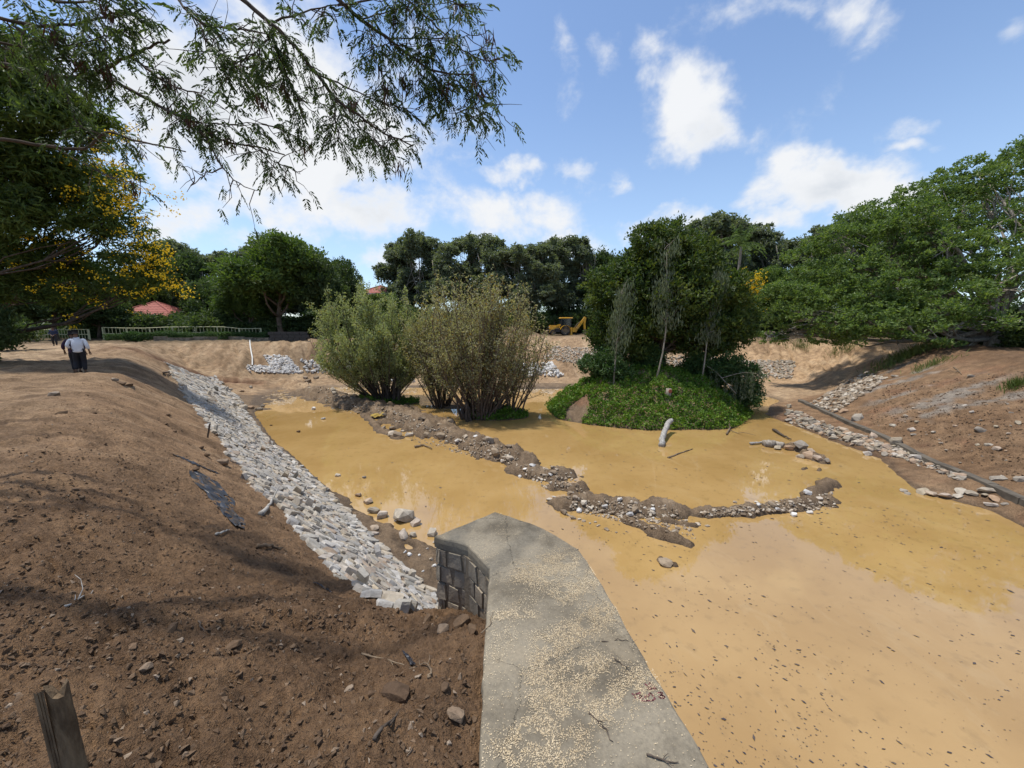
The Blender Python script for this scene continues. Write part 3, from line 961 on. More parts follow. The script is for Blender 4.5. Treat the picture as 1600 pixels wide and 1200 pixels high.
# ------------------------------------------------------------------ masonry wing wall with a concrete cap
def build_wall():
    t = empty('retaining_wall', (0.3, 2.0, WALL_TOP), label='grey stone masonry wing wall with a bent concrete top strewn with pale chips', cat='wall')
    loc = Vector((0.3, 2.0, WALL_TOP))

    def rel(p):
        return [(x - loc.x, y - loc.y) for x, y in p]
    poly = WALL[::-1] if sum((WALL[i][0] * WALL[(i + 1) % len(WALL)][1] - WALL[(i + 1) % len(WALL)][0] * WALL[i][1]) for i in range(len(WALL))) < 0 else WALL
    # cap: subdivided outline with chipped edges
    pts = []
    for a, b in zip(poly, poly[1:] + poly[:1]):
        L = math.hypot(b[0] - a[0], b[1] - a[1])
        k = max(1, int(L / 0.055))
        for q in range(k):
            f = q / k
            pts.append((a[0] + (b[0] - a[0]) * f, a[1] + (b[1] - a[1]) * f))
    P = np.array(pts)
    tng = np.roll(P, -1, 0) - np.roll(P, 1, 0)
    tng /= np.linalg.norm(tng, axis=1)[:, None]
    nrm = np.c_[tng[:, 1], -tng[:, 0]]
    jit = (perlin(np.arange(len(P)) * 0.31, np.zeros(len(P))) * 0.010 + rs.normal(0, 0.0022, len(P)))
    rings = []
    prof = [(-0.012, -0.12), (0.0, -0.115), (0.004, -0.06), (0.0, -0.016), (-0.006, -0.006), (-0.018, -0.0005)]
    for (o_, z_) in prof:
        Q = P + nrm * (o_ + jit)[:, None]
        rings.append(np.c_[Q[:, 0] - loc.x, Q[:, 1] - loc.y, np.full(len(P), z_) + (rs.normal(0, 0.0012, len(P)) if z_ > -0.05 else 0)])
    N = len(P)
    mb = MB()
    V = np.concatenate(rings)
    i, j = np.meshgrid(np.arange(len(prof) - 1), np.arange(N), indexing='ij')
    k = (j + 1) % N
    mb.add(V, np.stack([i * N + j, i * N + k, (i + 1) * N + k, (i + 1) * N + j], -1).reshape(-1, 4))
    from mathutils.geometry import tessellate_polygon
    top = rings[-1]
    tr = np.array(tessellate_polygon([[Vector(p) for p in top]]))
    a = top[tr[:, 1]] - top[tr[:, 0]]
    c = top[tr[:, 2]] - top[tr[:, 0]]
    fl = (a[:, 0] * c[:, 1] - a[:, 1] * c[:, 0]) < 0
    tr[fl] = tr[fl][:, ::-1]
    mb.f3.append(tr + (len(prof) - 1) * N)
    cap = mb.build('coping', MATS['weathered_concrete'], t)
    # mortar body
    body = MB()
    inner = [tuple(p) for p in (P[::3] - nrm[::3] * 0.007)]
    body.prism(rel(inner), -4.9, -0.118)
    m, tt, out = new_mat('mortar')
    cc = pos_co(tt)
    n = tt.noise(cc, 25, 5, 0.6)
    principled(tt, out, tt.mix(n, (0.13, 0.10, 0.065), (0.26, 0.21, 0.145)), 0.95, n, 0.6, 0.02)
    body.build('core', m, t)
    # face stones, course by course
    peri = []
    for a, b in zip(poly, poly[1:] + poly[:1]):
        peri.append((Vector((*a, 0)), Vector((*b, 0))))
    rr = random.Random(8)
    n_st = 0
    extra = MB()
    for row in range(9):
        z1 = -0.125 - row * 0.178
        z0 = z1 - 0.156
        for (a, b) in peri:
            L = (b - a).length
            d = (b - a).normalized()
            nn = Vector((d.y, -d.x, 0))
            mid = (a + b) / 2
            if mid.y < 0.9:
                continue
            s = rr.uniform(-0.06, 0.0)
            while s < L - 0.02:
                w = rr.uniform(0.12, 0.24)
                s0, s1 = max(s, 0.003), min(s + w, L - 0.003)
                s += w + 0.022
                if s1 - s0 < 0.04:
                    continue
                dz0, dz1 = rr.uniform(-0.012, 0.01), rr.uniform(-0.012, 0.01)
                pr = rr.uniform(-.002, .012)
                vv = []
                for (ds, z, inset) in ((s0, z0 + dz0, 0), (s1, z0 + rr.uniform(-0.01, .01), 0), (s1 - rr.uniform(0, .025), z1 + rr.uniform(-0.02, 0), 0), (s0 + rr.uniform(0, .025), z1 + dz1, 0)):
                    vv.append((ds, z))
                cs = sum(q[0] for q in vv) / 4
                cz = sum(q[1] for q in vv) / 4
                ring0 = [a + d * q[0] - nn * 0.06 + Vector((0, 0, q[1])) for q in vv]
                ring1 = [a + d * q[0] - nn * 0.003 + Vector((0, 0, q[1])) + nn * pr for q in vv]
                ring2 = [a + d * (cs + (q[0] - cs) * 0.975) + nn * (pr + rr.uniform(-.004, .004)) + Vector((0, 0, cz + (q[1] - cz) * 0.975)) for q in vv]
                V = [Vector((p.x - loc.x, p.y - loc.y, p.z)) for p in ring0 + ring1 + ring2]
                f = []
                for g in (0, 4):
                    for q in range(4):
                        f.append((g + q, g + (q + 1) % 4, g + 4 + (q + 1) % 4, g + 4 + q))
                f.append((8, 9, 10, 11))
                if n_st < 290 and mid.x < 0.1:
                    mm = MB()
                    mm.add([tuple(v) for v in V], f)
                    mm.build('stone', MATS['wall_stone'], t)
                    n_st += 1
                else:
                    extra.add([tuple(v) for v in V], f)
    e = extra.build('stone_facing', MATS['wall_stone'], t)
    e['kind'] = 'stuff'
    # marks brushed on the cap in dark red paint
    m, tt, out = new_mat('red_marking_paint')
    cc = pos_co(tt)
    principled(tt, out, tt.mix(tt.noise(cc, 90, 4, 0.6), (0.16, 0.035, 0.035), (0.085, 0.035, 0.04)), 0.8)
    mk = MB()

    def stroke(px_pts, w=0.0042):
        ps = [at(px, py, WALL_TOP) - loc + Vector((0, 0, 0.0025)) for px, py in px_pts]
        for p, q in zip(ps[:-1], ps[1:]):
            dd = (q - p)
            if dd.length < 1e-5:
                continue
            sd = Vector((-dd.y, dd.x, 0)).normalized() * w
            ex = dd.normalized() * w * 0.6
            mk.add([tuple(p - sd - ex), tuple(q - sd + ex), tuple(q + sd + ex), tuple(p + sd - ex)], [[0, 1, 2, 3]])

    def zz(L):
        return [(960 + x * 0.075, 1040 + y * 0.075) for x, y in L]
    for L in ([(690, 500), (720, 420), (760, 375), (800, 440), (880, 490)], [(640, 390), (720, 450), (800, 480)], [(690, 500), (780, 490), (880, 492)], [(720, 370), (745, 372)],
              [(370, 590), (420, 630), (460, 600), (540, 570)], [(425, 630), (440, 680)], [(530, 690), (535, 620), (570, 640), (545, 660), (590, 690)],
              [(640, 680), (650, 610), (690, 660), (745, 575), (770, 600), (830, 665)], [(560, 735), (680, 742), (800, 730), (850, 690)],
              [(900, 578), (960, 568), (1000, 575), (990, 610), (950, 630), (1010, 632), (1045, 655), (1020, 685), (960, 682), (925, 655)]):
        stroke(zz(L))
    mk.build('painted_mark', m, t)
    return t


build_wall()
# ------------------------------------------------------------------ stones
def hull_mesh(name, mat, size, npts, seed, flat=0.0, link_it=False):
    r = random.Random(seed)
    bm = bmesh.new()
    for i in range(npts):
        v = Vector((r.gauss(0, 1), r.gauss(0, 1), r.gauss(0, 1))).normalized()
        v *= r.uniform(0.82, 1.0)
        # boxy rather than round
        m = max(abs(v.x), abs(v.y), abs(v.z))
        v = v.lerp(v / m, 0.55) * 0.8
        if flat:
            v.z = max(-flat, min(flat, v.z))
        bm.verts.new((v.x * size[0] / 2, v.y * size[1] / 2, v.z * size[2] / 2))
    res = bmesh.ops.convex_hull(bm, input=bm.verts)
    bmesh.ops.delete(bm, geom=[g for g in res['geom_interior'] if isinstance(g, bmesh.types.BMVert)], context='VERTS')
    bmesh.ops.recalc_face_normals(bm, faces=bm.faces)
    bmesh.ops.triangulate(bm, faces=bm.faces)
    me = bpy.data.meshes.new(name)
    bm.to_mesh(me)
    bm.free()
    me.polygons.foreach_set('use_smooth', np.zeros(len(me.polygons), bool))
    me.materials.append(mat)
    return me


def arr(me):
    v = np.array([q.co for q in me.vertices])
    f = np.array([tuple(p.vertices) for p in me.polygons])
    return v, f


def slab_mesh(seed):
    """flat split stone: uneven many-sided plate with worn edges"""
    r = random.Random(seed)
    n = r.choice((4, 5, 5, 6, 6))
    ring = []
    for i in range(n):
        a = (i + r.uniform(-.28, .28)) / n * 6.283
        m = 1 / max(abs(math.cos(a)), abs(math.sin(a)))
        q = .5 * (1 + (m - 1) * .75) * r.uniform(.80, 1.06)
        ring.append((math.cos(a) * q, math.sin(a) * q))
    tilt = (r.uniform(-.25, .25), r.uniform(-.25, .25))
    V = [(x, y, -.5) for x, y in ring] + [(x * 1.0, y * 1.0, .22 + x * tilt[0] + y * tilt[1]) for x, y in ring] + [(x * .95, y * .93, .44 + x * tilt[0] + y * tilt[1] + r.uniform(-.05, .05)) for x, y in ring] + [(r.uniform(-.1, .1), r.uniform(-.1, .1), .5)]
    f = []
    for g in (0, n):
        for i in range(n):
            k = (i + 1) % n
            f += [(g + i, g + k, g + n + k), (g + i, g + n + k, g + n + i)]
    for i in range(n):
        f.append((2 * n + i, 2 * n + (i + 1) % n, 3 * n))
    f += [(0, i + 1, i) for i in range(1, n - 1)]
    me = bpy.data.meshes.new('stone')
    me.from_pydata(V, [], f)
    me.polygons.foreach_set('use_smooth', np.zeros(len(f), bool))
    me.materials.append(MATS['pitching_stone'])
    return me


SLABS = [slab_mesh(100 + i) for i in range(16)]
SINGLE = {k: [hull_mesh('rock', MATS[k], (1, 1, 1), rnd.choice((20, 24, 28)), 700 + i + 40 * q) for i in range(8)] for q, k in enumerate(('bank_stone', 'white_stone', 'bar_stone', 'clod', 'pitching_stone'))}
SLAB_A = [arr(m) for m in SLABS]
CHUNKS = {k: [hull_mesh('rock', MATS[k], (1, 1, 1), (8 if k == 'clod' else rnd.choice((11, 13, 15))), 300 + i + 40 * q) for i in range(8)] for q, k in enumerate(('bank_stone', 'white_stone', 'bar_stone', 'clod', 'pitching_stone'))}
CHUNK_A = {k: [arr(m) for m in v] for k, v in CHUNKS.items()}


def normals_at(X, Y, e=0.15):
    hx = (hq(X + e, Y) - hq(X - e, Y)) / (2 * e)
    hy = (hq(X, Y + e) - hq(X, Y - e)) / (2 * e)
    n = np.stack([-hx, -hy, np.ones_like(hx)], -1)
    return n / np.linalg.norm(n, axis=1)[:, None]


def frame(nrm, along):
    """rotation whose z is the normal and whose x runs along"""
    z = Vector(nrm).normalized()
    x = Vector(along)
    x = (x - z * x.dot(z)).normalized()
    y = z.cross(x)
    return Matrix((x, y, z)).transposed()


def resample(pts, n):
    P = np.array([tuple(p) for p in pts])
    d = np.r_[0, np.cumsum(np.linalg.norm(np.diff(P, axis=0), axis=1))]
    t = np.linspace(0, d[-1], n)
    return np.stack([np.interp(t, d, P[:, i]) for i in range(3)], -1)


def build_pitching():
    top = LINES['left_pitch_top'] + [P3(('w', -.80, 3.55, 3.0)), P3(('w', -.6, 4.1, 3.6))]
    toe = LINES['left_toe'][:10]
    N = 600
    A, B = resample(top, N), resample(toe, N)
    # pair the two lines so that rows run straight down the slope
    root = empty('stone_pitching', tuple(A[N // 2]), label='long sloping lining of pale grey pitched stones along the left bank', cat='stone lining')
    org = np.array(root.location)
    seg = np.linalg.norm(np.diff((A + B) / 2, axis=0), axis=1)
    L = np.r_[0, np.cumsum(seg)]
    stones = []
    rr = random.Random(4)
    s = 0.0
    while s < L[-1]:
        dnear = L[-1] - s
        wl = 0.175 * rr.uniform(0.8, 1.25) if dnear < 26 else 0.30 * rr.uniform(0.8, 1.25)
        k = min(N - 1, int(np.searchsorted(L, s)))
        a, b = A[k], B[k]
        W = np.linalg.norm(b - a)
        t = rr.uniform(0, 0.15)
        ragged = 0.18 * math.sin(s * 1.7) + 0.12 * rr.uniform(-1, 1)
        t = -ragged if dnear > 1 else 0.05
        while t < W + 0.05:
            l = (0.34 if dnear < 26 else 0.46) * rr.choice((.55, .7, .85, 1.0, 1.15, 1.4))
            q = (t + l / 2) / W
            p = a * (1 - q) + b * q
            al = (B[min(k + 3, N - 1)] * q + A[min(k + 3, N - 1)] * (1 - q)) - (B[max(k - 3, 0)] * q + A[max(k - 3, 0)] * (1 - q))
            stones.append((p[0] + rr.uniform(-.04, .04), p[1] + rr.uniform(-.04, .04), l, wl, (b - a) / W, al / (np.linalg.norm(al) + 1e-9)))
            t += l * 0.86
        s += wl * 0.86
    X = np.array([q[0] for q in stones])
    Y = np.array([q[1] for q in stones])
    Z = hq(X, Y)
    nr = normals_at(X, Y, 0.25)
    dist = np.hypot(X, Y)
    order = np.argsort(dist)
    rest = MB()
    cnt = 0
    for i in order:
        x, y, l, w, down, al = stones[i]
        if (x + .15) > -0.75 and y < 3.75:
            continue
        n = Vector(nr[i]) + Vector((rr.gauss(0, .075), rr.gauss(0, .075), 0))
        ang = rr.gauss(0.35, 0.45)
        if rr.random() < 0.5:
            dirv = Vector(al) * math.cos(ang) + Vector(down) * math.sin(ang)
        else:
            dirv = Vector(down) * math.cos(ang) - Vector(al) * math.sin(ang)
        M3 = frame(n, dirv)
        th = rr.uniform(0.07, 0.12)
        sc = (l * 1.02, w * 1.12 * rr.uniform(.85, 1.2), th)
        if rr.random() < 0.007:     # a few stones stand on edge
            M3 = M3 @ Matrix.Rotation(rr.uniform(0.7, 1.3), 3, 'Y')
            lift = 0.09
        else:
            lift = 0.0
        c = Vector((x, y, Z[i] + 0.02 + lift + rr.uniform(-.03, .025)))
        v = rr.randrange(len(SLABS))
        if cnt < 298:
            o = link('stone', SLABS[v], root)
            o.matrix_basis = Matrix.Translation(c - Vector(org)) @ M3.to_4x4() @ Matrix.Diagonal((*sc, 1))
            cnt += 1
        else:
            vv, ff = SLAB_A[v]
            rest.add((vv * np.array(sc)) @ np.array(M3).T + np.array(c) - org, ff)
    e = rest.build('stone_field', MATS['pitching_stone'], root)
    e['kind'] = 'stuff'


build_pitching()


def in_quad(q, n, seed):
    r = np.random.RandomState(seed)
    u, v = r.rand(n, 1), r.rand(n, 1)
    q = np.array(q, float)
    return (q[0] * (1 - u) + q[1] * u) * (1 - v) + (q[3] * (1 - u) + q[2] * u) * v


def stone_patch(name, label, cat, quads, size, mat, seed, n_single=0, lift=0.02, flat=0.6):
    """stones laid or tipped on a bank, too small in the photograph to pick apart singly"""
    r = random.Random(seed)
    pts = np.concatenate([in_quad(q, n, seed + i) for i, (q, n) in enumerate(quads)])
    H = hits(pts)
    H = H[(H[:, 1] > 34) | (H[:, 0] > 17)]
    nr = normals_at(H[:, 0], H[:, 1], 0.4)
    org = H.mean(0)
    root = empty(name, tuple(org), label=label, cat=cat)
    mb = MB()
    for k in range(len(H)):
        sz = size * r.uniform(0.55, 1.35)
        M3 = frame(nr[k], (r.gauss(0, 1), r.gauss(0, 1), 0.1)) @ Matrix.Rotation(r.gauss(0, 0.25), 3, 'X')
        v, f = r.choice(CHUNK_A[mat])
        sc = np.array((sz * r.uniform(.9, 1.3), sz * r.uniform(.6, 1), sz * r.uniform(.4, flat + .1)))
        mb.add((v * sc) @ np.array(M3).T + H[k] - org + np.array((0, 0, lift + sz * 0.1)), f)
    o = mb.build('stones', MATS[mat], root)
    o['kind'] = 'stuff'
    return root


stone_patch('stone_pitching', 'white stone square laid on the far left bank beside the muddy corner', 'stone lining', [([(413, 556), (449, 557), (474, 584), (430, 584)], 420)], 0.36, 'white_stone', 1)
stone_patch('rock_heap', 'loose white quarry stones tipped at the foot of the far left bank', 'rock heap', [([(386, 573), (430, 573), (478, 584), (388, 583)], 170), ([(470, 562), (500, 566), (520, 584), (478, 584)], 90)], 0.42, 'white_stone', 2, lift=0.06, flat=.9)
stone_patch('rock_heap', 'white stones heaped behind the two willow thickets', 'rock heap', [([(520, 566), (650, 570), (650, 598), (520, 592)], 300)], 0.5, 'white_stone', 3, lift=0.06, flat=.9)
stone_patch('stone_pitching', 'buff stone lining on the far bank below the yellow digger', 'stone lining', [([(866, 541), (935, 545), (935, 574), (846, 560)], 620)], 0.34, 'bank_stone', 4)
stone_patch('rock_heap', 'heap of white rocks at the foot of the far bank beside the bare willow stems', 'rock heap', [([(796, 571), (862, 569), (882, 590), (800, 591)], 240)], 0.55, 'white_stone', 5, lift=0.1, flat=.95)
stone_patch('stone_pitching', 'pale stone lining of the far bank seen behind the island tree', 'stone lining', [([(935, 552), (1142, 560), (1142, 592), (935, 590)], 1100)], 0.38, 'bank_stone', 6)
stone_patch('stone_pitching', 'white topped stone lining on the far bank right of the island', 'stone lining', [([(1142, 570), (1240, 572), (1238, 592), (1142, 592)], 520), ([(1142, 562), (1242, 565), (1242, 573), (1142, 571)], 260)], 0.38, 'bank_stone', 7)
stone_patch('stone_pitching', 'small grey stone lining strip running up the right bank', 'stone lining', [([(1266, 631), (1304, 646), (1386, 592), (1350, 582)], 520)], 0.34, 'bar_stone', 8)


def rocks(plist, mat, label, group=None, seed=1, name='rock', cat='rock', sink=0.25, flat=(.45, .8)):
    """separate rocks, one object each: (pixel x, pixel y of the foot, pixel width)"""
    r = random.Random(seed)
    H = hits([(p[0], p[1]) for p in plist])
    out_ = []
    for p, h in zip(plist, H):
        dep = h[1] * CP + (CAM_H - h[2]) * SP
        w = p[2] / F * dep * .9
        o = link(name, r.choice(SINGLE[mat]))
        sc = (w * 1.15, w * r.uniform(.65, .95), w * r.uniform(*flat))
        o.scale = sc
        o.rotation_euler = (r.gauss(0, .22), r.gauss(0, .22), r.gauss(0, 0.7))
        o.location = (h[0], h[1], h[2] + sc[2] * (0.5 - sink))
        tag(o, p[3] if len(p) > 3 else label, cat, group)
        out_.append(o)
    return out_


# rocks by the wall and the left shore
rocks([(575, 785, 22, 'grey brown boulder furthest out in the shallows by the wall end'), (585, 800, 26, 'brown flat-topped boulder in the middle of the shore rocks by the wall'),
       (597, 808, 24, 'rounded boulder leaning on the shore rocks left of the muddy puddle'), (585, 826, 21, 'lone orange-brown rock lying on the mud above the shore'),
       (632, 812, 40, 'long low slab rock at the water edge near the wall'), (650, 820, 22, 'grey angular rock against the long slab by the wall'),
       (630, 838, 26, 'big brown block of rock on the mud nearest the wall'), (645, 838, 16, 'small pale rock tucked behind the big brown block'),
       (676, 835, 22, 'white rock partly hidden behind the wall corner'), (560, 775, 14, 'flat grey rock barely above the water left of the shore boulders'),
       (504, 768, 20, 'flat brown rock at the foot of the pitching in the shallows'), (524, 787, 17, 'brown rock at the foot of the pitching close to the mud apron'),
       (528, 744, 11, 'small brown stone alone in the water near the pitching'), (569, 747, 8, 'small white stone alone in the open water')],
      'bank_stone', '', seed=3)
rocks([(679, 848, 8), (668, 858, 6), (674, 875, 9), (661, 893, 6), (678, 885, 10), (640, 868, 10), (655, 868, 6), (633, 863, 8)], 'white_stone', 'little pale stone on the mud at the foot of the wall', 'little pale stones by the wall', 4)
rocks([(380, 640, 18), (392, 638, 14), (404, 641, 14), (372, 636, 11), (360, 610, 9), (378, 612, 9), (392, 606, 8), (348, 600, 8), (410, 636, 9)], 'bank_stone', 'rubble stone on the mud at the far end of the left water', 'rubble at the far left water end', 5)
# rocks lying on the slope of pitching
rocks([(644, 905, 16, 'tall grey slab standing upright on the pitching beside the wall'), (628, 899, 10, 'smaller slab upright behind the tall one beside the wall')], 'pitching_stone', '', seed=9, flat=(1.7, 2.0), sink=.2)
rocks([(552, 823, 16, 'pale rock perched on the pitching edge above the mud apron'), (540, 820, 14, 'brown rock perched low on the pitching'), (553, 848, 14, 'upended stone on the lower pitching'), (540, 858, 15, 'brown stone wedged in the lower pitching'),
       (487, 788, 16, 'grey stone tipped up on the middle of the pitching'), (455, 778, 12, 'square stone sticking out of the pitching'), (475, 762, 12, 'grey stone raised above the pitching edge near the water'), (394, 703, 16, 'buff block on the pitching beside its flat neighbours'),
       (380, 695, 16, 'brown block lying on the upper pitching'), (437, 706, 10, 'dark stone set on edge near the water'), (410, 686, 8, 'small dark stone on the far pitching')], 'pitching_stone', '', seed=10, flat=(.6, .9))
# rocks on the bars
r_ = random.Random(21)
bar_px = []
for (x0, y0), (x1, y1), n, w in [((455, 592), (620, 648), 9, 12), ((560, 640), (690, 672), 6, 14), ((600, 672), (700, 690), 5, 15), ((690, 668), (810, 722), 12, 16), ((800, 735), (890, 742), 4, 15), ((880, 775), (1060, 812), 7, 15), ((1100, 792), (1300, 790), 4, 14)]:
    for i in range(n):
        f = r_.random()
        bar_px.append((x0 + (x1 - x0) * f + r_.gauss(0, 8), y0 + (y1 - y0) * f + r_.gauss(0, 7), w * r_.uniform(.5, 1.3)))
rocks(bar_px, 'bar_stone', 'muddy rock lying on the ridge of dredged mud', 'muddy rocks on the dredged ridges', 22)
rocks([(832, 728, 14), (820, 734, 12), (786, 722, 11), (765, 690, 12), (743, 683, 11), (715, 690, 12), (505, 655, 10), (490, 640, 12), (860, 742, 9), (812, 745, 10), (893, 772, 10), (866, 778, 9), (905, 800, 13), (984, 805, 14), (945, 792, 12), (1020, 797, 10), (1215, 797, 12), (1262, 772, 15), (1236, 800, 14), (1265, 802, 12), (1185, 790, 12), (1240, 806, 13), (1280, 780, 12), (968, 782, 11)],
      'white_stone', 'pale stone sitting on the brown dredged mud ridge', 'pale stones on the dredged ridges', 23)
rocks([(1040, 882, 30, 'lone clod-like brown rock in the water right of the wall top'), (858, 781, 13, 'small dark rock at the near tip of the mud bar'), (880, 802, 18, 'wet brown rock at the mud bar edge facing the wall'), (895, 810, 14, 'dark wet rock awash beside the mud bar')], 'bar_stone', '', seed=24, flat=(.4, .55))
rocks([(912, 815, 9), (922, 818, 8), (935, 822, 9), (948, 828, 12), (963, 832, 7), (930, 816, 7), (888, 806, 10), (905, 812, 9), (1090, 820, 14), (1105, 822, 10)], 'bar_stone', 'dark stone awash in a trail along the mud bar', 'dark stones awash', 25, flat=(.3, .45))
# small pile on the right with pale stones
rocks([(1215, 702, 16, 'pale flat stone at the left end of the little stone pile'), (1232, 703, 18, 'white angular stone on top of the little stone pile'), (1250, 700, 24, 'big brown stone of the little stone pile'), (1262, 716, 24, 'light stone at the front of the little stone pile'),
       (1250, 715, 16, 'grey stone wedged at the front left of the little stone pile'), (1278, 718, 18, 'buff stone at the right of the little stone pile'), (1293, 722, 14, 'dark stone at the right tip of the little stone pile'), (1268, 706, 16, 'orange stone behind the little stone pile front')], 'bank_stone', '', seed=26)
# toe of the right bank
toe_px = []
r_ = random.Random(31)
spine = [(1226, 640), (1262, 662), (1300, 676), (1345, 692), (1390, 704), (1425, 718)]
for i in range(80):
    f = r_.random() * (len(spine) - 1)
    k = int(f)
    f -= k
    x = spine[k][0] * (1 - f) + spine[k + 1][0] * f
    y = spine[k][1] * (1 - f) + spine[k + 1][1] * f
    toe_px.append((x + r_.gauss(0, 7), y + r_.gauss(0, 5.5), r_.uniform(8, 17)))
rocks(toe_px, 'bank_stone', 'pale stone tumbled along the foot of the right bank', 'stones tumbled along the right bank foot', 32)
rocks([(1369, 699, 20, 'orange stone among the pale ones at the right bank foot'), (1430, 719, 22, 'large white stone at the near end of the right bank foot stones'), (1398, 693, 24, 'broad buff stone below the concrete kerb'), (1383, 700, 18, 'grey brown stone beside the orange one'), (1318, 674, 16, 'angular grey stone half way along the right bank foot')], 'bank_stone', '', seed=33)
rocks([(1411, 768, 14, 'small cream stone at the left end of the stepping row'), (1418, 772, 10, 'little stone beside the cream end stone of the row'), (1441, 771, 26, 'dark long stone of the row in the water'), (1455, 773, 22, 'tapering stone behind the dark long one'), (1475, 776, 26, 'big pale round stone in the middle of the row'),
       (1495, 776, 20, 'dark flat stone right of the big pale one'), (1500, 769, 22, 'orange stone lying on top of the row'), (1516, 772, 22, 'cream stone at the right of the orange one'), (1539, 768, 26, 'thin flat stone behind the row end'), (1538, 774, 18, 'grey stone of the row nearest the bank'), (1553, 780, 22, 'pale wedge stone near the row end'), (1548, 790, 20, 'dark flat stone awash in front of the row'),
       (1570, 788, 12, 'small pale stone at the very end of the row'), (1500, 745, 22, 'flat grey stone alone off the right kerb')], 'bank_stone', '', seed=34, flat=(.3, .5))
# stones on the right bank
rocks([(1424, 673, 16, 'white stone low on the right bank'), (1532, 674, 18, 'pinkish white stone half way up the right bank'), (1318, 644, 16, 'white stone just above the kerb beside the grey lining strip'), (1306, 643, 10, 'small white stone above the kerb'), (1398, 589, 12, 'mossy stone at the top of the right bank'), (1517, 589, 12, 'pale stone near the bank top under the tree'),
       (1560, 749, 24, 'white slab beside the kerb near the frame edge'), (1596, 750, 22, 'white stone at the right frame edge'), (1545, 696, 14, 'pink stone on the lower right bank'), (1558, 702, 16, 'flat cream stone on the lower right bank'), (1590, 662, 14, 'bluish white stone high on the right bank'), (1395, 665, 12, 'white stone on the dark lower right bank'), (1340, 655, 24, 'long pale stone lying along the bank foot')], 'bank_stone', '', seed=35, sink=.38)
rb = [(r_.uniform(1400, 1600), 0, 0) for i in range(30)]
rb = [(x, 610 + (x - 1400) * r_.uniform(-.15, .75) + r_.uniform(20, 60), r_.uniform(4, 9)) for x, _, _ in rb]
rocks([p for p in rb if p[1] < 690 + (p[0] - 1400) * 0.4], 'bank_stone', 'small stone scattered on the bare right bank', 'small stones on the right bank', 36)
# stones in the soil of the left bank
rocks([(270, 985, 24, 'round brown stone on the dark soil below the bank crest'), (207, 1012, 22, 'red-brown stone in the dark soil left of the round one'), (228, 1046, 22, 'cream sliver of stone in the dark soil'), (96, 648, 20, 'grey-white stone on the bank crest'), (84, 618, 18, 'pale boulder near the walking people'),
       (190, 600, 16, 'pale flat stone on the crest of the bank behind the walkers'), (180, 594, 12, 'whitish stone on the far crest'), (203, 603, 14, 'dusty stone on the far bank crest'), (305, 735, 16, 'grey stone above the plastic sheet'), (315, 700, 12, 'grey stone beside the iron rod'), (348, 725, 22, 'dark flat stone beside the pitching top'), (323, 712, 12, 'brown stone below the iron rod'),
       (620, 1090, 60, 'broad half-buried boulder in the dark soil near the wall'), (712, 1118, 44, 'pale half-buried stone close to the wall'), (695, 1075, 26, 'smooth stone in the soil beside the roots'), (692, 985, 26, 'pale sharp stone at the top of the pitching by the wall'), (722, 975, 34, 'long brown stone against the wall'), (738, 985, 24, 'dark reddish stone against the wall'), (668, 970, 20, 'orange stone at the top of the pitching'),
       (582, 1085, 18, 'orange chip of stone in front of the broad boulder'), (545, 1078, 18, 'grey stone in the dark soil beside the orange chip'), (495, 1156, 12, 'pinkish pebble in the dark foreground soil'), (365, 1010, 30, 'mud-covered boulder in the dark soil'), (90, 855, 10, 'little stone on the crest cracks'), (240, 1116, 10, 'pink pebble near the wooden stake'), (280, 1115, 12, 'blue-grey pebble near the wooden stake')],
      'clod', '', seed=37, sink=.3)
r_ = random.Random(40)
rocks([(r_.uniform(60, 520), r_.uniform(640, 1000), r_.uniform(5, 12)) for i in range(24)], 'clod', 'small stone or clod on the dark left bank', 'small stones on the left bank', 41)


# crumbly clods: nobody could count them
def clods(name, label, centre_px, n, seed, mat, smin, smax):
    r = np.random.RandomState(seed)
    pts = np.concatenate([in_quad(q, int(n * w), seed + i) for i, (q, w) in enumerate(centre_px)])
    H = hits_big(pts)
    mb = MB()
    base = CHUNK_A[mat]
    for lo in range(len(base)):
        v, f = base[lo]
        sel = H[lo::len(base)]
        m = len(sel)
        sz = smin * (smax / smin) ** (r.rand(m) ** 2.2)
        th = r.rand(m) * 6.28
        c, s = np.cos(th), np.sin(th)
        sc = np.stack([sz * r.uniform(.8, 1.3, m), sz * r.uniform(.7, 1, m), sz * r.uniform(.5, .9, m)], -1)
        V = v[None] * sc[:, None]
        V = np.stack([V[..., 0] * c[:, None] - V[..., 1] * s[:, None], V[..., 0] * s[:, None] + V[..., 1] * c[:, None], V[..., 2]], -1)
        V += sel[:, None] + np.stack([0 * sz, 0 * sz, sz * 0.12], -1)[:, None]
        Fc = f[None] + (np.arange(m) * len(v))[:, None, None]
        mb.add(V.reshape(-1, 3), Fc.reshape(-1, 3))
    o = mb.build(name, MATS[mat])
    return tag(o, label, None, kind='stuff')


def hits_big(pts):
    return np.concatenate([hits(pts[i:i + 400]) for i in range(0, len(pts), 400)])


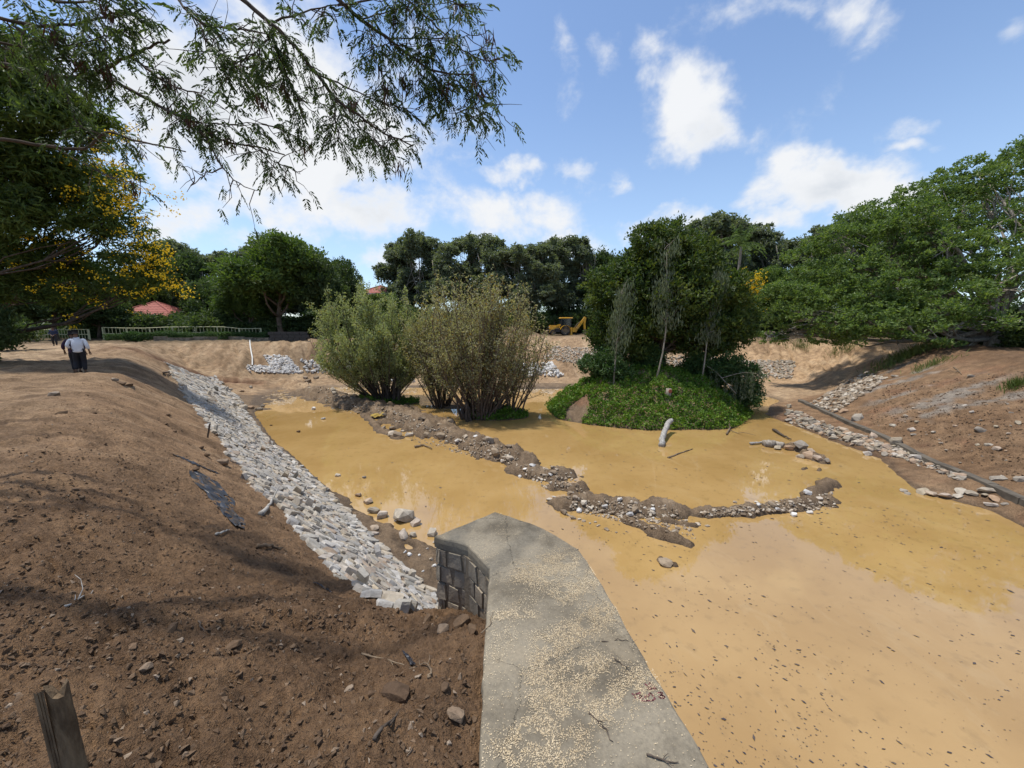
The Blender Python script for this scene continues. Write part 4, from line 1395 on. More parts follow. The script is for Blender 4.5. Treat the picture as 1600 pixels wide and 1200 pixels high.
clods('soil_clods', 'crumbly clods of dark soil over the left bank', [([(0, 700), (360, 720), (520, 900), (0, 900)], .33), ([(100, 600), (250, 590), (370, 730), (40, 720)], .12), ([(0, 900), (560, 920), (745, 985), (0, 1060)], .35), ([(0, 1040), (745, 985), (740, 1200), (0, 1200)], .2)], 14000, 50, 'clod', 0.006, 0.055)
clods('rubble_crumbs', 'crumbs of mud and stone on the dredged ridges', [([(450, 588), (620, 640), (690, 676), (520, 640)], .3), ([(620, 645), (810, 706), (810, 730), (640, 690)], .3), ([(870, 775), (1060, 790), (1090, 845), (900, 800)], .22), ([(800, 726), (890, 736), (910, 768), (850, 765)], .10), ([(1095, 800), (1300, 770), (1310, 795), (1100, 808)], .18)], 5000, 51, 'bar_stone', 0.025, 0.20)
clods('toe_stones', 'small pale stones filling the foot of the right bank', [([(1222, 632), (1300, 666), (1300, 684), (1236, 664)], .3), ([(1300, 666), (1430, 708), (1430, 724), (1300, 684)], .55), ([(1430, 712), (1510, 742), (1500, 752), (1430, 726)], .15)], 900, 53, 'bank_stone', 0.12, 0.36)
clods('bank_crumbs', 'clods and stones over the bare right bank', [([(1390, 600), (1600, 580), (1600, 760), (1330, 650)], 1.0)], 4600, 52, 'clod', 0.02, 0.15)
# ------------------------------------------------------------------ leaves, crowns, trunks
def unit(v):
    return v / (np.linalg.norm(v, axis=-1, keepdims=True) + 1e-9)


def leaf_arrays(c, axis, length, width, r, fold=0.25):
    """one folded pointed leaf (two triangles of a quad) per centre"""
    m = len(c)
    axis = unit(axis)
    rndv = r.normal(0, 1, (m, 3))
    side = unit(np.cross(axis, rndv))
    nrm = np.cross(axis, side)
    L, W = np.broadcast_to(length, (m,))[:, None], np.broadcast_to(width, (m,))[:, None]
    p0 = c - axis * L * .5
    p1 = c + side * W * .5 + nrm * W * fold
    p2 = c + axis * L * .5
    p3 = c - side * W * .5 + nrm * W * fold
    v = np.stack([p0, p1, p2, p3], 1).reshape(-1, 3)
    return v, np.arange(m * 4).reshape(m, 4)


def crown_points(lobes, n, r, hollow=0.55):
    """clump centres spread through a set of ellipsoid lobes (cx, cy, cz, rx, ry, rz)"""
    lob = np.array(lobes, float)
    w = (lob[:, 3] * lob[:, 4] * lob[:, 5]) ** 0.75
    k = r.choice(len(lob), n, p=w / w.sum())
    d = unit(r.normal(0, 1, (n, 3)))
    q = hollow + (1 - hollow) * r.rand(n) ** 0.7
    return lob[k, :3] + d * lob[k, 3:6] * q[:, None], k


def crown_arrays(lobes, n_clump, per, clump_r, leaf, r, droop=0.0, aspect=0.42, flat=0.75, hollow=0.5, spread_up=0.35):
    cc, k = crown_points(lobes, n_clump, r, hollow)
    out_c, out_a = [], []
    cr = clump_r * r.uniform(.55, 1.35, n_clump)
    g = r.normal(0, 1, (n_clump, per, 3))
    g = g / np.maximum(np.linalg.norm(g, axis=-1, keepdims=True), .6) * (r.rand(n_clump, per, 1) ** .5)
    off = g * cr[:, None, None] * np.array([1, 1, flat])
    pos = cc[:, None] + off
    ax = unit(off) + r.normal(0, .6, off.shape)
    ax[..., 2] += spread_up - droop
    L = leaf * r.uniform(.65, 1.3, (n_clump, per))
    v, f = leaf_arrays(pos.reshape(-1, 3), ax.reshape(-1, 3), L.ravel(), L.ravel() * aspect, r)
    return v, f, cc


def limb_path(a, b, r, bow=0.18, n=6, sag=0.0):
    a, b = np.array(a, float), np.array(b, float)
    t = np.linspace(0, 1, n)[:, None]
    L = np.linalg.norm(b - a)
    p = a * (1 - t) + b * t
    o = r.normal(0, bow * L, 3) * np.array([1, 1, .5])
    p = p + np.sin(t * np.pi) * o + np.sin(t * 2 * np.pi) * r.normal(0, bow * .35 * L, 3)
    p[:, 2] += np.sin(t[:, 0] * np.pi) * sag * L
    return p


def trunk_arrays(mb, lobes, cc, r, height, rad, fork, n_branch, lean=(0, 0), stems=1, twig=0.02, sides=7):
    lob = np.array(lobes, float)
    for s in range(stems):
        base = np.array([0, 0, -0.15]) + (np.append(r.normal(0, rad * 1.4, 2), 0) if stems > 1 else 0)
        tgt = np.array([lean[0], lean[1], height * 0.9]) + (np.append(r.normal(0, height * .10, 2), 0) if stems > 1 else 0)
        path = limb_path(base, tgt, r, 0.05, 8)
        rr_ = rad * np.linspace(1.0, .22, 8)
        rr_[0] *= 1.35
        mb.tube(path, rr_, sides)
        n_l = max(2, len(lob) // stems)
        for i in r.permutation(len(lob))[:n_l]:
            j = int(np.clip(fork * 8 + r.randint(0, 4), 1, 6))
            p = limb_path(path[j], lob[i, :3], r, 0.10, 6)
            mb.tube(p, rr_[j] * np.linspace(.62, .18, 6), sides - 2)
            near = np.argsort(np.linalg.norm(cc - lob[i, :3], axis=1))[:max(2, n_branch)]
            for c in r.permutation(near)[:n_branch]:
                q = p[r.randint(2, 6)]
                mb.tube(limb_path(q, cc[c], r, 0.10, 5), np.linspace(rr_[j] * .22, twig * .5, 5), 4, cap=False)


TREE_MESH = {}


def tree_meshes(key, seed, lobes, height, rad, leaf_mat, bark, n_clump, per, clump_r, leaf, fork=.35, n_branch=5, stems=1, lean=(0, 0), **kw):
    r = np.random.RandomState(seed)
    v, f, cc = crown_arrays(lobes, n_clump, per, clump_r, leaf, r, **kw)
    crown = mesh_np(key + '_crown', v, f, MATS[leaf_mat])
    mb = MB()
    trunk_arrays(mb, lobes, cc, r, height, rad, fork, n_branch, lean, stems)
    TREE_MESH[key] = (mb.mesh(key + '_trunk', MATS[bark], smooth=True), crown)
    return TREE_MESH[key]


def place_tree(key, name, label, cat, loc, rz=0.0, scale=(1, 1, 1), group=None):
    t = empty(name, loc, rz, label=label, cat=cat, group=group)
    t.scale = scale
    tr, cr = TREE_MESH[key]
    link('trunk', tr, t)
    link('crown', cr, t)
    return t


def ground_at(px, Y):
    """place on the ground under pixel column px at distance Y"""
    x = (px - 800) / F * (Y * CP + 4.4 * SP)
    return (x, Y, height1(x, Y))


def blob_lobes(seed, n, R_, zc, zr, lr, flat=.8):
    r = np.random.RandomState(seed)
    L = []
    for i in range(n):
        a = i / n * 6.28 + r.uniform(-.5, .5)
        q = R_ * r.uniform(.35, 1.0)
        L.append((q * math.cos(a), q * math.sin(a), zc + zr * r.uniform(-1, 1), lr * r.uniform(.75, 1.25), lr * r.uniform(.75, 1.25), lr * flat * r.uniform(.75, 1.25)))
    L.append((0, 0, zc + zr * .9, lr, lr, lr * flat))
    return L


# kinds for the belt of trees behind the banks
tree_meshes('gum_a', 1, blob_lobes(1, 19, 3.1, 9.0, 4.2, 1.35, .9), 13, .20, 'leaf_grey', 'bark_pale', 620, 40, .62, .42, fork=.4, n_branch=5, droop=.7, hollow=.3)
tree_meshes('gum_b', 2, blob_lobes(2, 17, 2.9, 9.2, 4.2, 1.3, .95), 13, .17, 'leaf_grey', 'bark_pale', 560, 40, .60, .42, fork=.45, n_branch=5, droop=.7, hollow=.3, stems=2)
tree_meshes('round_a', 3, blob_lobes(3, 10, 2.7, 5.0, 2.0, 1.7, .8), 7.2, .22, 'leaf_dark', 'bark_brown', 430, 52, .8, .36, fork=.25, n_branch=4)
tree_meshes('round_b', 4, blob_lobes(4, 11, 3.2, 5.6, 2.2, 1.8, .75), 8.0, .24, 'leaf_mid', 'bark_brown', 470, 52, .85, .36, fork=.25, n_branch=4)
tree_meshes('thin_a', 5, blob_lobes(5, 8, 2.2, 7.6, 2.2, 1.5, .9), 9.5, .12, 'leaf_dark', 'bark_pale', 380, 50, .8, .38, fork=.35, n_branch=5, stems=4)
tree_meshes('under', 6, blob_lobes(6, 9, 2.0, 1.5, .8, 1.2, .8), 2.4, .08, 'leaf_dark', 'bark_dark', 300, 46, .65, .30, fork=.2, n_branch=3, stems=3)

# what is far behind reads as one dark mass
def far_wood():
    r = np.random.RandomState(9)
    lobes = []
    for i in range(330):
        a = R(-66 + 132 * (i + r.rand()) / 330)
        d = r.uniform(82, 108)
        x, y = d * math.sin(a) * 1.05, d * math.cos(a)
        h = r.uniform(4, 11) if i % 2 else r.uniform(3, 6)
        lobes.append((x, y, CAM_H - 1.6 + h * .42, r.uniform(3, 5), r.uniform(2, 3), h * .6))
    v, f, cc = crown_arrays(lobes, 3800, 24, 1.5, .75, r, hollow=.3)
    o = link('treeline', mesh_np('treeline', v, f, MATS['leaf_dark']))
    tag(o, 'dark wood closing the view behind the tree belt', None, kind='stuff')


far_wood()

r_ = random.Random(77)
# left gums
NTH = ['first', 'second', 'third', 'fourth', 'fifth', 'sixth', 'seventh', 'eighth', 'ninth', 'tenth']
for q_, (px, Y, s) in enumerate(sorted([(285, 74, .95), (325, 80, .92), (372, 76, .98), (410, 82, .98), (445, 78, .92), (250, 78, .85), (480, 84, .95), (525, 86, .78)])):
    place_tree(r_.choice(('gum_a', 'gum_b')), 'gum_tree', NTH[q_] + ' grey-green gum tree from the left in the belt behind the pavilion', 'tree', ground_at(px, Y), r_.uniform(0, 6), (s * 1.25, s * 1.25, s * r_.uniform(1.12, 1.3)), 'gum trees behind the pavilion')
# centre
for q_, (px, Y, s, k) in enumerate([(632, 78, 1.1, 'gum_b'), (660, 74, 1.12, 'gum_a'), (705, 70, 1.02, 'gum_b'), (740, 76, 1.05, 'gum_a'), (775, 72, 1.02, 'gum_b'), (808, 70, 1.0, 'gum_a'), (838, 69, .98, 'gum_b'), (868, 76, 1.08, 'gum_a'), (902, 78, 1.1, 'gum_b'), (935, 79, 1.25, 'thin_a')]):
    place_tree(k, 'gum_tree' if 'gum' in k else 'slender_tree', NTH[q_] + ' tall pale-stemmed tree from the left in the grove behind the digger', 'tree', ground_at(px, Y), r_.uniform(0, 6), (s * 1.2, s * 1.2, s * r_.uniform(1.08, 1.25)), 'grove trees behind the digger')
for q_, (px, Y, s, k) in enumerate([(1075, 82, 1.12, 'gum_b'), (1110, 76, 1.12, 'gum_a'), (1150, 80, 1.12, 'gum_a'), (1190, 78, 1.05, 'gum_b'), (1235, 80, 1.02, 'gum_a'), (1275, 74, 1.02, 'gum_b'), (1320, 76, 1.1, 'gum_a'), (1365, 78, 1.15, 'gum_b'), (1420, 80, 1.1, 'gum_a')]):
    place_tree(k, 'gum_tree', NTH[q_] + ' grey tree from the left in the row rising behind the palm', 'tree', ground_at(px, Y), r_.uniform(0, 6), (s * 1.35, s * 1.35, s * r_.uniform(1.2, 1.42)), 'grey trees behind the palm')
# mid-height trees in front of the belt
for px, Y, s, k, lb in [(392, 56, (1.1, 1.0, .95), 'round_b', 'mid green bushy tree left of the tall green tree'), (445, 54, (1.6, 1.5, 1.52), 'round_b', 'tall broad green tree left of the willow thickets'), (505, 57, (1.15, 1.15, 1.5), 'round_a', 'dark rounded tree overlapping the tall green tree'),
                        (545, 63, (1.0, 1.0, 1.5), 'round_a', 'dark tree just left of the hidden red roof'), (345, 62, (1.2, 1.2, 1.15), 'round_a', 'dark spreading tree right of the pavilion'), (312, 66, (1.2, 1.2, 1.25), 'thin_a', 'soft grey-green tree behind the pavilion'), (225, 66, (1.2, 1.2, 1.3), 'round_a', 'dark tree behind the left end of the pavilion roof'),
                        (160, 52, (1, 1, .9), 'round_a', 'dark tree behind the walkers'), (95, 48, (1, 1, 1.0), 'round_b', 'green tree behind the railing at far left'), (30, 44, (1, 1, .95), 'round_a', 'dark tree at the far left behind the flowering tree'), (178, 57, (.6, .6, .5), 'round_b', 'low arching green shrub tree in front of the pavilion'),
                        (600, 70, (.9, .9, .8), 'round_b', 'low green tree beside the hidden red roof'), (640, 68, (.7, .7, .62), 'round_a', 'low dark tree right of the hidden red roof'), (1010, 68, (1.2, 1.2, 1.7), 'round_a', 'dark tree behind the island tree'), (1105, 68, (1.1, 1.1, 1.4), 'round_a', 'dark tree under the palm'),
                        (1195, 62, (1.1, 1.1, 1.15), 'round_b', 'green tree right of the palm'), (1240, 56, (1.1, 1.1, 1.1), 'round_b', 'light green tree overhanging the far bank crest')]:
    place_tree(k, 'broadleaf_tree', lb, 'tree', ground_at(px, Y), r_.uniform(0, 6), s)
# undergrowth under the belt
for px, Y in [(x_, 76.5 + (x_ % 3)) for x_ in range(520, 1010, 44)] + [(180, 56), (240, 55), (290, 58), (330, 56), (380, 60), (430, 58), (480, 60), (530, 66), (585, 68), (640, 72), (690, 70), (735, 71), (780, 69), (830, 68), (870, 74), (915, 75), (950, 74), (990, 69), (1040, 70), (1090, 66), (1130, 62), (1170, 60), (1210, 58), (1260, 60), (1310, 58), (1360, 56), (1410, 55), (60, 58), (120, 60), (10, 56)]:
    place_tree('under', 'undergrowth_bush', 'dark bush in the undergrowth beneath the tree belt', 'bush', ground_at(px, Y), r_.uniform(0, 6), (1.7, 1.5, r_.uniform(1.0, 1.7)), 'bushes beneath the tree belt')


# ------------------------------------------------------------------ the island with its tree
def island():
    mx, my, ra, rb_, mh = MOUND
    r = np.random.RandomState(14)
    lobes = [(0, 0, 7.2, 3.4, 2.8, 2.2), (-3.3, .2, 5.6, 2.8, 2.4, 1.9), (3.2, .1, 5.4, 2.9, 2.4, 1.9), (4.4, 0, 4.2, 2.0, 1.8, 1.2), (-2.7, -.8, 1.5, 1.5, 1.2, .8), (2.5, -.8, 1.5, 1.6, 1.2, .8), (-4.0, 0, 2.3, 1.5, 1.3, .9), (4.2, 0, 2.2, 1.6, 1.3, .9), (.2, 1.4, 1.9, 2.2, 1.0, .9), (-3.2, -.3, 2.2, 1.6, 1.3, 1.0), (3.3, -.3, 2.1, 1.7, 1.3, 1.0), (-1.5, .9, 2.2, 1.5, 1.0, .9), (1.8, .9, 2.2, 1.6, 1.0, .9), (0, -.4, 3.4, 2.9, 1.8, 1.2), (4.6, -.3, 2.9, 1.8, 1.5, 1.0), (2.2, -1.2, 3.0, 2.0, 1.4, 1.1), (-2.4, -1.2, 3.2, 2.0, 1.4, 1.1), (-1.2, -.5, 8.6, 1.9, 1.9, 1.5), (1.4, .3, 8.4, 2.0, 2.0, 1.4), (0.3, -1.6, 5.0, 2.6, 1.9, 1.6), (-3.3, -.6, 3.8, 2.0, 1.8, 1.2), (3.5, -.2, 3.7, 2.0, 1.8, 1.2),
             (0, .2, 9.7, 1.0, 1.0, 1.0), (0, 1.6, 5.6, 2.8, 2, 1.9), (-2.2, 1, 7.2, 1.7, 1.6, 1.3), (2.5, .8, 7.3, 1.7, 1.6, 1.3)]
    tree_meshes('island', 15, lobes, 8.0, .26, 'leaf_island', 'bark_dark', 2600, 38, .56, .25, fork=.22, n_branch=9, hollow=.5, aspect=.5)
    x, y = 11.0, 27.9
    place_tree('island', 'island_tree', 'big dense dark green tree standing on the leafy island mound', 'tree', (x, y, height1(x, y)))
    # the low shrubs round its foot
    tree_meshes('foot_shrub', 16, [(0, 0, 1.3, 1.3, 1.1, .8), (-.9, 0, .9, 1.0, .9, .6), (1.0, .1, 1.2, 1.1, .9, .7), (.3, -.4, 1.9, .8, .8, .6)], 1.9, .06, 'leaf_hedge', 'bark_dark', 190, 34, .42, .20, fork=.2, n_branch=4, stems=3, droop=.4)
    for (px, Y, s, lb) in [(945, 26.4, 1.05, 'leafy shrub at the left foot of the island tree'), (1128, 26.6, 1.15, 'dark shrub at the right foot of the island tree'), (1085, 27.2, .85, 'low shrub right of the island tree trunk'), (1005, 27.4, .8, 'low shrub left of the island tree trunk'), (1165, 26.4, .9, 'drooping shrub at the right edge of the island')]:
        g = ground_at(px, Y)
        place_tree('foot_shrub', 'shrub', lb, 'shrub', (g[0], g[1], g[2] - .1), rnd.uniform(0, 6), (s, s, s))
    # slim pale gum saplings with hanging sprays
    for (px, Y, h, lb) in [(1022, 24.9, 8.2, 'slim gum sapling with hanging grey sprays in front of the island tree'), (958, 25.2, 5.6, 'thin pale sapling on the left of the island tree'), (1095, 25.8, 6.2, 'thin sapling on the right of the island tree')]:
        g = ground_at(px, Y)
        t = empty('sapling', g, label=lb, cat='sapling')
        mb = MB()
        p = limb_path((0, 0, -.2), (.3, 0, h), r, .03, 9)
        mb.tube(p, np.linspace(.06, .015, 9), 6)
        cs, ax = [], []
        for k in range(26):
            q = p[r.randint(4, 9)] + r.normal(0, .1, 3)
            e = q + np.array([r.normal(0, .42), r.normal(0, .38), r.uniform(.25, 1.0)])
            mb.tube(limb_path(q, e, r, .1, 4), np.linspace(.018, .006, 4), 4, cap=False)
            m = 60
            c = e + r.normal(0, .22, (m, 3)) - np.c_[np.zeros((m, 2)), r.rand(m) * 1.0]
            cs.append(c)
            ax.append(np.c_[r.normal(0, .22, (m, 2)), -np.ones(m)])
        mb.build('stem', MATS['bark_pale'], t, smooth=True)
        c, a = np.concatenate(cs), np.concatenate(ax)
        v, f = leaf_arrays(c, a, r.uniform(.2, .36, len(c)), .06, r)
        link('foliage', mesh_np('foliage', v, f, MATS['leaf_grey']), t)
    # dry hanging spray at the right edge
    g = at_y(1172, 612, 24.5)
    t = empty('hanging_branch', tuple(g), label='drooping branch with withered grey leaves over the right side of the island', cat='branch')
    mb = MB()
    A = np.array(at_y(1105, 572, 26)) - np.array(g)
    p = limb_path(A, np.array(at_y(1150, 615, 24.6)) - np.array(g), r, .03, 8, sag=.06)
    p2 = limb_path(p[4], np.array(at_y(1185, 585, 24.6)) - np.array(g), r, .05, 6, sag=.1)
    mb.tube(p, np.linspace(.045, .02, 8), 6)
    mb.tube(p2, np.linspace(.03, .012, 6), 5)
    mb.build('stem', MATS['bark_pale'], t, smooth=True)
    cs = []
    for k in range(34):
        q = (p2 if r.rand() < .7 else p)[r.randint(2, 6)] + r.normal(0, .25, 3)
        m = 26
        cs.append(q + r.normal(0, .06, (m, 3)) - np.c_[np.zeros((m, 2)), r.rand(m) * 1.7])
    c = np.concatenate(cs)
    v, f = leaf_arrays(c, np.c_[r.normal(0, .2, (len(c), 2)), -np.ones(len(c))], r.uniform(.12, .25, len(c)), .05, r)
    link('foliage', mesh_np('foliage', v, f, MATS['leaf_grey']), t)

    # creeping cover on the mound and round the willows
    def cover(m, n, seed, label, gap=None):
        r = np.random.RandomState(seed)
        a, q = r.rand(n) * 6.283, r.rand(n) ** .5 * 1.06
        X, Y = m[0] + np.cos(a) * q * m[2], m[1] + np.sin(a) * q * m[3]
        Z = height(X, Y)
        k = Z > 0.02
        if gap is not None:
            k &= np.hypot((X - gap[0]) / gap[2], (Y - gap[1]) / gap[3]) > 1 + .3 * perlin(X * 1.5, Y * 1.5)
        X, Y, Z = X[k], Y[k], Z[k]
        lum = np.clip(fbm(X * 1.8, Y * 1.8, 3) + .35, 0, 1)
        nr = normals_at(X, Y, .3)
        c = np.c_[X, Y, Z] + nr * (r.rand(len(X)) * (.03 + .55 * lum))[:, None]
        ax = r.normal(0, .8, c.shape) + nr * .35
        v, f = leaf_arrays(c, ax, r.uniform(.09, .19, len(c)), r.uniform(.06, .12, len(c)), r, .15)
        o = link('ground_cover', mesh_np('ground_cover', v, f, MATS['leaf_cover']))
        tag(o, label, None, kind='stuff')
    gp = hits([(902, 640)])[0]
    cover(MOUND, 78000, 60, 'dense bright creeping plants covering the island mound', (gp[0], gp[1], .75, 1.0))
    cover(WMOUNDS[1], 9000, 61, 'green creepers round the foot of the right willow thicket')
    cover(WMOUNDS[0], 5000, 62, 'green creepers round the foot of the left willow thicket')


island()


# ------------------------------------------------------------------ many-stemmed willow thickets
def willow(name, label, px, Y, n_stem, H, spread, leaf_mat, seed, n_leaf, lean=0.0, leaf=.19, bark='bark_dark', sub=7, base_r=.5, up=.9, low=.18):
    r = np.random.RandomState(seed)
    g = ground_at(px, Y)
    t = empty(name, (g[0], g[1], max(g[2], 0.0)), label=label, cat='thicket')
    mb = MB()
    ends = []
    for s in range(n_stem):
        a = r.rand() * 6.283
        q = r.rand() ** .6
        b = np.array([math.cos(a) * base_r * r.rand(), math.sin(a) * base_r * r.rand(), -.3])
        top = np.array([math.cos(a) * q * spread + lean * H * .3, math.sin(a) * q * spread * .75, H * (1 - .28 * q ** 2) * (r.uniform(.45, 1.03) if s % 3 else r.uniform(.85, 1.05))])
        n = 9
        tt = np.linspace(0, 1, n)[:, None]
        p = b * (1 - tt) + top * tt
        p[:, :2] += (np.sin(tt * np.pi * .5) - tt) * (top[:2] - b[:2]) * .55
        p += np.sin(tt * np.pi) * r.normal(0, .16, 3) + np.sin(tt * 7 + r.rand() * 6) * r.normal(0, .05, 3)
        rad = r.uniform(.035, .075)
        mb.tube(p, rad * np.linspace(1, .16, n), 5, cap=False)
        for k in range(sub):
            i = r.randint(2, n - 1)
            u = r.rand()
            st = p[i] * (1 - u) + p[min(i + 1, n - 1)] * u
            e = st + np.array([r.normal(0, .55), r.normal(0, .55), up * r.uniform(.5, 1.7)]) + (p[min(i + 1, n - 1)] - p[i]) * .3
            q_ = limb_path(st, e, r, .07, 4)
            mb.tube(q_, np.linspace(rad * .35, .006, 4), 4, cap=False)
            ends.append(q_)
    mb.build('stems', MATS[bark], t, smooth=True)
    E = np.concatenate([limb[None] for limb in ends])
    k = r.randint(0, len(E), n_leaf)
    u = r.rand(n_leaf) * 2.999
    i = u.astype(int)
    f_ = (u - i)[:, None]
    c = E[k, i] * (1 - f_) + E[k, i + 1] * f_ + r.normal(0, .13, (n_leaf, 3))
    c = c[c[:, 2] > H * low * r.uniform(.3, 1.3, len(c))]
    ax = r.normal(0, .7, c.shape) + np.array([0, 0, .25])
    v, f = leaf_arrays(c, ax, r.uniform(.6, 1.3, len(c)) * leaf, leaf * .36, r)
    link('foliage', mesh_np('foliage', v, f, MATS[leaf_mat]), t)
    return t


willow('willow_thicket', 'silvery green willow thicket with many thin stems left of the bare one', 600, 30.4, 90, 8.2, 5.0, 'leaf_willow', 70, 62000, lean=-.22, base_r=.75, low=.05)
willow('willow_thicket', 'half-bare brownish willow thicket with upright thin stems', 752, 25.0, 95, 8.0, 3.9, 'leaf_dry', 71, 23000, lean=0.05, bark='bark_brown', base_r=1.0, up=1.25)
willow('willow_thicket', 'thin olive willow between the two big thickets', 690, 28.6, 44, 7.6, 2.9, 'leaf_dry', 72, 18000, lean=-.05, base_r=.7, up=1.2)
willow('willow_sapling', 'sparse bare willow stems leaning right of the thickets', 800, 25.6, 16, 6.0, 2.0, 'leaf_dry', 73, 2600, lean=.45, bark='bark_brown', base_r=.8, sub=9)


def stump(px, Y, label, h, r0, seed):
    r = np.random.RandomState(seed)
    g = ground_at(px, Y)
    t = empty('willow_stump', (g[0], g[1], max(g[2], 0)), label=label, cat='stump')
    mb = MB()
    for k in range(9):
        a = r.rand() * 6.283
        b = np.array([math.cos(a) * r0 * r.rand(), math.sin(a) * r0 * r.rand(), -.35])
        e = b + np.array([math.cos(a) * r0 * .9, math.sin(a) * r0 * .7, h * r.uniform(.7, 1.2)])
        p = limb_path(b, e, r, .06, 5)
        mb.tube(p, r.uniform(.09, .17) * np.linspace(1.2, .5, 5), 6)
    mb.build('trunk', MATS['bark_dark'], t, smooth=True)
    mb = MB()
    for k in range(60):
        a = r.rand() * 6.283
        b = np.array([math.cos(a) * r0 * .8, math.sin(a) * r0 * .8, r.uniform(.1, h)])
        mb.tube(limb_path(b, b + np.array([math.cos(a) * .9, math.sin(a) * .9, r.uniform(-.6, .5)]), r, .12, 4), np.linspace(.016, .005, 4), 3, cap=False)
    mb.build('twigs', MATS['bark_dark'], t)


stump(612, 29.9, 'dark cluster of old trunks at the base of the silvery willow thicket', 2.1, .55, 80)
stump(738, 24.6, 'dark twiggy trunk base of the half-bare willow thicket', 1.5, .6, 81)
stump(776, 25.2, 'dark leaning trunk among creepers at the right of the half-bare thicket', 1.3, .3, 82)


# ------------------------------------------------------------------ the big tree on the right bank
def right_tree():
    T = np.array(ground_at(1543, 33.0))
    lobes = []
    r = np.random.RandomState(90)
    for (px, py, Y, rx, rz) in [(1240, 500, 35, 2.6, 1.4), (1225, 460, 36, 2.2, 1.3), (1265, 395, 38, 2.4, 1.4), (1310, 375, 37, 2.6, 1.5), (1350, 345, 38, 2.6, 1.5), (1360, 460, 33, 3, 1.7), (1440, 430, 33, 3.2, 1.8), (1440, 345, 34, 3.2, 1.8), (1500, 290, 36, 3, 1.8), (1520, 400, 33, 3.2, 2), (1290, 440, 36, 3, 1.8), (1320, 520, 32, 2.4, .8), (1390, 490, 31, 2.8, 1.3), (1460, 490, 29.5, 2.4, 1.2), (1290, 470, 34, 2.7, 1.3), (1270, 430, 37, 2.3, 1.2), (1330, 420, 35, 2.8, 1.6), (1340, 500, 32, 2.6, 1.2), (1400, 370, 35, 3.0, 1.8), (1400, 450, 32, 2.8, 1.6), (1420, 510, 29, 2.2, 1.0),
                                (1380, 330, 38, 2.2, 1.2), (1450, 310, 36, 3.0, 1.7), (1480, 390, 32, 3.0, 1.8), (1500, 460, 29, 2.4, 1.4), (1530, 270, 37, 3.2, 1.8), (1560, 350, 33, 3.2, 2.0), (1590, 430, 29, 2.8, 1.6), (1600, 260, 36, 3.2, 2.0), (1660, 320, 34, 3.5, 2.2), (1680, 420, 30, 3, 1.8), (1560, 500, 27.5, 1.6, .7), (1640, 240, 38, 3.5, 2),
                                (1740, 300, 36, 4, 2.5), (1760, 420, 30, 4, 2.5), (1200, 525, 37, 1.7, .6), (1300, 530, 33.5, 1.8, .5), (1470, 535, 28.5, 1.3, .5), (1500, 330, 42, 4, 2.5), (1620, 330, 42, 4, 2.5), (1380, 420, 42, 4, 2.4)]:
        p = np.array(at_y(px, py, Y)) - T
        lobes.append((*p, rx, rx * .9, rz))
    tree_meshes('bank_tree', 91, lobes, 7.5, .42, 'leaf_fresh', 'bark_pale', 2300, 46, .60, .27, fork=.12, n_branch=10, hollow=.45, aspect=.5, flat=.6, stems=3)
    place_tree('bank_tree', 'spreading_tree', 'huge spreading light green tree overhanging the right bank', 'tree', tuple(T))
    for px, Y, s, lb in [(1600, 34, 1.2, 'dark bush under the big tree at the right frame edge'), (1500, 38, 1.2, 'dark bush behind the big tree trunk'), (1450, 40, 1.1, 'dark bush at the end of the far bank crest'), (1570, 39, 1.3, 'dark bush deep in the shade under the big tree'), (1660, 30, 1.3, 'dark bush outside the right frame edge under the big tree')]:
        place_tree('under', 'bush', lb, 'bush', ground_at(px, Y), rnd.uniform(0, 6), (s, s, s * .9))


right_tree()


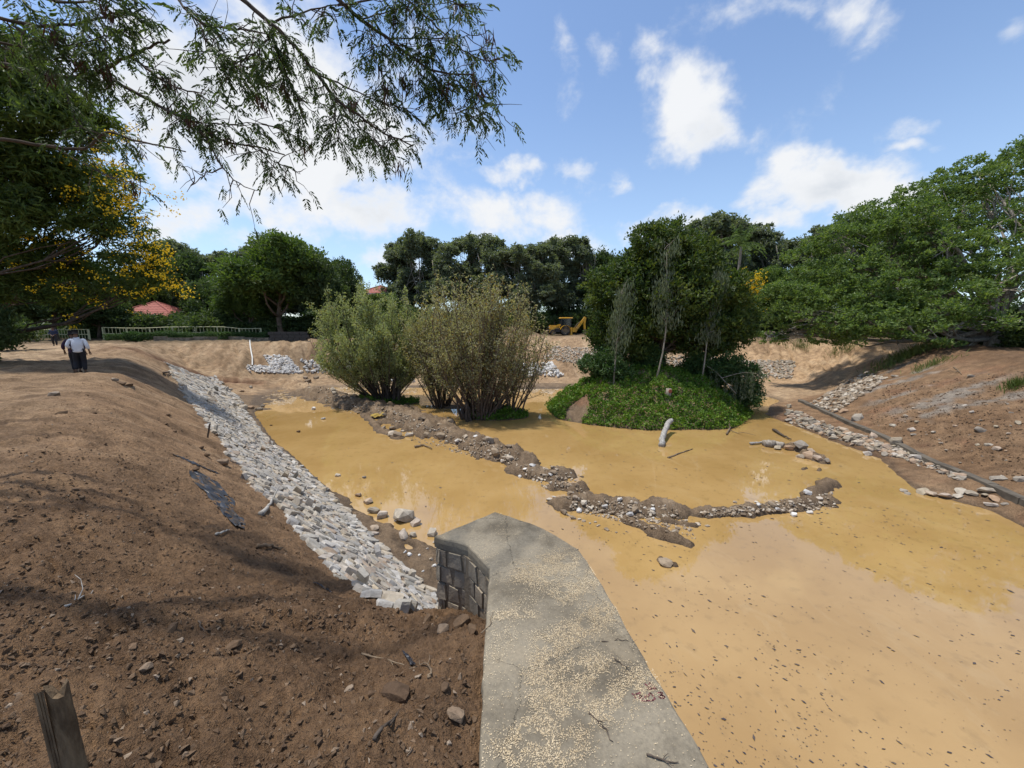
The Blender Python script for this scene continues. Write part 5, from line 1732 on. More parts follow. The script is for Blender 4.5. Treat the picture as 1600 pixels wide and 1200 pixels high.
# ------------------------------------------------------------------ yellow flowering tree on the left
def flowering_tree():
    T = np.array(ground_at(-60, 21.0))
    lobes = []
    for (px, py, Y, rx, rz) in [(60, 260, 19, 2.1, 1.0), (130, 300, 20, 2.0, 1.0), (175, 350, 20, 1.5, .9), (215, 400, 20, 1.3, .8), (235, 440, 20, 1.1, .5), (150, 430, 21, 1.6, .8), (70, 400, 20, 2.0, 1.0), (20, 330, 18, 2.0, 1.2), (0, 440, 19, 1.8, .9), (180, 275, 22, 1.2, .6), (90, 330, 21, 1.6, .9), (100, 460, 20, 1.6, .5), (30, 180, 18, 2.0, 1.0), (45, 140, 18.5, 1.5, .8), (110, 165, 19, 1.3, .7), (-10, 90, 18, 1.8, 1.0), (60, 80, 19, 1.2, .7), (150, 190, 20, 1.1, .6), (-60, 250, 18, 3, 2), (-120, 360, 18, 3, 2), (120, 215, 19, 1.3, .6), (200, 450, 20.5, 1.2, .5)]:
        p = np.array(at_y(px, py, Y)) - T
        lobes.append((*p, rx, rx, rz))
    r = np.random.RandomState(95)
    # drooping feathery leaves: narrow blades in rows
    v, f, cc = crown_arrays(lobes, 1350, 44, .62, .34, r, droop=.55, aspect=.22, hollow=.25)
    t = empty('flowering_tree', tuple(T), label='large feathery tree with yellow blossom at the left edge of the view', cat='tree')
    mb = MB()
    trunk_arrays(mb, lobes, cc, r, 6.5, .3, .3, 8, (2.0, 0), 2)
    mb.build('trunk', MATS['bark_dark'], t, smooth=True)
    link('crown', mesh_np('crown', v, f, MATS['leaf_feather']), t)
    # blossom sprays, most on the sunny right side
    cl = []
    for (px, py, n, sp) in [(150, 290, 30, 45), (195, 330, 26, 38), (215, 380, 22, 28), (245, 410, 20, 26), (275, 440, 12, 16), (190, 210, 6, 20), (60, 215, 8, 30), (110, 240, 8, 30), (20, 260, 6, 30), (100, 400, 8, 36), (30, 405, 6, 30), (200, 440, 10, 30), (140, 455, 6, 30), (170, 250, 12, 30), (205, 290, 10, 22), (10, 385, 5, 22), (60, 430, 5, 28)]:
        for k in range(n):
            q = np.array(at_y(px + r.normal(0, sp), py + r.normal(0, sp * .8), r.uniform(18.2, 20.2))) - T
            m = r.randint(10, 24)
            cl.append(q + r.normal(0, 1, (m, 3)) * np.array([.17, .17, .10]))
    c = np.concatenate(cl)
    v, f = leaf_arrays(c, r.normal(0, 1, c.shape) + np.array([0, 0, .6]), r.uniform(.07, .12, len(c)), .07, r)
    link('blossom', mesh_np('blossom', v, f, MATS['flower_yellow']), t)


flowering_tree()
place_tree('under', 'bush', 'dense dark bush at the left frame edge beside the path', 'bush', ground_at(-22, 17.5), 1.0, (.62, .62, .95))
place_tree('under', 'bush', 'low dark bush behind the one at the left frame edge', 'bush', ground_at(-12, 27), 2.0, (.8, .8, .9))


# yellow flowering shrub beside the palm
def yellow_shrub():
    g = ground_at(1165, 62)
    t = place_tree('round_b', 'flowering_shrub', 'green tree with yellow blossom right of the palm', 'tree', g, 1.0, (.8, .8, .85))
    r = np.random.RandomState(97)
    c = []
    for k in range(110):
        q = np.array(at_y(1170 + r.normal(0, 16), 447 + r.normal(0, 14), 54.5 + r.rand()))
        c.append(q + r.normal(0, .25, (10, 3)))
    c = (np.concatenate(c) - np.array(g))
    ca, sa = math.cos(-1.0), math.sin(-1.0)
    c = np.stack([c[:, 0] * ca - c[:, 1] * sa, c[:, 0] * sa + c[:, 1] * ca, c[:, 2]], -1) / np.array([.8, .8, .85])
    v, f = leaf_arrays(c, r.normal(0, 1, c.shape), r.uniform(.18, .34, len(c)), .2, r)
    link('blossom', mesh_np('blossom', v, f, MATS['flower_yellow']), t)


yellow_shrub()


def palm(px, Y, h, label):
    g = ground_at(px, Y)
    r = np.random.RandomState(98)
    t = empty('palm_tree', g, label=label, cat='palm')
    mb = MB()
    p = limb_path((0, 0, -.2), (.2, 0, h), r, .01, 10)
    mb.tube(p, np.linspace(.24, .15, 10), 8)
    mb.build('trunk', MATS['bark_pale'], t, smooth=True)
    for k in range(20):
        a = k / 20 * 6.283 + r.uniform(-.2, .2)
        el = r.uniform(-.25, 1.25)
        L = r.uniform(3.2, 4.2)
        n = 12
        s = np.linspace(0, 1, n)
        dirh = np.array([math.cos(a), math.sin(a), 0])
        pts = p[-1] + np.outer(s * L * math.cos(el) * (1 - .12 * s), dirh)
        pts[:, 2] += s * L * math.sin(el) - (s ** 2) * L * (.55 if el < .8 else .3)
        fm = MB()
        fm.tube(pts, np.linspace(.035, .008, n), 4, cap=False)
        m = 60
        u = r.rand(m)
        base = np.stack([np.interp(u, s, pts[:, i]) for i in range(3)], -1)
        side = np.cross(dirh, [0, 0, 1.0])
        sg = np.where(r.rand(m) < .5, 1, -1)[:, None]
        ax = side * sg * .8 + dirh * .5 + np.array([0, 0, -.45]) + r.normal(0, .1, (m, 3))
        ll = .75 * np.sin(np.clip(u * .9 + .12, 0, 1) * np.pi) + .1
        v, f = leaf_arrays(base + unit(ax) * ll[:, None] * .5, ax, ll, .07, r)
        fm.add(v, f)
        fm.build('frond', MATS['leaf_fresh'], t)


palm(1141, 50, 11.6, 'tall coconut palm rising behind the island tree')
# ------------------------------------------------------------------ overhanging feathery tree, trunk left of the view
def pinnate(c, d, L, r, pairs=7, asp=.30):
    """drooping twice-feathered leaves: rows of narrow pinnae either side of a bent stalk"""
    m = len(c)
    d = unit(d)
    side = unit(np.cross(d, np.array([0, 0, 1.0]) + r.normal(0, .15, (m, 3))))
    vs, fs, n = [], [], 0
    for i in range(pairs):
        t = (i + 1) / pairs
        base = c + d * (L * t)[:, None] + np.array([0, 0, -1.0]) * (L * .38 * t * t)[:, None]
        dd = unit(d + np.array([0, 0, -.76 * t]))
        for sg in (-1, 1):
            pl = L * (.43 - .12 * abs(t - .5)) * r.uniform(.8, 1.15, m)
            ax = unit(side * sg * r.uniform(.65, .9, m)[:, None] + dd * .75 + np.array([0, 0, -.30]) + r.normal(0, .10, (m, 3)))
            v, f = leaf_arrays(base + ax * (pl * .5)[:, None], ax, pl, pl * asp, r, .1)
            vs.append(v)
            fs.append(f + n)
            n += len(v)
    return np.concatenate(vs), np.concatenate(fs)


def overhang():
    r = np.random.RandomState(120)
    T = np.array((-9.0, 3.2, height1(-9.0, 3.2)))
    t = empty('feathery_tree', tuple(T), label='feathery leaved tree whose thin branches hang into the upper left of the view', cat='tree')
    BR = [
        ([(-60, 90), (0, 100), (45, 112), (90, 122), (130, 120), (160, 113), (185, 95), (205, 88), (235, 72), (265, 62)], 4.6, .036, 16),
        ([(160, 113), (190, 135), (225, 152), (265, 175), (310, 198), (350, 223), (400, 228), (445, 242)], 4.6, .026, 30),
        ([(205, 88), (240, 115), (275, 138), (310, 145), (335, 165)], 4.6, .018, 22),
        ([(310, 198), (330, 230), (347, 262), (375, 290), (402, 298)], 4.6, .014, 5),
        ([(347, 262), (320, 272), (300, 290), (292, 300)], 4.6, .009, 0),
        ([(-60, 212), (0, 217), (60, 225), (130, 236), (150, 222), (165, 200), (200, 217), (240, 225), (290, 237)], 4.9, .026, 10),
        ([(80, 228), (130, 255), (180, 280), (212, 286)], 4.9, .012, 4),
        ([(95, 125), (110, 165), (120, 198), (165, 212)], 4.7, .014, 10),
        ([(345, -25), (400, 15), (428, 40), (470, 80), (495, 115), (520, 152), (560, 180), (600, 210), (645, 228)], 4.5, .028, 38),
        ([(425, 40), (432, 80), (445, 115), (460, 150), (478, 160)], 4.5, .016, 24),
        ([(520, 152), (525, 195), (530, 228)], 4.5, .010, 18),
        ([(520, 152), (550, 190), (592, 222)], 4.4, .010, 18),
        ([(495, 115), (560, 145), (610, 165), (655, 172)], 4.6, .012, 20),
        ([(515, -15), (560, 28), (600, 55), (640, 85), (660, 105), (690, 115), (738, 116)], 4.6, .026, 44),
        ([(650, 95), (655, 120), (668, 145)], 4.6, .009, 14),
        ([(575, 35), (580, 70), (592, 105), (600, 130)], 4.6, .010, 20),
        ([(428, 35), (480, 15), (545, 5)], 4.5, .013, 20),
        ([(565, 30), (610, 18), (650, 2)], 4.6, .010, 14),
        ([(630, -5), (680, 40), (720, 75), (745, 92), (770, 98), (788, 90)], 4.7, .014, 20),
        ([(700, 115), (730, 140), (760, 160), (788, 182)], 4.6, .009, 14),
        ([(660, 100), (690, 140), (705, 165), (735, 185)], 4.7, .009, 20),
        ([(610, 60), (660, 60), (710, 60), (742, 55)], 4.6, .009, 20),
        ([(262, -20), (290, 15), (312, 37), (355, 46), (400, 50), (430, 55)], 4.5, .016, 26),
        ([(312, 37), (325, 70), (345, 95), (390, 105)], 4.5, .010, 20),
        ([(345, 95), (400, 120), (440, 140), (470, 190)], 4.7, .010, 20),
        ([(-60, 10), (0, 30), (60, 42), (120, 38), (180, 22), (215, 5)], 4.3, .022, 44),
        ([(-60, 60), (0, 66), (60, 80), (110, 96), (160, 112)], 4.4, .016, 40),
        ([(20, 40), (50, 65), (95, 75), (150, 60), (200, 45)], 4.1, .010, 34),
        ([(-40, -40), (40, -10), (110, 8), (180, -5)], 4.0, .02, 26),
        ([(265, 175), (300, 190), (340, 195), (400, 190), (450, 205)], 4.7, .010, 26),
        ([(400, 228), (420, 250), (450, 262), (470, 272)], 4.6, .007, 8),
        ([(430, 40), (400, 85), (360, 110)], 4.5, .009, 16),
        ([(540, 10), (600, -10), (680, -8), (740, 12)], 4.5, .012, 26),
    ]
    mb = MB()
    twigs = MB()
    lc, ld, ll = [], [], []
    pods = []
    for pts, Y, rad, nl in BR:
        dj = r.uniform(-.15, .15)
        P = np.array([tuple(at_y(px, py, Y + dj + .25 * math.sin(px * .013))) for px, py in pts])
        # smooth the traced line
        tt = np.r_[0, np.cumsum(np.linalg.norm(np.diff(P, axis=0), axis=1))]
        ts = np.linspace(0, tt[-1], max(6, len(pts) * 3))
        Q = np.stack([np.interp(ts, tt, P[:, i]) for i in range(3)], -1)
        for _ in range(2):
            Q[1:-1] = .25 * Q[:-2] + .5 * Q[1:-1] + .25 * Q[2:]
        Q[1:-1] += r.normal(0, .006, Q[1:-1].shape)
        mb.tube(Q - T, rad * .82 * np.linspace(1, .32, len(Q)), 7)
        for k in range(nl):
            u = r.uniform(.12, 1.0)
            i = min(int(u * (len(Q) - 1)), len(Q) - 2)
            s = Q[i] + (Q[i + 1] - Q[i]) * r.rand()
            dirv = unit((Q[i + 1] - Q[i])) * .6 + np.array([r.normal(0, .7), r.normal(0, .6), r.normal(-.1, .55)])
            dirv = unit(dirv)
            tl = r.uniform(.10, .42)
            e = s + dirv * tl + np.array([0, 0, -.05])
            q = limb_path(s, e, r, .10, 4)
            twigs.tube(q - T, np.linspace(.006, .0022, 4), 3, cap=False)
            for j in range(r.randint(2, 5)):
                w = r.uniform(.3, 1)
                c = s * (1 - w) + e * w + r.normal(0, .02, 3)
                lc.append(c)
                ld.append(dirv * .6 + np.array([r.normal(0, .6), r.normal(0, .6), r.normal(-.45, .35)]))
                ll.append(r.uniform(.09, .17))
            if r.rand() < .06:
                pods.append(e)
        # bare side twigs
        for k in range(3):
            i = r.randint(len(Q) // 3, len(Q) - 1)
            e = Q[i] + np.array([r.normal(0, .14), r.normal(0, .12), r.normal(0, .13)])
            q = limb_path(Q[i], e, r, .14, 5)
            twigs.tube(q - T, np.linspace(.007, .002, 5), 3, cap=False)
            twigs.tube(limb_path(q[2], q[2] + r.normal(0, .13, 3), r, .1, 3) - T, np.linspace(.004, .0015, 3), 3, cap=False)
    # limbs outside the view that carry the branches
    def W(x, y, z): return np.array([x, y, z]) - T
    tr = MB()
    p = np.array([W(-9, 3.2, 4.0), W(-8.95, 3.25, 5.5), W(-8.7, 3.3, 7.0), W(-8.4, 3.2, 8.6), W(-8.0, 3.0, 10.2), W(-7.6, 3.2, 11.8)])
    tr.tube(p, [.30, .24, .21, .18, .14, .09], 10)
    for a, b in [((-8.7, 3.3, 7.0), tuple(at_y(-60, 90, 4.6))), ((-8.75, 3.3, 6.8), tuple(at_y(-60, 212, 4.9)))]:
        tr.tube(limb_path(W(*a), W(*b), r, .05, 6), np.linspace(.10, .04, 6), 8)
    for a, b, r0 in [((-8.4, 3.2, 8.6), (-4.6, 2.6, 10.4), .12), ((-4.6, 2.6, 10.4), tuple(at_y(345, -25, 4.5)), .06), ((-4.6, 2.6, 10.4), (-2.6, 3.0, 10.4), .07), ((-2.6, 3.0, 10.4), tuple(at_y(515, -15, 4.6)), .05), ((-2.6, 3.0, 10.4), tuple(at_y(630, -5, 4.7)), .035),
                     ((-4.6, 2.6, 10.4), tuple(at_y(262, -20, 4.5)), .04), ((-8.4, 3.2, 8.6), tuple(at_y(-60, 10, 4.3)), .06), ((-8.4, 3.2, 8.6), tuple(at_y(-60, 60, 4.4)), .05), ((-8.0, 3.0, 10.2), (-10.5, 2.4, 12.4), .08), ((-8.0, 3.0, 10.2), (-11, 4.3, 12.5), .07)]:
        tr.tube(limb_path(W(*a), W(*b), r, .06, 7), np.linspace(r0, r0 * .6, 7), 7)
    tr.build('trunk', MATS['bark_brown'], t, smooth=True)
    mb.build('branches', MATS['bark_dark'], t, smooth=True)
    twigs.build('twigs', MATS['bark_dark'], t)
    v, f = pinnate(np.array(lc), np.array(ld), np.array(ll), r)
    link('foliage', mesh_np('foliage', v - T, f, MATS['leaf_acacia']), t)
    for q in pods:
        pc = r.normal(0, .035, (16, 3)) - np.array([0, 0, .09])
        v, f = leaf_arrays(pc, np.c_[r.normal(0, .3, (len(pc), 2)), -np.ones(len(pc))], .15, .016, r)
        link('seed_pod_cluster', mesh_np('seed_pod_cluster', v, f, MATS['pod_brown']), t, tuple(q - T))
    # the crown above and behind the view, which shades the near bank
    lobes = [(-10.2, 2.2, 12, 1.8, 2, 1), (-11.5, 4.5, 13.0, 2, 1.6, .9), (-11, 0, 12, 2, 2, 1)]
    cc, k = crown_points(lobes, 1800, r, .1)
    dd = r.normal(0, .7, cc.shape) + np.array([0, 0, -.35])
    v, f = pinnate(cc, dd, r.uniform(.22, .34, len(cc)), r, 5, .3)
    link('crown', mesh_np('crown', v - T, f, MATS['leaf_acacia']), t)


overhang()

# ------------------------------------------------------------------ people
paint('skin', (0.16, 0.085, 0.05), .6)
paint('white_shirt', (0.62, 0.64, 0.68), .9)
paint('purple_shirt', (0.035, 0.015, 0.04), .9)
paint('navy_shirt', (0.025, 0.035, 0.075), .9)
paint('black_cloth', (0.012, 0.012, 0.016), .9)
paint('grey_cloth', (0.03, 0.028, 0.03), .9)
paint('hair', (0.008, 0.007, 0.007), 1.0)
paint('sandal', (0.10, 0.055, 0.03), .8)


def skin_mesh(name, verts, edges, radii, mat, subdiv=1):
    me = bpy.data.meshes.new(name)
    me.from_pydata([tuple(v) for v in verts], edges, [])
    o = bpy.data.objects.new('tmp', me)
    COL.objects.link(o)
    m = o.modifiers.new('s', 'SKIN')
    m.use_smooth_shade = True
    for i, q in enumerate(me.skin_vertices[0].data):
        rr_ = radii[i]
        q.radius = rr_ if isinstance(rr_, tuple) else (rr_, rr_)
        q.use_root = i == 0
    s = o.modifiers.new('ss', 'SUBSURF')
    s.levels = s.render_levels = subdiv
    dg = bpy.context.evaluated_depsgraph_get()
    out = bpy.data.meshes.new_from_object(o.evaluated_get(dg))
    out.name = name
    out.materials.clear()
    out.materials.append(mat)
    for p in out.polygons:
        p.use_smooth = True
    bpy.data.objects.remove(o)
    bpy.data.meshes.remove(me)
    return out


def person(loc, rz, label, shirt, trousers, pose, h=1.7):
    """pose: joint -> place, in metres for a 1.7 m figure facing +Y"""
    J = dict(pelvis=(0, 0, .92), waist=(0, 0, 1.08), chest=(0, .01, 1.28), neck=(0, .0, 1.44), head=(0, .02, 1.56), crown=(0, .01, 1.67),
             hipL=(-.10, 0, .90), hipR=(.10, 0, .90), kneeL=(-.11, .04, .49), kneeR=(.11, .04, .49), ankL=(-.11, 0, .08), ankR=(.11, 0, .08), toeL=(-.12, .16, .03), toeR=(.12, .16, .03),
             shL=(-.19, 0, 1.38), shR=(.19, 0, 1.38), elL=(-.27, -.03, 1.12), elR=(.27, -.03, 1.12), wrL=(-.27, .05, .88), wrR=(.27, .05, .88))
    J.update(pose)
    V = {k: np.array(v, float) for k, v in J.items()}
    t = empty('person', loc, rz, label=label, cat='person')
    s = h / 1.7
    t.scale = (s, s, s)

    def make(name, chain_edges, rad, mat, part, extra=None, sub=1):
        ks = list(dict.fromkeys([k for e in chain_edges for k in e]))
        vs = [V[k] for k in ks]
        es = [(ks.index(a), ks.index(b)) for a, b in chain_edges]
        rd = [rad[k] for k in ks]
        if extra:
            for a, pts, rr_ in extra:
                prev = ks.index(a)
                for p, q in zip(pts, rr_):
                    vs.append(p)
                    rd.append(q)
                    es.append((prev, len(vs) - 1))
                    prev = len(vs) - 1
        link(name, skin_mesh(name, vs, es, rd, mat, sub), t)
    # hands: palm with four fingers and a thumb
    ex = []
    for sd in 'LR':
        w, e = V['wr' + sd], V['el' + sd]
        d = unit(w - e)
        acr = unit(np.cross(d, np.array([0, 1.0, .2])))
        V['palm' + sd] = w + d * .06
        for k, (o, L) in enumerate([(-.030, .075), (-.010, .088), (.010, .082), (.030, .066)]):
            b = w + d * .085 + acr * o
            ex.append(('palm' + sd, [b, b + d * L * .5 + np.array([0, .006, -.004]), b + d * L * .85 + np.array([0, .018, -.012])], [.009, .008, .007]))
        th = w + d * .035 + np.array([0, .035, 0])
        ex.append(('palm' + sd, [th, th + d * .035 + np.array([0, .012, 0]), th + d * .06 + np.array([0, .012, 0])], [.011, .009, .008]))
    # nose and ears
    ex.append(('head', [V['head'] + np.array([0, .085, .0]), V['head'] + np.array([0, .108, -.02])], [.022, .014]))
    for sg in (-1, 1):
        ex.append(('head', [V['head'] + np.array([sg * .075, 0, .0]), V['head'] + np.array([sg * .09, -.01, .01])], [.016, .012]))
    make('body', [('pelvis', 'waist'), ('waist', 'chest'), ('chest', 'neck'), ('neck', 'head'), ('head', 'crown'), ('pelvis', 'hipL'), ('pelvis', 'hipR'), ('hipL', 'kneeL'), ('hipR', 'kneeR'), ('kneeL', 'ankL'), ('kneeR', 'ankR'), ('ankL', 'toeL'), ('ankR', 'toeR'),
                  ('chest', 'shL'), ('chest', 'shR'), ('shL', 'elL'), ('shR', 'elR'), ('elL', 'wrL'), ('elR', 'wrR'), ('wrL', 'palmL'), ('wrR', 'palmR')],
         dict(pelvis=.12, waist=.12, chest=.13, neck=.055, head=(.078, .092), crown=(.055, .065), hipL=.085, hipR=.085, kneeL=.055, kneeR=.055, ankL=.036, ankR=.036, toeL=.028, toeR=.028, shL=.05, shR=.05, elL=.038, elR=.038, wrL=.026, wrR=.026, palmL=.034, palmR=.034), MATS['skin'], 'body', ex)
    V['elL2'], V['elR2'] = V['elL'] * .35 + V['wrL'] * .65, V['elR'] * .35 + V['wrR'] * .65
    V['hem'] = V['pelvis'] + np.array([0, -.01, -.10])
    make('shirt', [('hem', 'pelvis'), ('pelvis', 'waist'), ('waist', 'chest'), ('chest', 'neck'), ('chest', 'shL'), ('chest', 'shR'), ('shL', 'elL'), ('elL', 'elL2'), ('shR', 'elR'), ('elR', 'elR2')],
         dict(hem=(.195, .155), pelvis=(.195, .155), waist=(.185, .15), chest=(.165, .135), neck=.065, shL=.07, shR=.07, elL=.064, elR=.068, elL2=.06, elR2=.06), shirt, 'shirt')
    V['cL'], V['cR'] = V['ankL'] + np.array([0, 0, .03]), V['ankR'] + np.array([0, 0, .03])
    make('trousers', [('waist', 'pelvis'), ('pelvis', 'hipL'), ('pelvis', 'hipR'), ('hipL', 'kneeL'), ('hipR', 'kneeR'), ('kneeL', 'cL'), ('kneeR', 'cR')],
         dict(waist=(.15, .13), pelvis=(.16, .14), hipL=.118, hipR=.118, kneeL=.088, kneeR=.088, cL=.07, cR=.07), trousers, 'trousers')
    V['hb'] = V['head'] + np.array([0, -.03, .03])
    make('hair', [('hb', 'crown')], dict(hb=(.086, .092), crown=(.072, .082)), MATS['hair'], 'hair', [('hb', [V['head'] + np.array([0, -.055, -.04])], [.066])])
    for sd in 'LR':
        a, b = V['ank' + sd], V['toe' + sd]
        f = unit((b - a) * np.array([1, 1, .2]))
        p = [a - f * .05 + np.array([0, 0, -.035]), a + f * .06 + np.array([0, 0, -.045]), b + f * .05]
        link('shoe', skin_mesh('shoe', p, [(0, 1), (1, 2)], [(.045, .04), (.048, .034), (.042, .026)], MATS['sandal']), t)
    # eyes and mouth
    mb = MB()
    for sg in (-1, 1):
        mb.box(V['head'] + np.array([sg * .032, .088, .012]), (.026, .012, .012))
    mb.box(V['head'] + np.array([0, .086, -.055]), (.045, .012, .010))
    mb.build('face_marks', MATS['hair'], t)
    return t


g = hits([(128, 583)])[0]
walk = dict(chest=(0, .03, 1.25), neck=(-.01, .05, 1.47), head=(-.02, .08, 1.62), crown=(-.02, .085, 1.73), kneeL=(-.13, .12, .50), ankL=(-.13, -.06, .12), toeL=(-.13, .06, .03), kneeR=(.10, .10, .50), ankR=(.11, .0, .08), toeR=(.12, .15, .035),
            shL=(-.20, .04, 1.37), shR=(.20, .04, 1.37), elL=(-.285, -.06, 1.13), wrL=(-.20, .13, .98), elR=(.275, -.05, 1.12), wrR=(.30, .05, .88))
person(tuple(g), R(38), 'man in a loose white shirt and black trousers walking away along the bank', MATS['white_shirt'], MATS['black_cloth'], walk, 1.72)
g2 = np.array(g) + np.array([-.35, .16, 0])
g2[2] = height1(g2[0], g2[1])
walk2 = dict(walk)
walk2.update(kneeL=(-.10, .14, .50), ankL=(-.10, .10, .09), toeL=(-.10, .25, .035), kneeR=(.10, .04, .49), ankR=(.11, -.14, .14), toeR=(.11, -.04, .04), elL=(-.30, .0, 1.13), wrL=(-.30, .12, .92))
person(tuple(g2), R(36), 'man in a dark purple shirt half hidden beside the one in white', MATS['purple_shirt'], MATS['black_cloth'], walk2, 1.70)
g = hits([(87, 541)])[0]
front = dict(elL=(-.26, .02, 1.14), wrL=(-.08, .16, .98), elR=(.27, .02, 1.13), wrR=(.10, .17, .95), kneeL=(-.11, .10, .50), ankL=(-.11, .10, .08), toeL=(-.12, .25, .03), ankR=(.11, -.10, .12), toeR=(.12, .03, .03))
person(tuple(g), R(180 + 34), 'man in a navy shirt walking towards the camera with hands joined', MATS['navy_shirt'], MATS['grey_cloth'], front, 1.7)

# ------------------------------------------------------------------ yellow backhoe loader on the far bank
paint('machine_yellow', (0.78, 0.40, 0.018), .42, dirt=(0.5, 0.3, 0.10), scale=2.0)
paint('machine_black', (0.02, 0.02, 0.022), .5, dirt=(0.12, 0.09, 0.06), scale=2.0)
paint('tyre_rubber', (0.05, 0.045, 0.04), .9, dirt=(0.30, 0.22, 0.14), scale=4.0)
paint('dusty_steel', (0.27, 0.19, 0.10), .7, dirt=(0.16, 0.11, 0.07), scale=4.0)


def glass_mat():
    m, t, out = new_mat('cab_glass')
    b = principled(t, out, (0.02, 0.03, 0.035), .06, spec=.8)
    b.inputs['Alpha'].default_value = .55


glass_mat()


def wheel(parent, x, y, z, rad, w):
    tyre = MB()
    prof = [(.56, -.38), (.80, -.5), (.95, -.46), (1.0, -.30), (1.0, .30), (.95, .46), (.80, .5), (.56, .38)]
    n = 28
    th = np.arange(n) / n * 2 * np.pi
    V = np.concatenate([np.c_[x + rad * p[0] * np.cos(th), np.full(n, y + p[1] * w), z + rad * p[0] * np.sin(th)] for p in prof])
    i, j = np.meshgrid(np.arange(len(prof)), np.arange(n), indexing='ij')
    k = (j + 1) % n
    i2 = (i + 1) % len(prof)
    tyre.add(V, np.stack([i * n + j, i2 * n + j, i2 * n + k, i * n + k], -1).reshape(-1, 4))
    for q in range(n):     # lugs
        a = th[q]
        tyre.box((x + rad * math.cos(a), y + (w * .22 if q % 2 else -w * .22), z + rad * math.sin(a)), (.07, w * .5, .05), Matrix.Rotation(-a + math.pi / 2, 3, 'Y'))
    wh = empty('wheel', (0, 0, 0))
    wh.parent = parent
    tyre.build('tyre', MATS['tyre_rubber'], wh, smooth=False)
    rim = MB()
    rp = [(.57, -.34), (.50, -.30), (.44, -.12), (.20, -.10), (.17, -.22), (.02, -.22)]
    for sg in (-1, 1):
        V = np.concatenate([np.c_[x + rad * p[0] * np.cos(th), np.full(n, y - sg * p[1] * w), z + rad * p[0] * np.sin(th)] for p in rp])
        i, j = np.meshgrid(np.arange(len(rp) - 1), np.arange(n), indexing='ij')
        k = (j + 1) % n
        rim.add(V, np.stack([i * n + j, (i + 1) * n + j, (i + 1) * n + k, i * n + k], -1).reshape(-1, 4))
    rim.build('rim', MATS['dusty_steel'], wh)


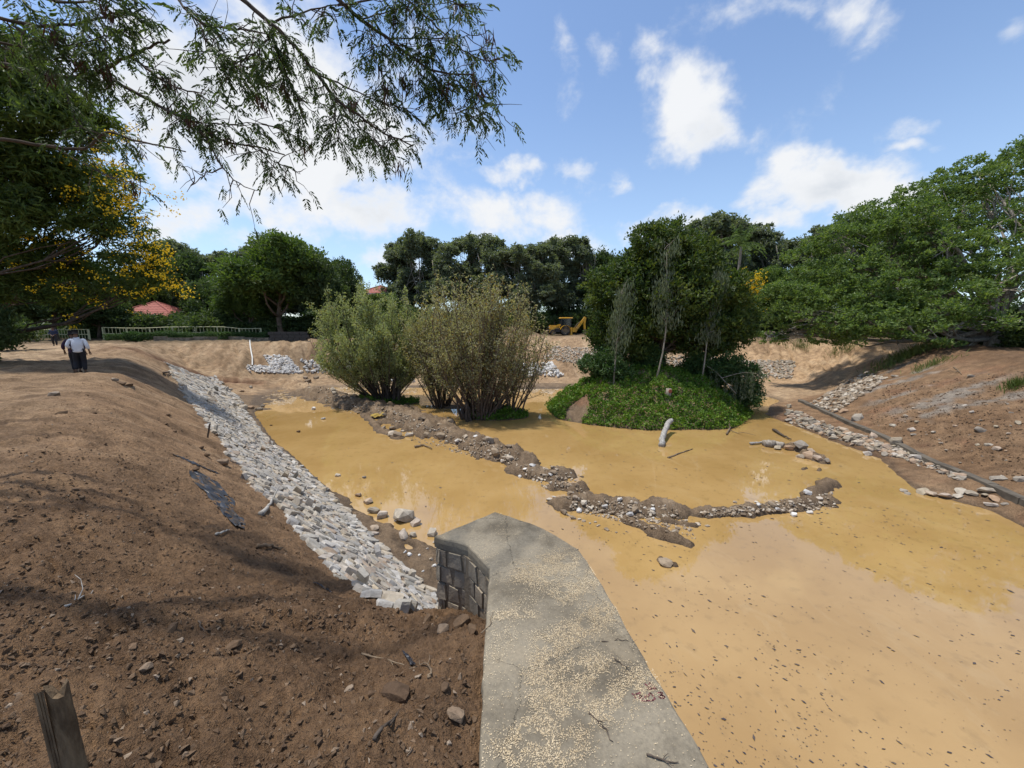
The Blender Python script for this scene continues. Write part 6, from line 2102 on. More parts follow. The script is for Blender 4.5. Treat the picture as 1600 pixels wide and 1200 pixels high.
def digger():
    g = hits([(891, 523.5)])[0]
    g[1] = 61.0
    g[0] = (881 - 800) / F * (61.0 * CP + 4.6 * SP)
    z = height1(g[0], g[1])
    t = empty('backhoe_loader', (g[0], g[1], z), R(4), label='dusty yellow backhoe loader parked on the far bank below the trees', cat='digger')
    Yl, Bk = MATS['machine_yellow'], MATS['machine_black']

    def beam(name, pts, w, h, mat=Yl, parent=t, y=0.0):
        mb = MB()
        for a, b in zip(pts[:-1], pts[1:]):
            a3, b3 = np.array([a[0], y, a[1]]), np.array([b[0], y, b[1]])
            d = b3 - a3
            L = np.linalg.norm(d)
            ang = math.atan2(d[2], d[0])
            mb.box((a3 + b3) / 2, (L + h * .35, w, h), Matrix.Rotation(-ang, 3, 'Y'))
        return mb.build(name, mat, parent)
    # x runs to the rear, the front is at -x; the rear axle is the origin
    for y in (-.78, .78):
        wheel(t, 0, y, .68, .68, .44)
        wheel(t, -1.95, y, .42, .42, .32)
    mb = MB(); mb.box((-1.2, 0, .72), (2.9, .62, .42)); mb.box((-.2, 0, .95), (1.5, 1.3, .25)); mb.build('chassis', Bk, t)
    mb = MB(); mb.box((-1.72, 0, 1.22), (1.25, .82, .62), taper=.92); mb.box((-2.36, 0, 1.15), (.08, .74, .6)); mb.build('bonnet', Yl, t)
    mb = MB(); mb.box((-1.1, -.55, .72), (.65, .28, .5)); mb.box((-1.1, .55, .72), (.65, .28, .5)); mb.build('tank', Bk, t)
    for y in (-.80, .80):
        mb = MB()
        n = 9
        th = np.linspace(.15, math.pi - .25, n)
        o = np.c_[.80 * np.cos(th), np.full(n, y - .26), .68 + .80 * np.sin(th)]
        q = o.copy(); q[:, 1] = y + .26
        o2 = np.c_[.85 * np.cos(th), np.full(n, y - .26), .68 + .85 * np.sin(th)]
        q2 = o2.copy(); q2[:, 1] = y + .26
        V = np.concatenate([o, q, o2, q2]); i = np.arange(n - 1)
        mb.add(V, np.concatenate([np.stack([i, i + 1, n + i + 1, n + i], -1), np.stack([2 * n + i, 3 * n + i, 3 * n + i + 1, 2 * n + i + 1], -1), np.stack([i, 2 * n + i, 2 * n + i + 1, i + 1], -1), np.stack([n + i, n + i + 1, 3 * n + i + 1, 3 * n + i], -1)]))
        mb.build('mudguard', Yl, t)
    cab = empty('cab', (0, 0, 0)); cab.parent = t
    mb = MB()
    for x in (-.66, .12, .88):
        for y in (-.68, .68):
            mb.box((x, y, 1.95), (.09, .09, 1.25))
    mb.box((.11, -.68, 1.36), (1.6, .08, .12)); mb.box((.11, .68, 1.36), (1.6, .08, .12)); mb.box((-.66, 0, 1.36), (.08, 1.3, .12))
    mb.build('pillar_frame', Bk, cab)
    for (c, s) in [((-.27, -.665, 1.98), (.70, .02, 1.1)), ((.5, -.665, 1.98), (.68, .02, 1.1)), ((-.27, .665, 1.98), (.70, .02, 1.1)), ((.5, .665, 1.98), (.68, .02, 1.1)), ((-.655, 0, 1.98), (.02, 1.26, 1.1)), ((.875, 0, 1.98), (.02, 1.26, 1.1))]:
        mb = MB(); mb.box(c, s); mb.build('pane', MATS['cab_glass'], cab)
    mb = MB(); mb.box((.2, 0, 2.66), (1.95, 1.52, .14), taper=.93); mb.build('roof', Yl, cab)
    mb = MB(); mb.box((.25, 0, 1.45), (.5, .5, .14)); mb.box((.48, 0, 1.75), (.12, .5, .6)); mb.build('seat', Bk, cab)
    for y in (-.58, .58):
        beam('loader_arm', [(-.55, 1.62), (-1.35, 1.35), (-2.35, .62), (-2.62, .42)], .14, .24, y=y)
        beam('loader_ram', [(-1.0, 1.1), (-1.9, .85)], .08, .09, MATS['dusty_steel'], y=y)
    mb = MB()
    prof = [(-2.62, .75), (-2.85, .66), (-2.95, .40), (-2.80, .16), (-3.25, .06), (-3.27, .03), (-2.72, .08), (-2.60, .40)]
    n = len(prof)
    V = np.array([(x, y, zz) for y in (-1.1, 1.1) for x, zz in prof]); i = np.arange(n); k = (i + 1) % n
    mb.add(V, np.stack([i, k, k + n, i + n], -1))
    for y in (-1.08, 1.08):
        mb.box((-2.92, y, .28), (.5, .04, .42))
    mb.build('loader_bucket', MATS['dusty_steel'], t)
    # rear digging arm, folded up
    mb = MB(); mb.box((1.25, 0, .75), (.3, 1.9, .5)); mb.box((1.5, 0, .8), (.35, .5, .7)); mb.build('rear_frame', Yl, t)
    for y in (-.88, .88):
        mb = MB(); mb.box((.93, y, .62), (.22, .20, 1.15)); mb.box((.93, y, .06), (.4, .36, .08)); mb.build('stabiliser_leg', Yl, t)
    beam('boom', [(1.72, .52), (1.95, .95), (2.55, 1.75), (3.25, 2.72)], .28, .34)
    beam('boom_ram', [(1.62, 1.15), (2.05, 1.72), (2.5, 2.1)], .12, .12, MATS['dusty_steel'])
    beam('dipper', [(3.28, 2.72), (3.16, 1.7), (3.25, .92)], .24, .28)
    beam('dipper_ram', [(2.65, 2.2), (3.2, 2.35)], .12, .14, Yl)
    mb = MB()
    prof = [(3.1, .95), (3.4, .85), (3.95, .66), (4.05, .42), (3.75, .10), (3.35, -.02), (3.25, .30)]
    n = len(prof)
    V = np.array([(x, y, zz) for y in (-.35, .35) for x, zz in prof]); i = np.arange(n); k = (i + 1) % n
    mb.add(V, np.stack([i, k, k + n, i + n], -1))
    for y in (-.35, .35):
        mb.add([(x, y, zz) for x, zz in prof] + [(3.6, y, .45)], np.stack([i, k, np.full(n, n)], -1))
    mb.build('digging_bucket', MATS['dusty_steel'], t)
    mb = MB(); mb.tube([(-1.5, .2, 1.5), (-1.5, .2, 2.1)], .05, 8); mb.build('exhaust', Bk, t)
    for y in (-.25, .25):
        mb = MB(); mb.box((-2.42, y, 1.22), (.04, .16, .12)); mb.build('headlight', MATS['white_shirt'], t)


digger()

# ------------------------------------------------------------------ pavilion and the far house
m_, t_, o_ = new_mat('red_tiles')
co_ = pos_co(t_)
principled(t_, o_, t_.mix(t_.noise(co_, 1.5, 5, .6), (0.24, 0.065, 0.045), (0.42, 0.135, 0.10)), .8)
paint('plaster', (0.55, 0.53, 0.49), .9)
paint('dark_wood', (0.05, 0.03, 0.02), .8)
paint('dark_masonry', (0.05, 0.048, 0.045), .95)


def tiled_hip_roof(parent, w, d, h, z, rows, ridge=.0):
    """four slopes with separate courses of overlapping tiles"""
    roof = empty('roof', (0, 0, z))
    roof.parent = parent
    mb = MB()
    n = rows
    for k in range(n):
        a0, a1 = k / n, (k + 1) / n
        for sgn in (0, 1, 2, 3):
            c, s = math.cos(sgn * math.pi / 2), math.sin(sgn * math.pi / 2)
            W, D = (w, d) if sgn % 2 == 0 else (d, w)
            e0, e1 = 1 - a0 * (1 - ridge), 1 - a1 * (1 - ridge)
            x0, x1 = W / 2 * (1 - a0), W / 2 * (1 - a1)
            y0, y1 = -D / 2 * (1 - a0), -D / 2 * (1 - a1)
            m = max(2, int(W * (1 - a0) / .5))
            for q in range(m):
                u0, u1 = -x0 + 2 * x0 * q / m, -x0 + 2 * x0 * (q + 1) / m
                v0, v1 = max(-x1, min(x1, u0)), max(-x1, min(x1, u1))
                um, vm = (u0 + u1) / 2, (v0 + v1) / 2
                P = [(u0, y0 - .03, h * a0 + .04), (um, y0 - .03, h * a0 + .10), (u1, y0 - .03, h * a0 + .04), (v1, y1, h * a1 + .02), (vm, y1, h * a1 + .07), (v0, y1, h * a1 + .02)]
                P = [(p[0] * c - p[1] * s, p[0] * s + p[1] * c, p[2]) for p in P]
                mb.add(P, [[0, 1, 4, 5], [1, 2, 3, 4]])
    mb.build('tiles', MATS['red_tiles'], roof)['kind'] = 'stuff'
    mb = MB()
    mb.box((0, 0, -.02), (w * .985, d * .985, .10))
    mb.build('eaves', MATS['dark_wood'], roof)
    rd = MB()
    for sx, sy in ((1, 1), (1, -1), (-1, 1), (-1, -1)):
        rd.tube([(sx * w / 2, sy * d / 2, .1), (0, 0, h + .1)], .11, 6)
    rd.build('ridge', MATS['red_tiles'], roof)
    return roof


def pavilion():
    g = ground_at(254, 62)
    t = empty('pavilion', g, R(8), label='open garden pavilion with a red tiled hip roof among the trees', cat='pavilion')
    tiled_hip_roof(t, 9.6, 7.0, 2.4, 3.0, 9)
    for x in (-4.0, -1.35, 1.35, 4.0):
        for y in (-2.8, 2.8):
            mb = MB(); mb.box((x, y, 1.5), (.28, .28, 3.0)); mb.box((x, y, .12), (.42, .42, .24)); mb.build('column', MATS['dark_wood'], t)
    mb = MB(); mb.box((0, 0, .1), (9.0, 6.4, .2)); mb.build('floor', MATS['plaster'], t)
    mb = MB(); mb.box((0, 2.6, .55), (7.6, .2, .9)); mb.build('low_wall', MATS['plaster'], t)


pavilion()


def house():
    x = (600 - 800) / F * 80
    t = empty('house', (x, 80, height1(x, 80)), R(-6), label='house with a red tiled roof showing just above the willow thickets', cat='house')
    mb = MB(); mb.box((0, 0, 3.9), (9.6, 7.0, 7.8)); mb.build('wall', MATS['plaster'], t)
    tiled_hip_roof(t, 11.2, 8.6, 2.5, 7.0, 8)
    for xx in (-3, 0, 3):
        for zz in (1.8, 5.2):
            f = MB(); f.box((xx, -3.53, zz), (1.3, .08, 1.4)); fo = f.build('window', MATS['dark_wood'], t)
            p = MB(); p.box((xx, -3.56, zz), (1.1, .06, 1.2)); p.build('pane', MATS['cab_glass'], fo)


house()

# ------------------------------------------------------------------ railings, hedge, kerbs
paint('cream_paint', (0.55, 0.52, 0.30), .6)
paint('white_paint', (0.66, 0.65, 0.60), .6)


def railing(label, px0, Y0, px1, Y1, h, n_post, n_bar, mat):
    a, b = Vector(ground_at(px0, Y0)), Vector(ground_at(px1, Y1))
    t = empty('railing', tuple(a), label=label, cat='railing')
    d = b - a
    hgt = lambda f: height1(a.x + d.x * f, a.y + d.y * f) - a.z
    for i in range(n_post):
        f = i / (n_post - 1)
        p = MB(); p.box((d.x * f, d.y * f, hgt(f) + h / 2 - .1), (.13, .13, h + .2)); p.build('post', mat, t)
    for zz in (h - .05, h * .48):
        mb = MB()
        mb.tube([(d.x * f, d.y * f, hgt(f) + zz) for f in np.linspace(0, 1, 9)], .055, 6)
        mb.build('rail', mat, t)
    for i in range(n_bar):
        f = (i + .5) / n_bar
        mb = MB(); mb.tube([(d.x * f, d.y * f, hgt(f) + .08), (d.x * f, d.y * f, hgt(f) + h - .06)], .03, 5, cap=False)
        mb.build('bar', mat, t)
    return t


railing('cream painted bar railing behind the walking man in navy', 40, 49, 146, 49, 1.3, 5, 24, MATS['cream_paint'])
railing('cream bar railing behind the long clipped hedge', 168, 50.0, 412, 53, 1.55, 8, 44, MATS['cream_paint'])
railing('white rail fence further back beyond the hedge railing', 197, 58, 486, 60, 1.95, 9, 0, MATS['white_paint'])


def hedge(name, label, cat, px0, Y0, px1, Y1, w, h, n, mat, seed, leaf=.14, group=None):
    r = np.random.RandomState(seed)
    a, b = np.array(ground_at(px0, Y0)), np.array(ground_at(px1, Y1))
    t = empty(name, tuple(a), label=label, cat=cat, group=group)
    u = r.rand(n)
    P = a + (b - a) * u[:, None]
    d = unit((b - a)[None, :2])[0]
    nrm = np.array([-d[1], d[0]])
    s = r.uniform(-1, 1, n)
    zz = r.rand(n) ** .6
    bulge = 1 + .22 * perlin(u * np.linalg.norm(b - a) * .8, np.full(n, seed * 1.7)) + .1 * perlin(u * 60, s * 2)
    P[:, :2] += nrm * (s * w / 2 * bulge * np.sqrt(np.clip(1 - (zz * .8) ** 4, 0, 1)))[:, None]
    P[:, 2] = hq(P[:, 0].copy(), P[:, 1].copy()) + zz * h * bulge
    v, f = leaf_arrays(P - a, r.normal(0, .8, P.shape) + np.array([0, 0, .3]), r.uniform(.6, 1.4, n) * leaf, leaf * .5, r)
    link('foliage', mesh_np('foliage', v, f, MATS[mat]), t)
    mb = MB()
    for k in range(max(3, int(np.linalg.norm(b - a) / .7))):
        q = (b - a) * r.rand() + np.array([r.normal(0, w * .12), r.normal(0, w * .12), 0])
        mb.tube(limb_path(q + np.array([0, 0, -.1]), q + np.array([r.normal(0, .15), r.normal(0, .15), h * .8]), r, .05, 4), np.linspace(.03, .012, 4), 5, cap=False)
    mb.build('stem', MATS['bark_dark'], t)
    return t


hedge('hedge', 'long clipped green hedge along the crest of the far left bank', 'hedge', 172, 47.5, 420, 50, 1.3, .95, 26000, 'leaf_hedge', 130)
hedge('hedge', 'dark low hedge between the two railings at far left', 'hedge', 150, 53, 176, 53, 1.2, 1.0, 3500, 'leaf_hedge', 131)
hedge('hedge', 'dark clipped hedge behind the cream railing at far left', 'hedge', 30, 52.5, 146, 52.5, 1.3, 1.0, 10000, 'leaf_hedge', 132)
for px0, px1, Y, h, lb in [(252, 273, 59, 1.55, 'golden shrub in front of the pavilion'), (274, 286, 60, 1.25, 'low golden shrub right of the pavilion front'), (313, 329, 60, 1.35, 'golden shrub midway along the white rail'), (338, 354, 60, 1.4, 'flat-topped golden shrub behind the rail'), (350, 368, 59.5, 1.7, 'brightest rounded golden shrub behind the rail'), (380, 391, 59.5, 1.5, 'small golden shrub at the right end of the row'), (153, 166, 56, 1.5, 'golden shrub left of the pavilion between the railings')]:
    hedge('golden_shrub', lb, 'shrub', px0, Y, px1, Y, 1.1, h, 1500, 'leaf_golden', int(px0), .16)
hedge('grass_tuft', 'tall grass clump at the left end of the long hedge', 'grass', 200, 45.6, 228, 46, 1.2, 1.0, 2500, 'leaf_hedge', 140, .22)
hedge('grass_tuft', 'grass clump in front of the long hedge', 'grass', 348, 47.8, 362, 47.8, 1.0, .8, 1200, 'leaf_hedge', 141, .2)

mk = MB()
a, b = Vector(ground_at(246, 46.6)), Vector(ground_at(424, 48.6))
d = (b - a).normalized()
nseg = 9
root = empty('concrete_edging', tuple(a), label='low grey concrete edging under the long hedge', cat='edging')
for i in range(nseg):
    p = a + (b - a) * ((i + .5) / nseg)
    mb = MB(); mb.box((p.x - a.x, p.y - a.y, height1(p.x, p.y) - a.z + .12), ((b - a).length / nseg - .04, .3, .55), Matrix.Rotation(math.atan2(d.y, d.x), 3, 'Z'))
    mb.build('edging_block', MATS['weathered_concrete'], root)

g = ground_at(455, 46.0)
t = empty('culvert_wall', g, R(4), label='dark masonry block wall at the right end of the hedge', cat='wall')
for i in range(6):
    for k in range(3):
        mb = MB(); mb.box((-1.9 + i * .72 + (k % 2) * .18, 0, .15 + k * .36), (.68, .5, .33)); mb.build('block', MATS['dark_masonry'], t)

t = empty('hose', tuple(at_y(391, 531, 46)), label='pale thin hose hanging down the far left bank', cat='hose')
org = Vector(t.location)
mb = MB()
P = [Vector(h) for h in hits([(391, 533), (391.5, 540), (393, 550), (395, 560), (395, 572)])]
mb.tube([tuple(p - org + Vector((0, -.06, .10))) for p in P], .07, 6)
mb.build('hose_pipe', MATS['white_paint'], t)

# concrete kerb along the foot of the right bank
paint('kerb_concrete', (0.125, 0.105, 0.078), .9, dirt=(0.045, 0.036, 0.026), scale=3.0)


def kerb():
    L = LINES['far_toe']
    i0 = next(i for i, p in enumerate(L) if (p - P3((1250, 627, 5.5))).length < .01)
    P = resample(L[i0:i0 + 7], 60)
    for _ in range(6):
        P[1:-1] = .25 * P[:-2] + .5 * P[1:-1] + .25 * P[2:]
    P[:, 2] = hq(P[:, 0].copy(), P[:, 1].copy())
    P[:, 2] = np.convolve(np.pad(P[:, 2], 4, mode='edge'), np.ones(9) / 9, 'valid')
    r = np.random.RandomState(150)
    t = empty('concrete_kerb', tuple(P[30]), label='long weathered concrete kerb curving along the foot of the right bank', cat='kerb')
    n = 20
    for k in range(n):
        seg = P[k * 3:k * 3 + 4]
        if len(seg) < 2:
            continue
        tn = unit(np.gradient(seg, axis=0) * np.array([1, 1, 0]))
        nr_ = np.c_[-tn[:, 1], tn[:, 0], np.zeros(len(seg))]
        w, h = .15, .13 + r.uniform(-.02, .02)
        off = r.normal(0, .015)
        prof = [(-w, -.4), (-w, h * .85), (-w * .7, h), (w * .7, h), (w, h * .85), (w, -.4)]
        q = seg.copy()
        q[-1] = q[-1] - tn[-1] * .012
        V = np.stack([q + nr_ * (p[0] + off) + np.array([0, 0, p[1]]) for p in prof], 1) - P[30]
        V += r.normal(0, .006, V.shape)
        m = len(prof)
        mb = MB()
        i, j = np.meshgrid(np.arange(len(seg) - 1), np.arange(m - 1), indexing='ij')
        mb.add(V.reshape(-1, 3), np.stack([i * m + j, i * m + j + 1, (i + 1) * m + j + 1, (i + 1) * m + j], -1).reshape(-1, 4))
        mb.add(V[0], [[0, 1, 2], [0, 2, 3], [0, 3, 4], [0, 4, 5]])
        mb.add(V[-1], [[0, 2, 1], [0, 3, 2], [0, 4, 3], [0, 5, 4]])
        mb.build('kerb_stone', MATS['kerb_concrete'], t)


kerb()

# ------------------------------------------------------------------ sheet, stake, logs, sticks
m_, t_, o_ = new_mat('black_plastic')
principled(t_, o_, t_.mix(t_.noise(pos_co(t_), 9, 5, .7), (0.012, 0.015, 0.024), (0.042, 0.046, 0.056)), .38, t_.noise(pos_co(t_), 30, 4, .6), .5, .01)


def sheet(label, spine, seed, name='plastic_sheet'):
    r = np.random.RandomState(seed)
    sp = np.array(spine, float)
    n, m = 26, 9
    u = np.linspace(0, len(sp) - 1, n)
    S = np.stack([np.interp(u, np.arange(len(sp)), sp[:, i]) for i in range(5)], -1)
    pts = []
    for row in S:
        for q in np.linspace(-1, 1, m):
            e = row[3] if q < 0 else row[4]
            pts.append((row[0] + q * row[2] + r.normal(0, .6), row[1] + abs(q) * e * (1 if q > 0 else -1) + r.normal(0, .6)))
    H = hits(pts)
    H[:, 2] += -.002 + .075 * np.abs(fbm(H[:, 0] * 2.2 + seed, H[:, 1] * 2.2, 4, .6)) + .012 * r.rand(len(H))
    i, j = np.meshgrid(np.arange(n - 1), np.arange(m - 1), indexing='ij')
    f = np.stack([i * m + j, i * m + j + 1, (i + 1) * m + j + 1, (i + 1) * m + j], -1).reshape(-1, 4)
    k = r.rand(len(f)) > .03
    o = link(name, mesh_np(name, H - H.mean(0), f[k], MATS['black_plastic'], smooth=False))
    o.location = tuple(H.mean(0))
    tag(o, label, 'sheet')


sheet('torn black plastic sheet half buried in the left bank', [(308, 738, 9, 3, 3), (318, 746, 22, 8, 8), (328, 764, 26, 10, 8), (345, 780, 24, 10, 4), (350, 796, 14, 8, 4), (366, 810, 18, 6, 4), (374, 826, 8, 2, 2)], 160)
sheet('narrow fold of black plastic above the torn sheet', [(272, 711, 3, 1, 1), (290, 718, 8, 3, 3), (306, 726, 9, 3, 3), (322, 733, 8, 3, 3), (340, 740, 3, 1, 1)], 161)
sheet('scrap of dark plastic in the soil below the pitching end', [(492, 912, 4, 2, 2), (504, 918, 6, 3, 3), (516, 925, 4, 2, 2)], 162)
sheet('blackish plastic scrap in the dark soil near the wall', [(632, 1020, 3, 2, 2), (638, 1030, 6, 3, 3), (646, 1042, 5, 2, 2)], 163)


def stake():
    b = Vector((-1.79, 1.33, height1(-1.79, 1.33)))
    t = empty('wooden_stake', tuple(b), label='weathered wooden stake with a split top in the near left corner', cat='stake')
    r = np.random.RandomState(170)
    n, m = 16, 12
    V = []
    for i in range(n):
        f = i / (n - 1)
        c = np.array([.035 * f, -.035 * f, -.3 + .735 * f])
        for k in range(m):
            a = k / m * 6.283
            w, d = .040, .024
            sq = 1.0 / max(abs(math.cos(a)), abs(math.sin(a))) ** .6
            rad = np.array([math.cos(a) * w * sq, math.sin(a) * d * sq, 0]) * (1 - .06 * f) * (1 + .10 * math.sin(a * 3 + f * 2) + r.normal(0, .02))
            V.append(c + rad + (np.array([0, 0, .035 * math.sin(a * 2 + .6) + r.normal(0, .012)]) if i == n - 1 else 0))
    mb = MB()
    i, j = np.meshgrid(np.arange(n - 1), np.arange(m), indexing='ij')
    k = (j + 1) % m
    mb.add(V, np.stack([i * m + j, i * m + k, (i + 1) * m + k, (i + 1) * m + j], -1).reshape(-1, 4))
    top = np.array(V[-m:]).mean(0) - np.array([0, 0, .02])
    jj = np.arange(m)
    mb.add(np.concatenate([np.array(V[-m:]), [top]]), np.stack([jj, (jj + 1) % m, np.full(m, m)], -1))
    mb.build('post', MATS['stake_wood'], t, smooth=False)
    sp = MB()
    for q in range(3):
        x = -.05 + .012 * q
        sp.add([(x, -.037, .02), (x + .02, -.040, .04), (x + .05, -.068, .44 + .01 * q), (x + .032, -.066, .45)], [[0, 1, 2, 3]])
    sp.build('splinter', MATS['stake_wood'], t)


stake()


def stick(label, pts, rad, mat='twig', lift=.02, name='stick', cat='stick', branches=0, seed=1, z=None, taper=.35, jit=.02):
    r = np.random.RandomState(seed)
    H = hits(pts) if z is None else np.array([tuple(at(px, py, zz)) for (px, py), zz in zip(pts, z)])
    tt = np.linspace(0, len(H) - 1, max(6, len(H) * 3))
    Q = np.stack([np.interp(tt, np.arange(len(H)), H[:, i]) for i in range(3)], -1)
    Q[1:-1] += r.normal(0, rad * .12 + jit * .2, Q[1:-1].shape)
    Q[:, 2] += lift + rad * .6
    c = Q.mean(0)
    mb = MB()
    mb.tube(Q - c, rad * np.linspace(1, taper, len(Q)), 8)
    L = np.linalg.norm(Q[-1] - Q[0])
    for k in range(branches):
        i = r.randint(len(Q) // 4, len(Q) - 1)
        e = Q[i] + (Q[-1] - Q[0]) / L * L * r.uniform(.1, .35) + r.normal(0, .22 * L, 3) * np.array([1, 1, .4])
        e[2] = max(e[2], Q[i, 2] - .02)
        mb.tube(limb_path(Q[i] - c, e - c, r, .08, 4), np.linspace(rad * .5, rad * .15, 4), 5)
    o = mb.build(name, MATS[mat], None, smooth=True)
    o.location = tuple(c)
    return tag(o, label, cat)


stick('bleached crooked log leaning from the island into the water', [(1033, 700), (1036, 684), (1041, 670), (1046, 662), (1049, 661)], .15, 'dead_wood', .05, 'driftwood_log', 'log', z=[-.05, .14, .36, .52, .55], taper=.95, seed=3)
stick('thin stick floating in the open water right of the log', [(1044, 716), (1062, 709), (1082, 702)], .05, 'twig', 0, seed=4)
stick('dark branch sticking out of the water beside the little stone pile', [(1208, 674), (1222, 682), (1236, 689)], .08, 'bark_dark', .05, seed=5)
stick('pale broken log lying at the left of the little stone pile', [(1193, 697), (1210, 698), (1224, 700)], .20, 'bark_pale', .0, 'log', 'log', seed=6, taper=.8)
stick('forked dead branch lying off the log end by the stone pile', [(1172, 695), (1185, 694), (1203, 690)], .07, 'dead_wood', .04, branches=2, seed=7)
stick('tangle of dead twigs at the right foot of the island', [(1135, 680), (1142, 668), (1136, 655)], .05, 'twig', .05, branches=7, seed=8)
stick('thin branch leaning down the right side of the island', [(1105, 572), (1125, 600), (1165, 622)], .05, 'dead_wood', .35, branches=1, seed=9)
stick('cracked pale twig lying on the dark foreground soil', [(102, 950), (128, 937), (146, 925)], .007, 'dead_wood', .01, branches=2, seed=10)
stick('curved root beside the pale half-buried stone', [(668, 1062), (676, 1055), (668, 1040), (640, 1048)], .008, 'twig', .01, branches=2, seed=11)
stick('thin root lying across the soil left of the wall', [(565, 1022), (600, 1030), (640, 1044)], .007, 'twig', .0, branches=1, seed=12)
stick('dark twig on the soil near the bottom edge', [(585, 1160), (598, 1140), (612, 1135)], .011, 'bark_dark', .01, branches=2, seed=13)
stick('short dark twig on the soil under the bank crest', [(310, 972), (318, 985), (322, 993)], .006, 'bark_dark', .005, seed=14)
stick('pale stick lying on the slope below the plastic sheet', [(338, 837), (350, 833), (359, 830)], .018, 'dead_wood', .01, seed=15)
stick('grey driftwood piece at the pitching edge', [(408, 805), (418, 796), (426, 780)], .05, 'dead_wood', .0, branches=1, seed=16)
stick('brown stick on the soil at the pitching top', [(402, 857), (425, 858), (440, 862)], .03, 'twig', .02, branches=1, seed=17)
stick('rusty iron rod standing upright beside the pitching', [(323, 692), (328, 663)], .028, 'bark_dark', .0, 'iron_rod', 'rod', z=[CAM_H - 3.62, CAM_H - 3.02], taper=.9, seed=18, jit=0)
stick('dark stick propped on the far end of the pitching', [(256, 586), (266, 584), (262, 590)], .06, 'bark_dark', .1, branches=1, seed=19)
stick('pale root hanging from the top of the right bank', [(1490, 575), (1497, 580), (1502, 586)], .04, 'twig', .02, branches=2, seed=20)
stick('thin dead stalk on the dark right bank', [(1422, 612), (1423, 598)], .03, 'twig', .02, seed=21)
stick('curled root on the mud ridge by the water', [(648, 700), (662, 697), (675, 703)], .06, 'twig', .03, seed=22)
stick('dark twig lying on the wall top', [(920, 1115), (945, 1140), (958, 1160)], .005, 'bark_dark', .002, z=[WALL_TOP] * 3, branches=2, seed=23)
stick('fine dark twig on the wall top near its outer edge', [(940, 1003), (965, 1001), (990, 1004)], .0035, 'bark_dark', .002, z=[WALL_TOP] * 3, branches=1, seed=24)
stick('thin twig hooked over the wall top edge', [(752, 990), (764, 978), (770, 958)], .0045, 'twig', .002, z=[WALL_TOP] * 3, seed=25)
stick('curved twig on the wall top close to the painted mark', [(960, 1030), (975, 1040), (983, 1050)], .0035, 'bark_dark', .002, z=[WALL_TOP] * 3, branches=1, seed=26)
stick('dark twig lying at the bottom corner of the wall top', [(1010, 1180), (1035, 1190), (1060, 1192)], .005, 'bark_dark', .002, z=[WALL_TOP] * 3, branches=3, seed=27)


def cut_post():
    h = hits([(1044, 618)])[0]
    t = empty('cut_stump', tuple(h), R(10), label='freshly sawn pale tree stump with a red cut face on the island', cat='stump')
    mb = MB()
    mb.tube([(0, 0, -.3), (0, 0, .1), (.02, 0, .45)], [.19, .17, .17], 10)
    mb.build('post', MATS['bark_pale'], t, smooth=True)
    paint('red_heartwood', (0.36, 0.09, 0.05), .8)
    mb = MB()
    mb.tube([(.02, -.16, .30), (.02, -.185, .30)], [.125, .12], 10)
    mb.build('cut_face', MATS['red_heartwood'], t)


cut_post()
paint('yellow_cloth', (0.38, 0.26, 0.05), .8)
h = hits([(590, 652)])[0]
gx, gy = np.meshgrid(np.linspace(-.42, .42, 9), np.linspace(-.16, .16, 5))
X, Y = gx.ravel() + h[0], gy.ravel() + h[1]
Z = hq(X, Y) + .06 + rs.rand(len(X)) * .12
ii, jj = np.meshgrid(np.arange(4), np.arange(8), indexing='ij')
o = link('cloth', mesh_np('cloth', np.c_[X, Y, Z] - h, np.stack([ii * 9 + jj, ii * 9 + jj + 1, (ii + 1) * 9 + jj + 1, (ii + 1) * 9 + jj], -1).reshape(-1, 4), MATS['yellow_cloth']))
o.location = tuple(h)
tag(o, 'yellow cloth scrap lying on the dredged mud ridge', 'cloth')


# ------------------------------------------------------------------ grass tufts on the right bank
def tuft(px, py, label, n, h, w, seed):
    r = np.random.RandomState(seed)
    g = hits([(px, py)])[0]
    P = np.c_[r.normal(0, w, n), r.normal(0, w * .6, n), np.zeros(n)]
    P[:, 2] = hq(P[:, 0] + g[0], P[:, 1] + g[1]) - g[2]
    ax = np.c_[r.normal(0, .45, n), r.normal(0, .45, n), np.ones(n)]
    L = h * r.uniform(.5, 1.2, n)
    v, f = leaf_arrays(P + unit(ax) * L[:, None] * .5, ax, L, .035, r, .1)
    o = link('grass_tuft', mesh_np('grass_tuft', v, f, MATS['grass_blade']))
    o.location = tuple(g)
    tag(o, label, 'grass')


tuft(1588, 604, 'green grass tuft alone on the bare right bank', 240, .5, .28, 180)
tuft(1425, 556, 'long dark grass at the near end of the far bank crest', 900, .9, 1.1, 181)
tuft(1385, 575, 'small weeds on the dark shoulder of the right bank', 200, .5, .6, 182)
tuft(1455, 572, 'weeds under the big tree on the right bank', 220, .5, .6, 183)
tuft(1250, 543, 'green weeds on the sunny far right slope', 220, .7, .7, 184)
tuft(1322, 547, 'weeds trailing on the far right slope below the big tree', 260, .8, .9, 185)


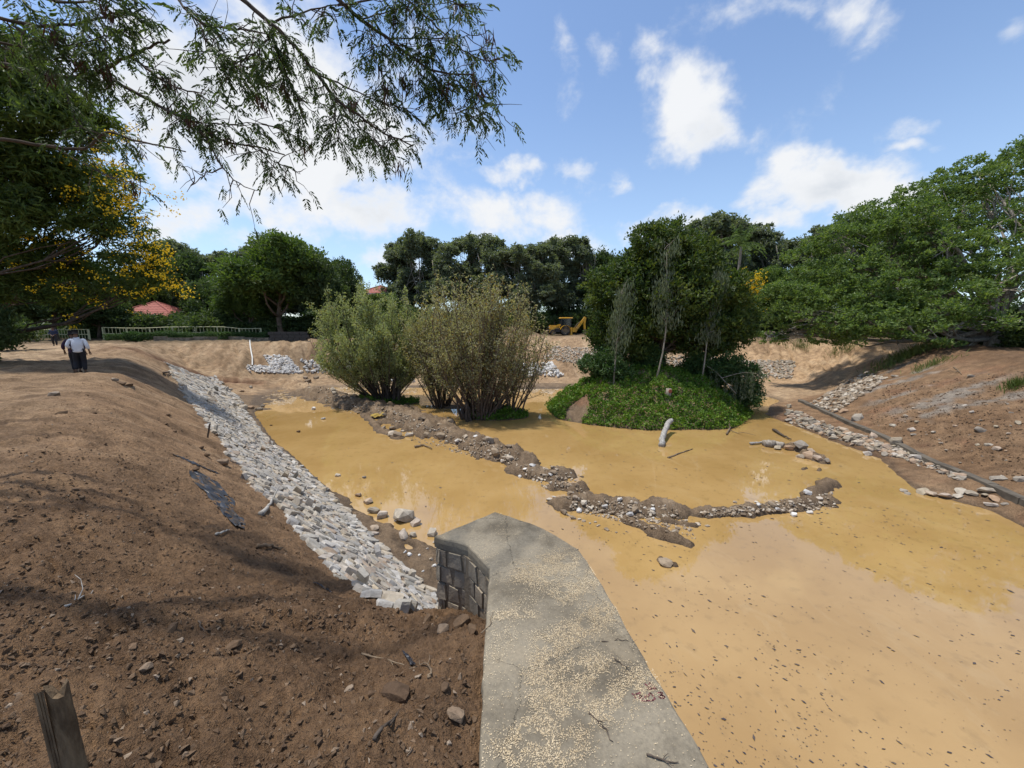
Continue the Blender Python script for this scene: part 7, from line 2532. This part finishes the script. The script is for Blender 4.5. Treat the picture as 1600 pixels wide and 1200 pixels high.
# ------------------------------------------------------------------ pale chips on the wall top, leaves afloat on the water
def chips():
    r = np.random.RandomState(190)
    n = 300000
    X, Y = r.uniform(-.8, 1.1, n), r.uniform(.9, 4.0, n)
    a = R(-33)
    U, Vv = X * math.cos(a) - Y * math.sin(a), X * math.sin(a) + Y * math.cos(a)
    # along-streak coordinate runs towards the upper right
    s1 = fbm((X * .8 - Y * .55) * 2.6 + 3, (X * .55 + Y * .8) * 1.1, 4)
    s2 = fbm(X * 9, Y * 9, 3)
    s3 = fbm(X * 3.2 + 9, Y * 3.2, 3)
    edge = sstep(.95 - .155 * (Y - 1.5) - X, .02, .30) * sstep(X + .17, 0.0, .06)
    den = sstep(s1 + .35 * s3 + .3 * s2, -.10, .42) * (.35 + .65 * edge) + .05
    den *= 1 - .85 * sstep(Y, 2.9, 3.7)
    piles = 0
    for (px0, py0, px1, py1, w) in [(960, 950, 860, 1010, .06), (1005, 1060, 930, 1115, .05), (925, 1045, 880, 1062, .07), (850, 1095, 880, 1110, .06), (940, 895, 880, 930, .06), (775, 962, 830, 958, .02), (850, 1005, 840, 1060, .05), (790, 1180, 850, 1130, .05), (900, 1150, 850, 1190, .05), (830, 900, 880, 880, .10)]:
        d, _ = dist_poly(X, Y, [tuple(at(px0, py0, WALL_TOP).xy), tuple(at(px1, py1, WALL_TOP).xy)])
        piles = np.maximum(piles, np.exp(-((d + .05 * s2 + .04 * s3) / (w * 1.5)) ** 2))
    den = np.maximum(den * .26, np.minimum(piles * 1.5, 1.0) * sstep(s2 + .25, -.1, .3))
    k = r.rand(n) < den * .85
    # inside the outline of the cap
    ins = np.zeros(n, bool)
    W = WALL
    j = len(W) - 1
    for i in range(len(W)):
        xi, yi = W[i]
        xj, yj = W[j]
        c = ((yi > Y) != (yj > Y)) & (X < (xj - xi) * (Y - yi) / (yj - yi + 1e-12) + xi)
        ins ^= c
        j = i
    k &= ins
    X, Y = X[k], Y[k]
    m = len(X)
    c = np.c_[X, Y, WALL_TOP + .0018 + r.rand(m) * .003]
    ax = np.c_[r.normal(0, 1, (m, 2)), r.normal(0, .25, m)]
    ax = unit(ax)
    side = unit(np.cross(ax, np.array([0, 0, 1.0])) + np.c_[np.zeros((m, 2)), r.normal(0, .25, m)])
    L = r.uniform(.004, .0095, m)[:, None]
    Wd = L * r.uniform(.35, .75, m)[:, None]
    V = np.stack([c - ax * L * .5, c + side * Wd * .5, c + ax * L * .5, c - side * Wd * .5], 1).reshape(-1, 3)
    o = link('wood_chips', mesh_np('wood_chips', V, np.arange(m * 4).reshape(m, 4), MATS['sawdust_chip']))
    tag(o, 'pale grain-like chips strewn over the concrete wall top', None, kind='stuff')


chips()


def flotsam():
    r = np.random.RandomState(200)
    p1 = np.c_[r.uniform(900, 1600, 1900), r.uniform(800, 1200, 1900)]
    p2 = np.c_[r.uniform(840, 1600, 1500), r.uniform(655, 860, 1500)]
    p3 = np.c_[r.uniform(400, 760, 260), r.uniform(620, 800, 260)]
    p4 = np.c_[r.uniform(1000, 1300, 450), r.uniform(1000, 1200, 450)]
    pts = np.concatenate([p1, p2, p3, p4])
    d = np.stack([pts[:, 0] - 800, F * CP - (pts[:, 1] - 600) * SP, -(F * SP + (pts[:, 1] - 600) * CP)], -1)
    tt = -CAM_H / d[:, 2]
    X, Y = d[:, 0] * tt, d[:, 1] * tt
    k = (hq(X, Y) < -.06) & (r.rand(len(X)) < .25 + 1.1 * np.clip(fbm(X * .55, Y * .55, 3) + .25, 0, 1)) & ~((X < 1.2) & (Y < 5) & (X < 1.0))
    # not under the wall
    X, Y = X[k], Y[k]
    m = len(X)
    dep = np.hypot(Y, CAM_H)
    L = (r.gamma(1.5, 1.0, m) + .6) * dep / F * 1.1
    L = np.minimum(L, .14)
    a = R(150) + r.normal(0, .45, m)
    ax = np.c_[np.cos(a), np.sin(a), np.zeros(m)]
    sd = np.c_[-np.sin(a), np.cos(a), np.zeros(m)]
    W_ = L * r.uniform(.2, .6, m)
    c = np.c_[X, Y, np.full(m, .006)]
    V = np.stack([c - ax * L[:, None] * .5, c - ax * L[:, None] * .1 + sd * W_[:, None] * .5, c + ax * L[:, None] * .5, c + ax * L[:, None] * r.uniform(-.1, .2, m)[:, None] - sd * W_[:, None] * .45], 1)
    V[:, :, 2] += r.rand(m, 4) * .006
    o = link('floating_leaves', mesh_np('floating_leaves', V.reshape(-1, 3), np.arange(m * 4).reshape(m, 4), MATS['floating_leaf']))
    tag(o, 'dark fallen leaves and bits floating on the muddy water', None, kind='stuff')


flotsam()
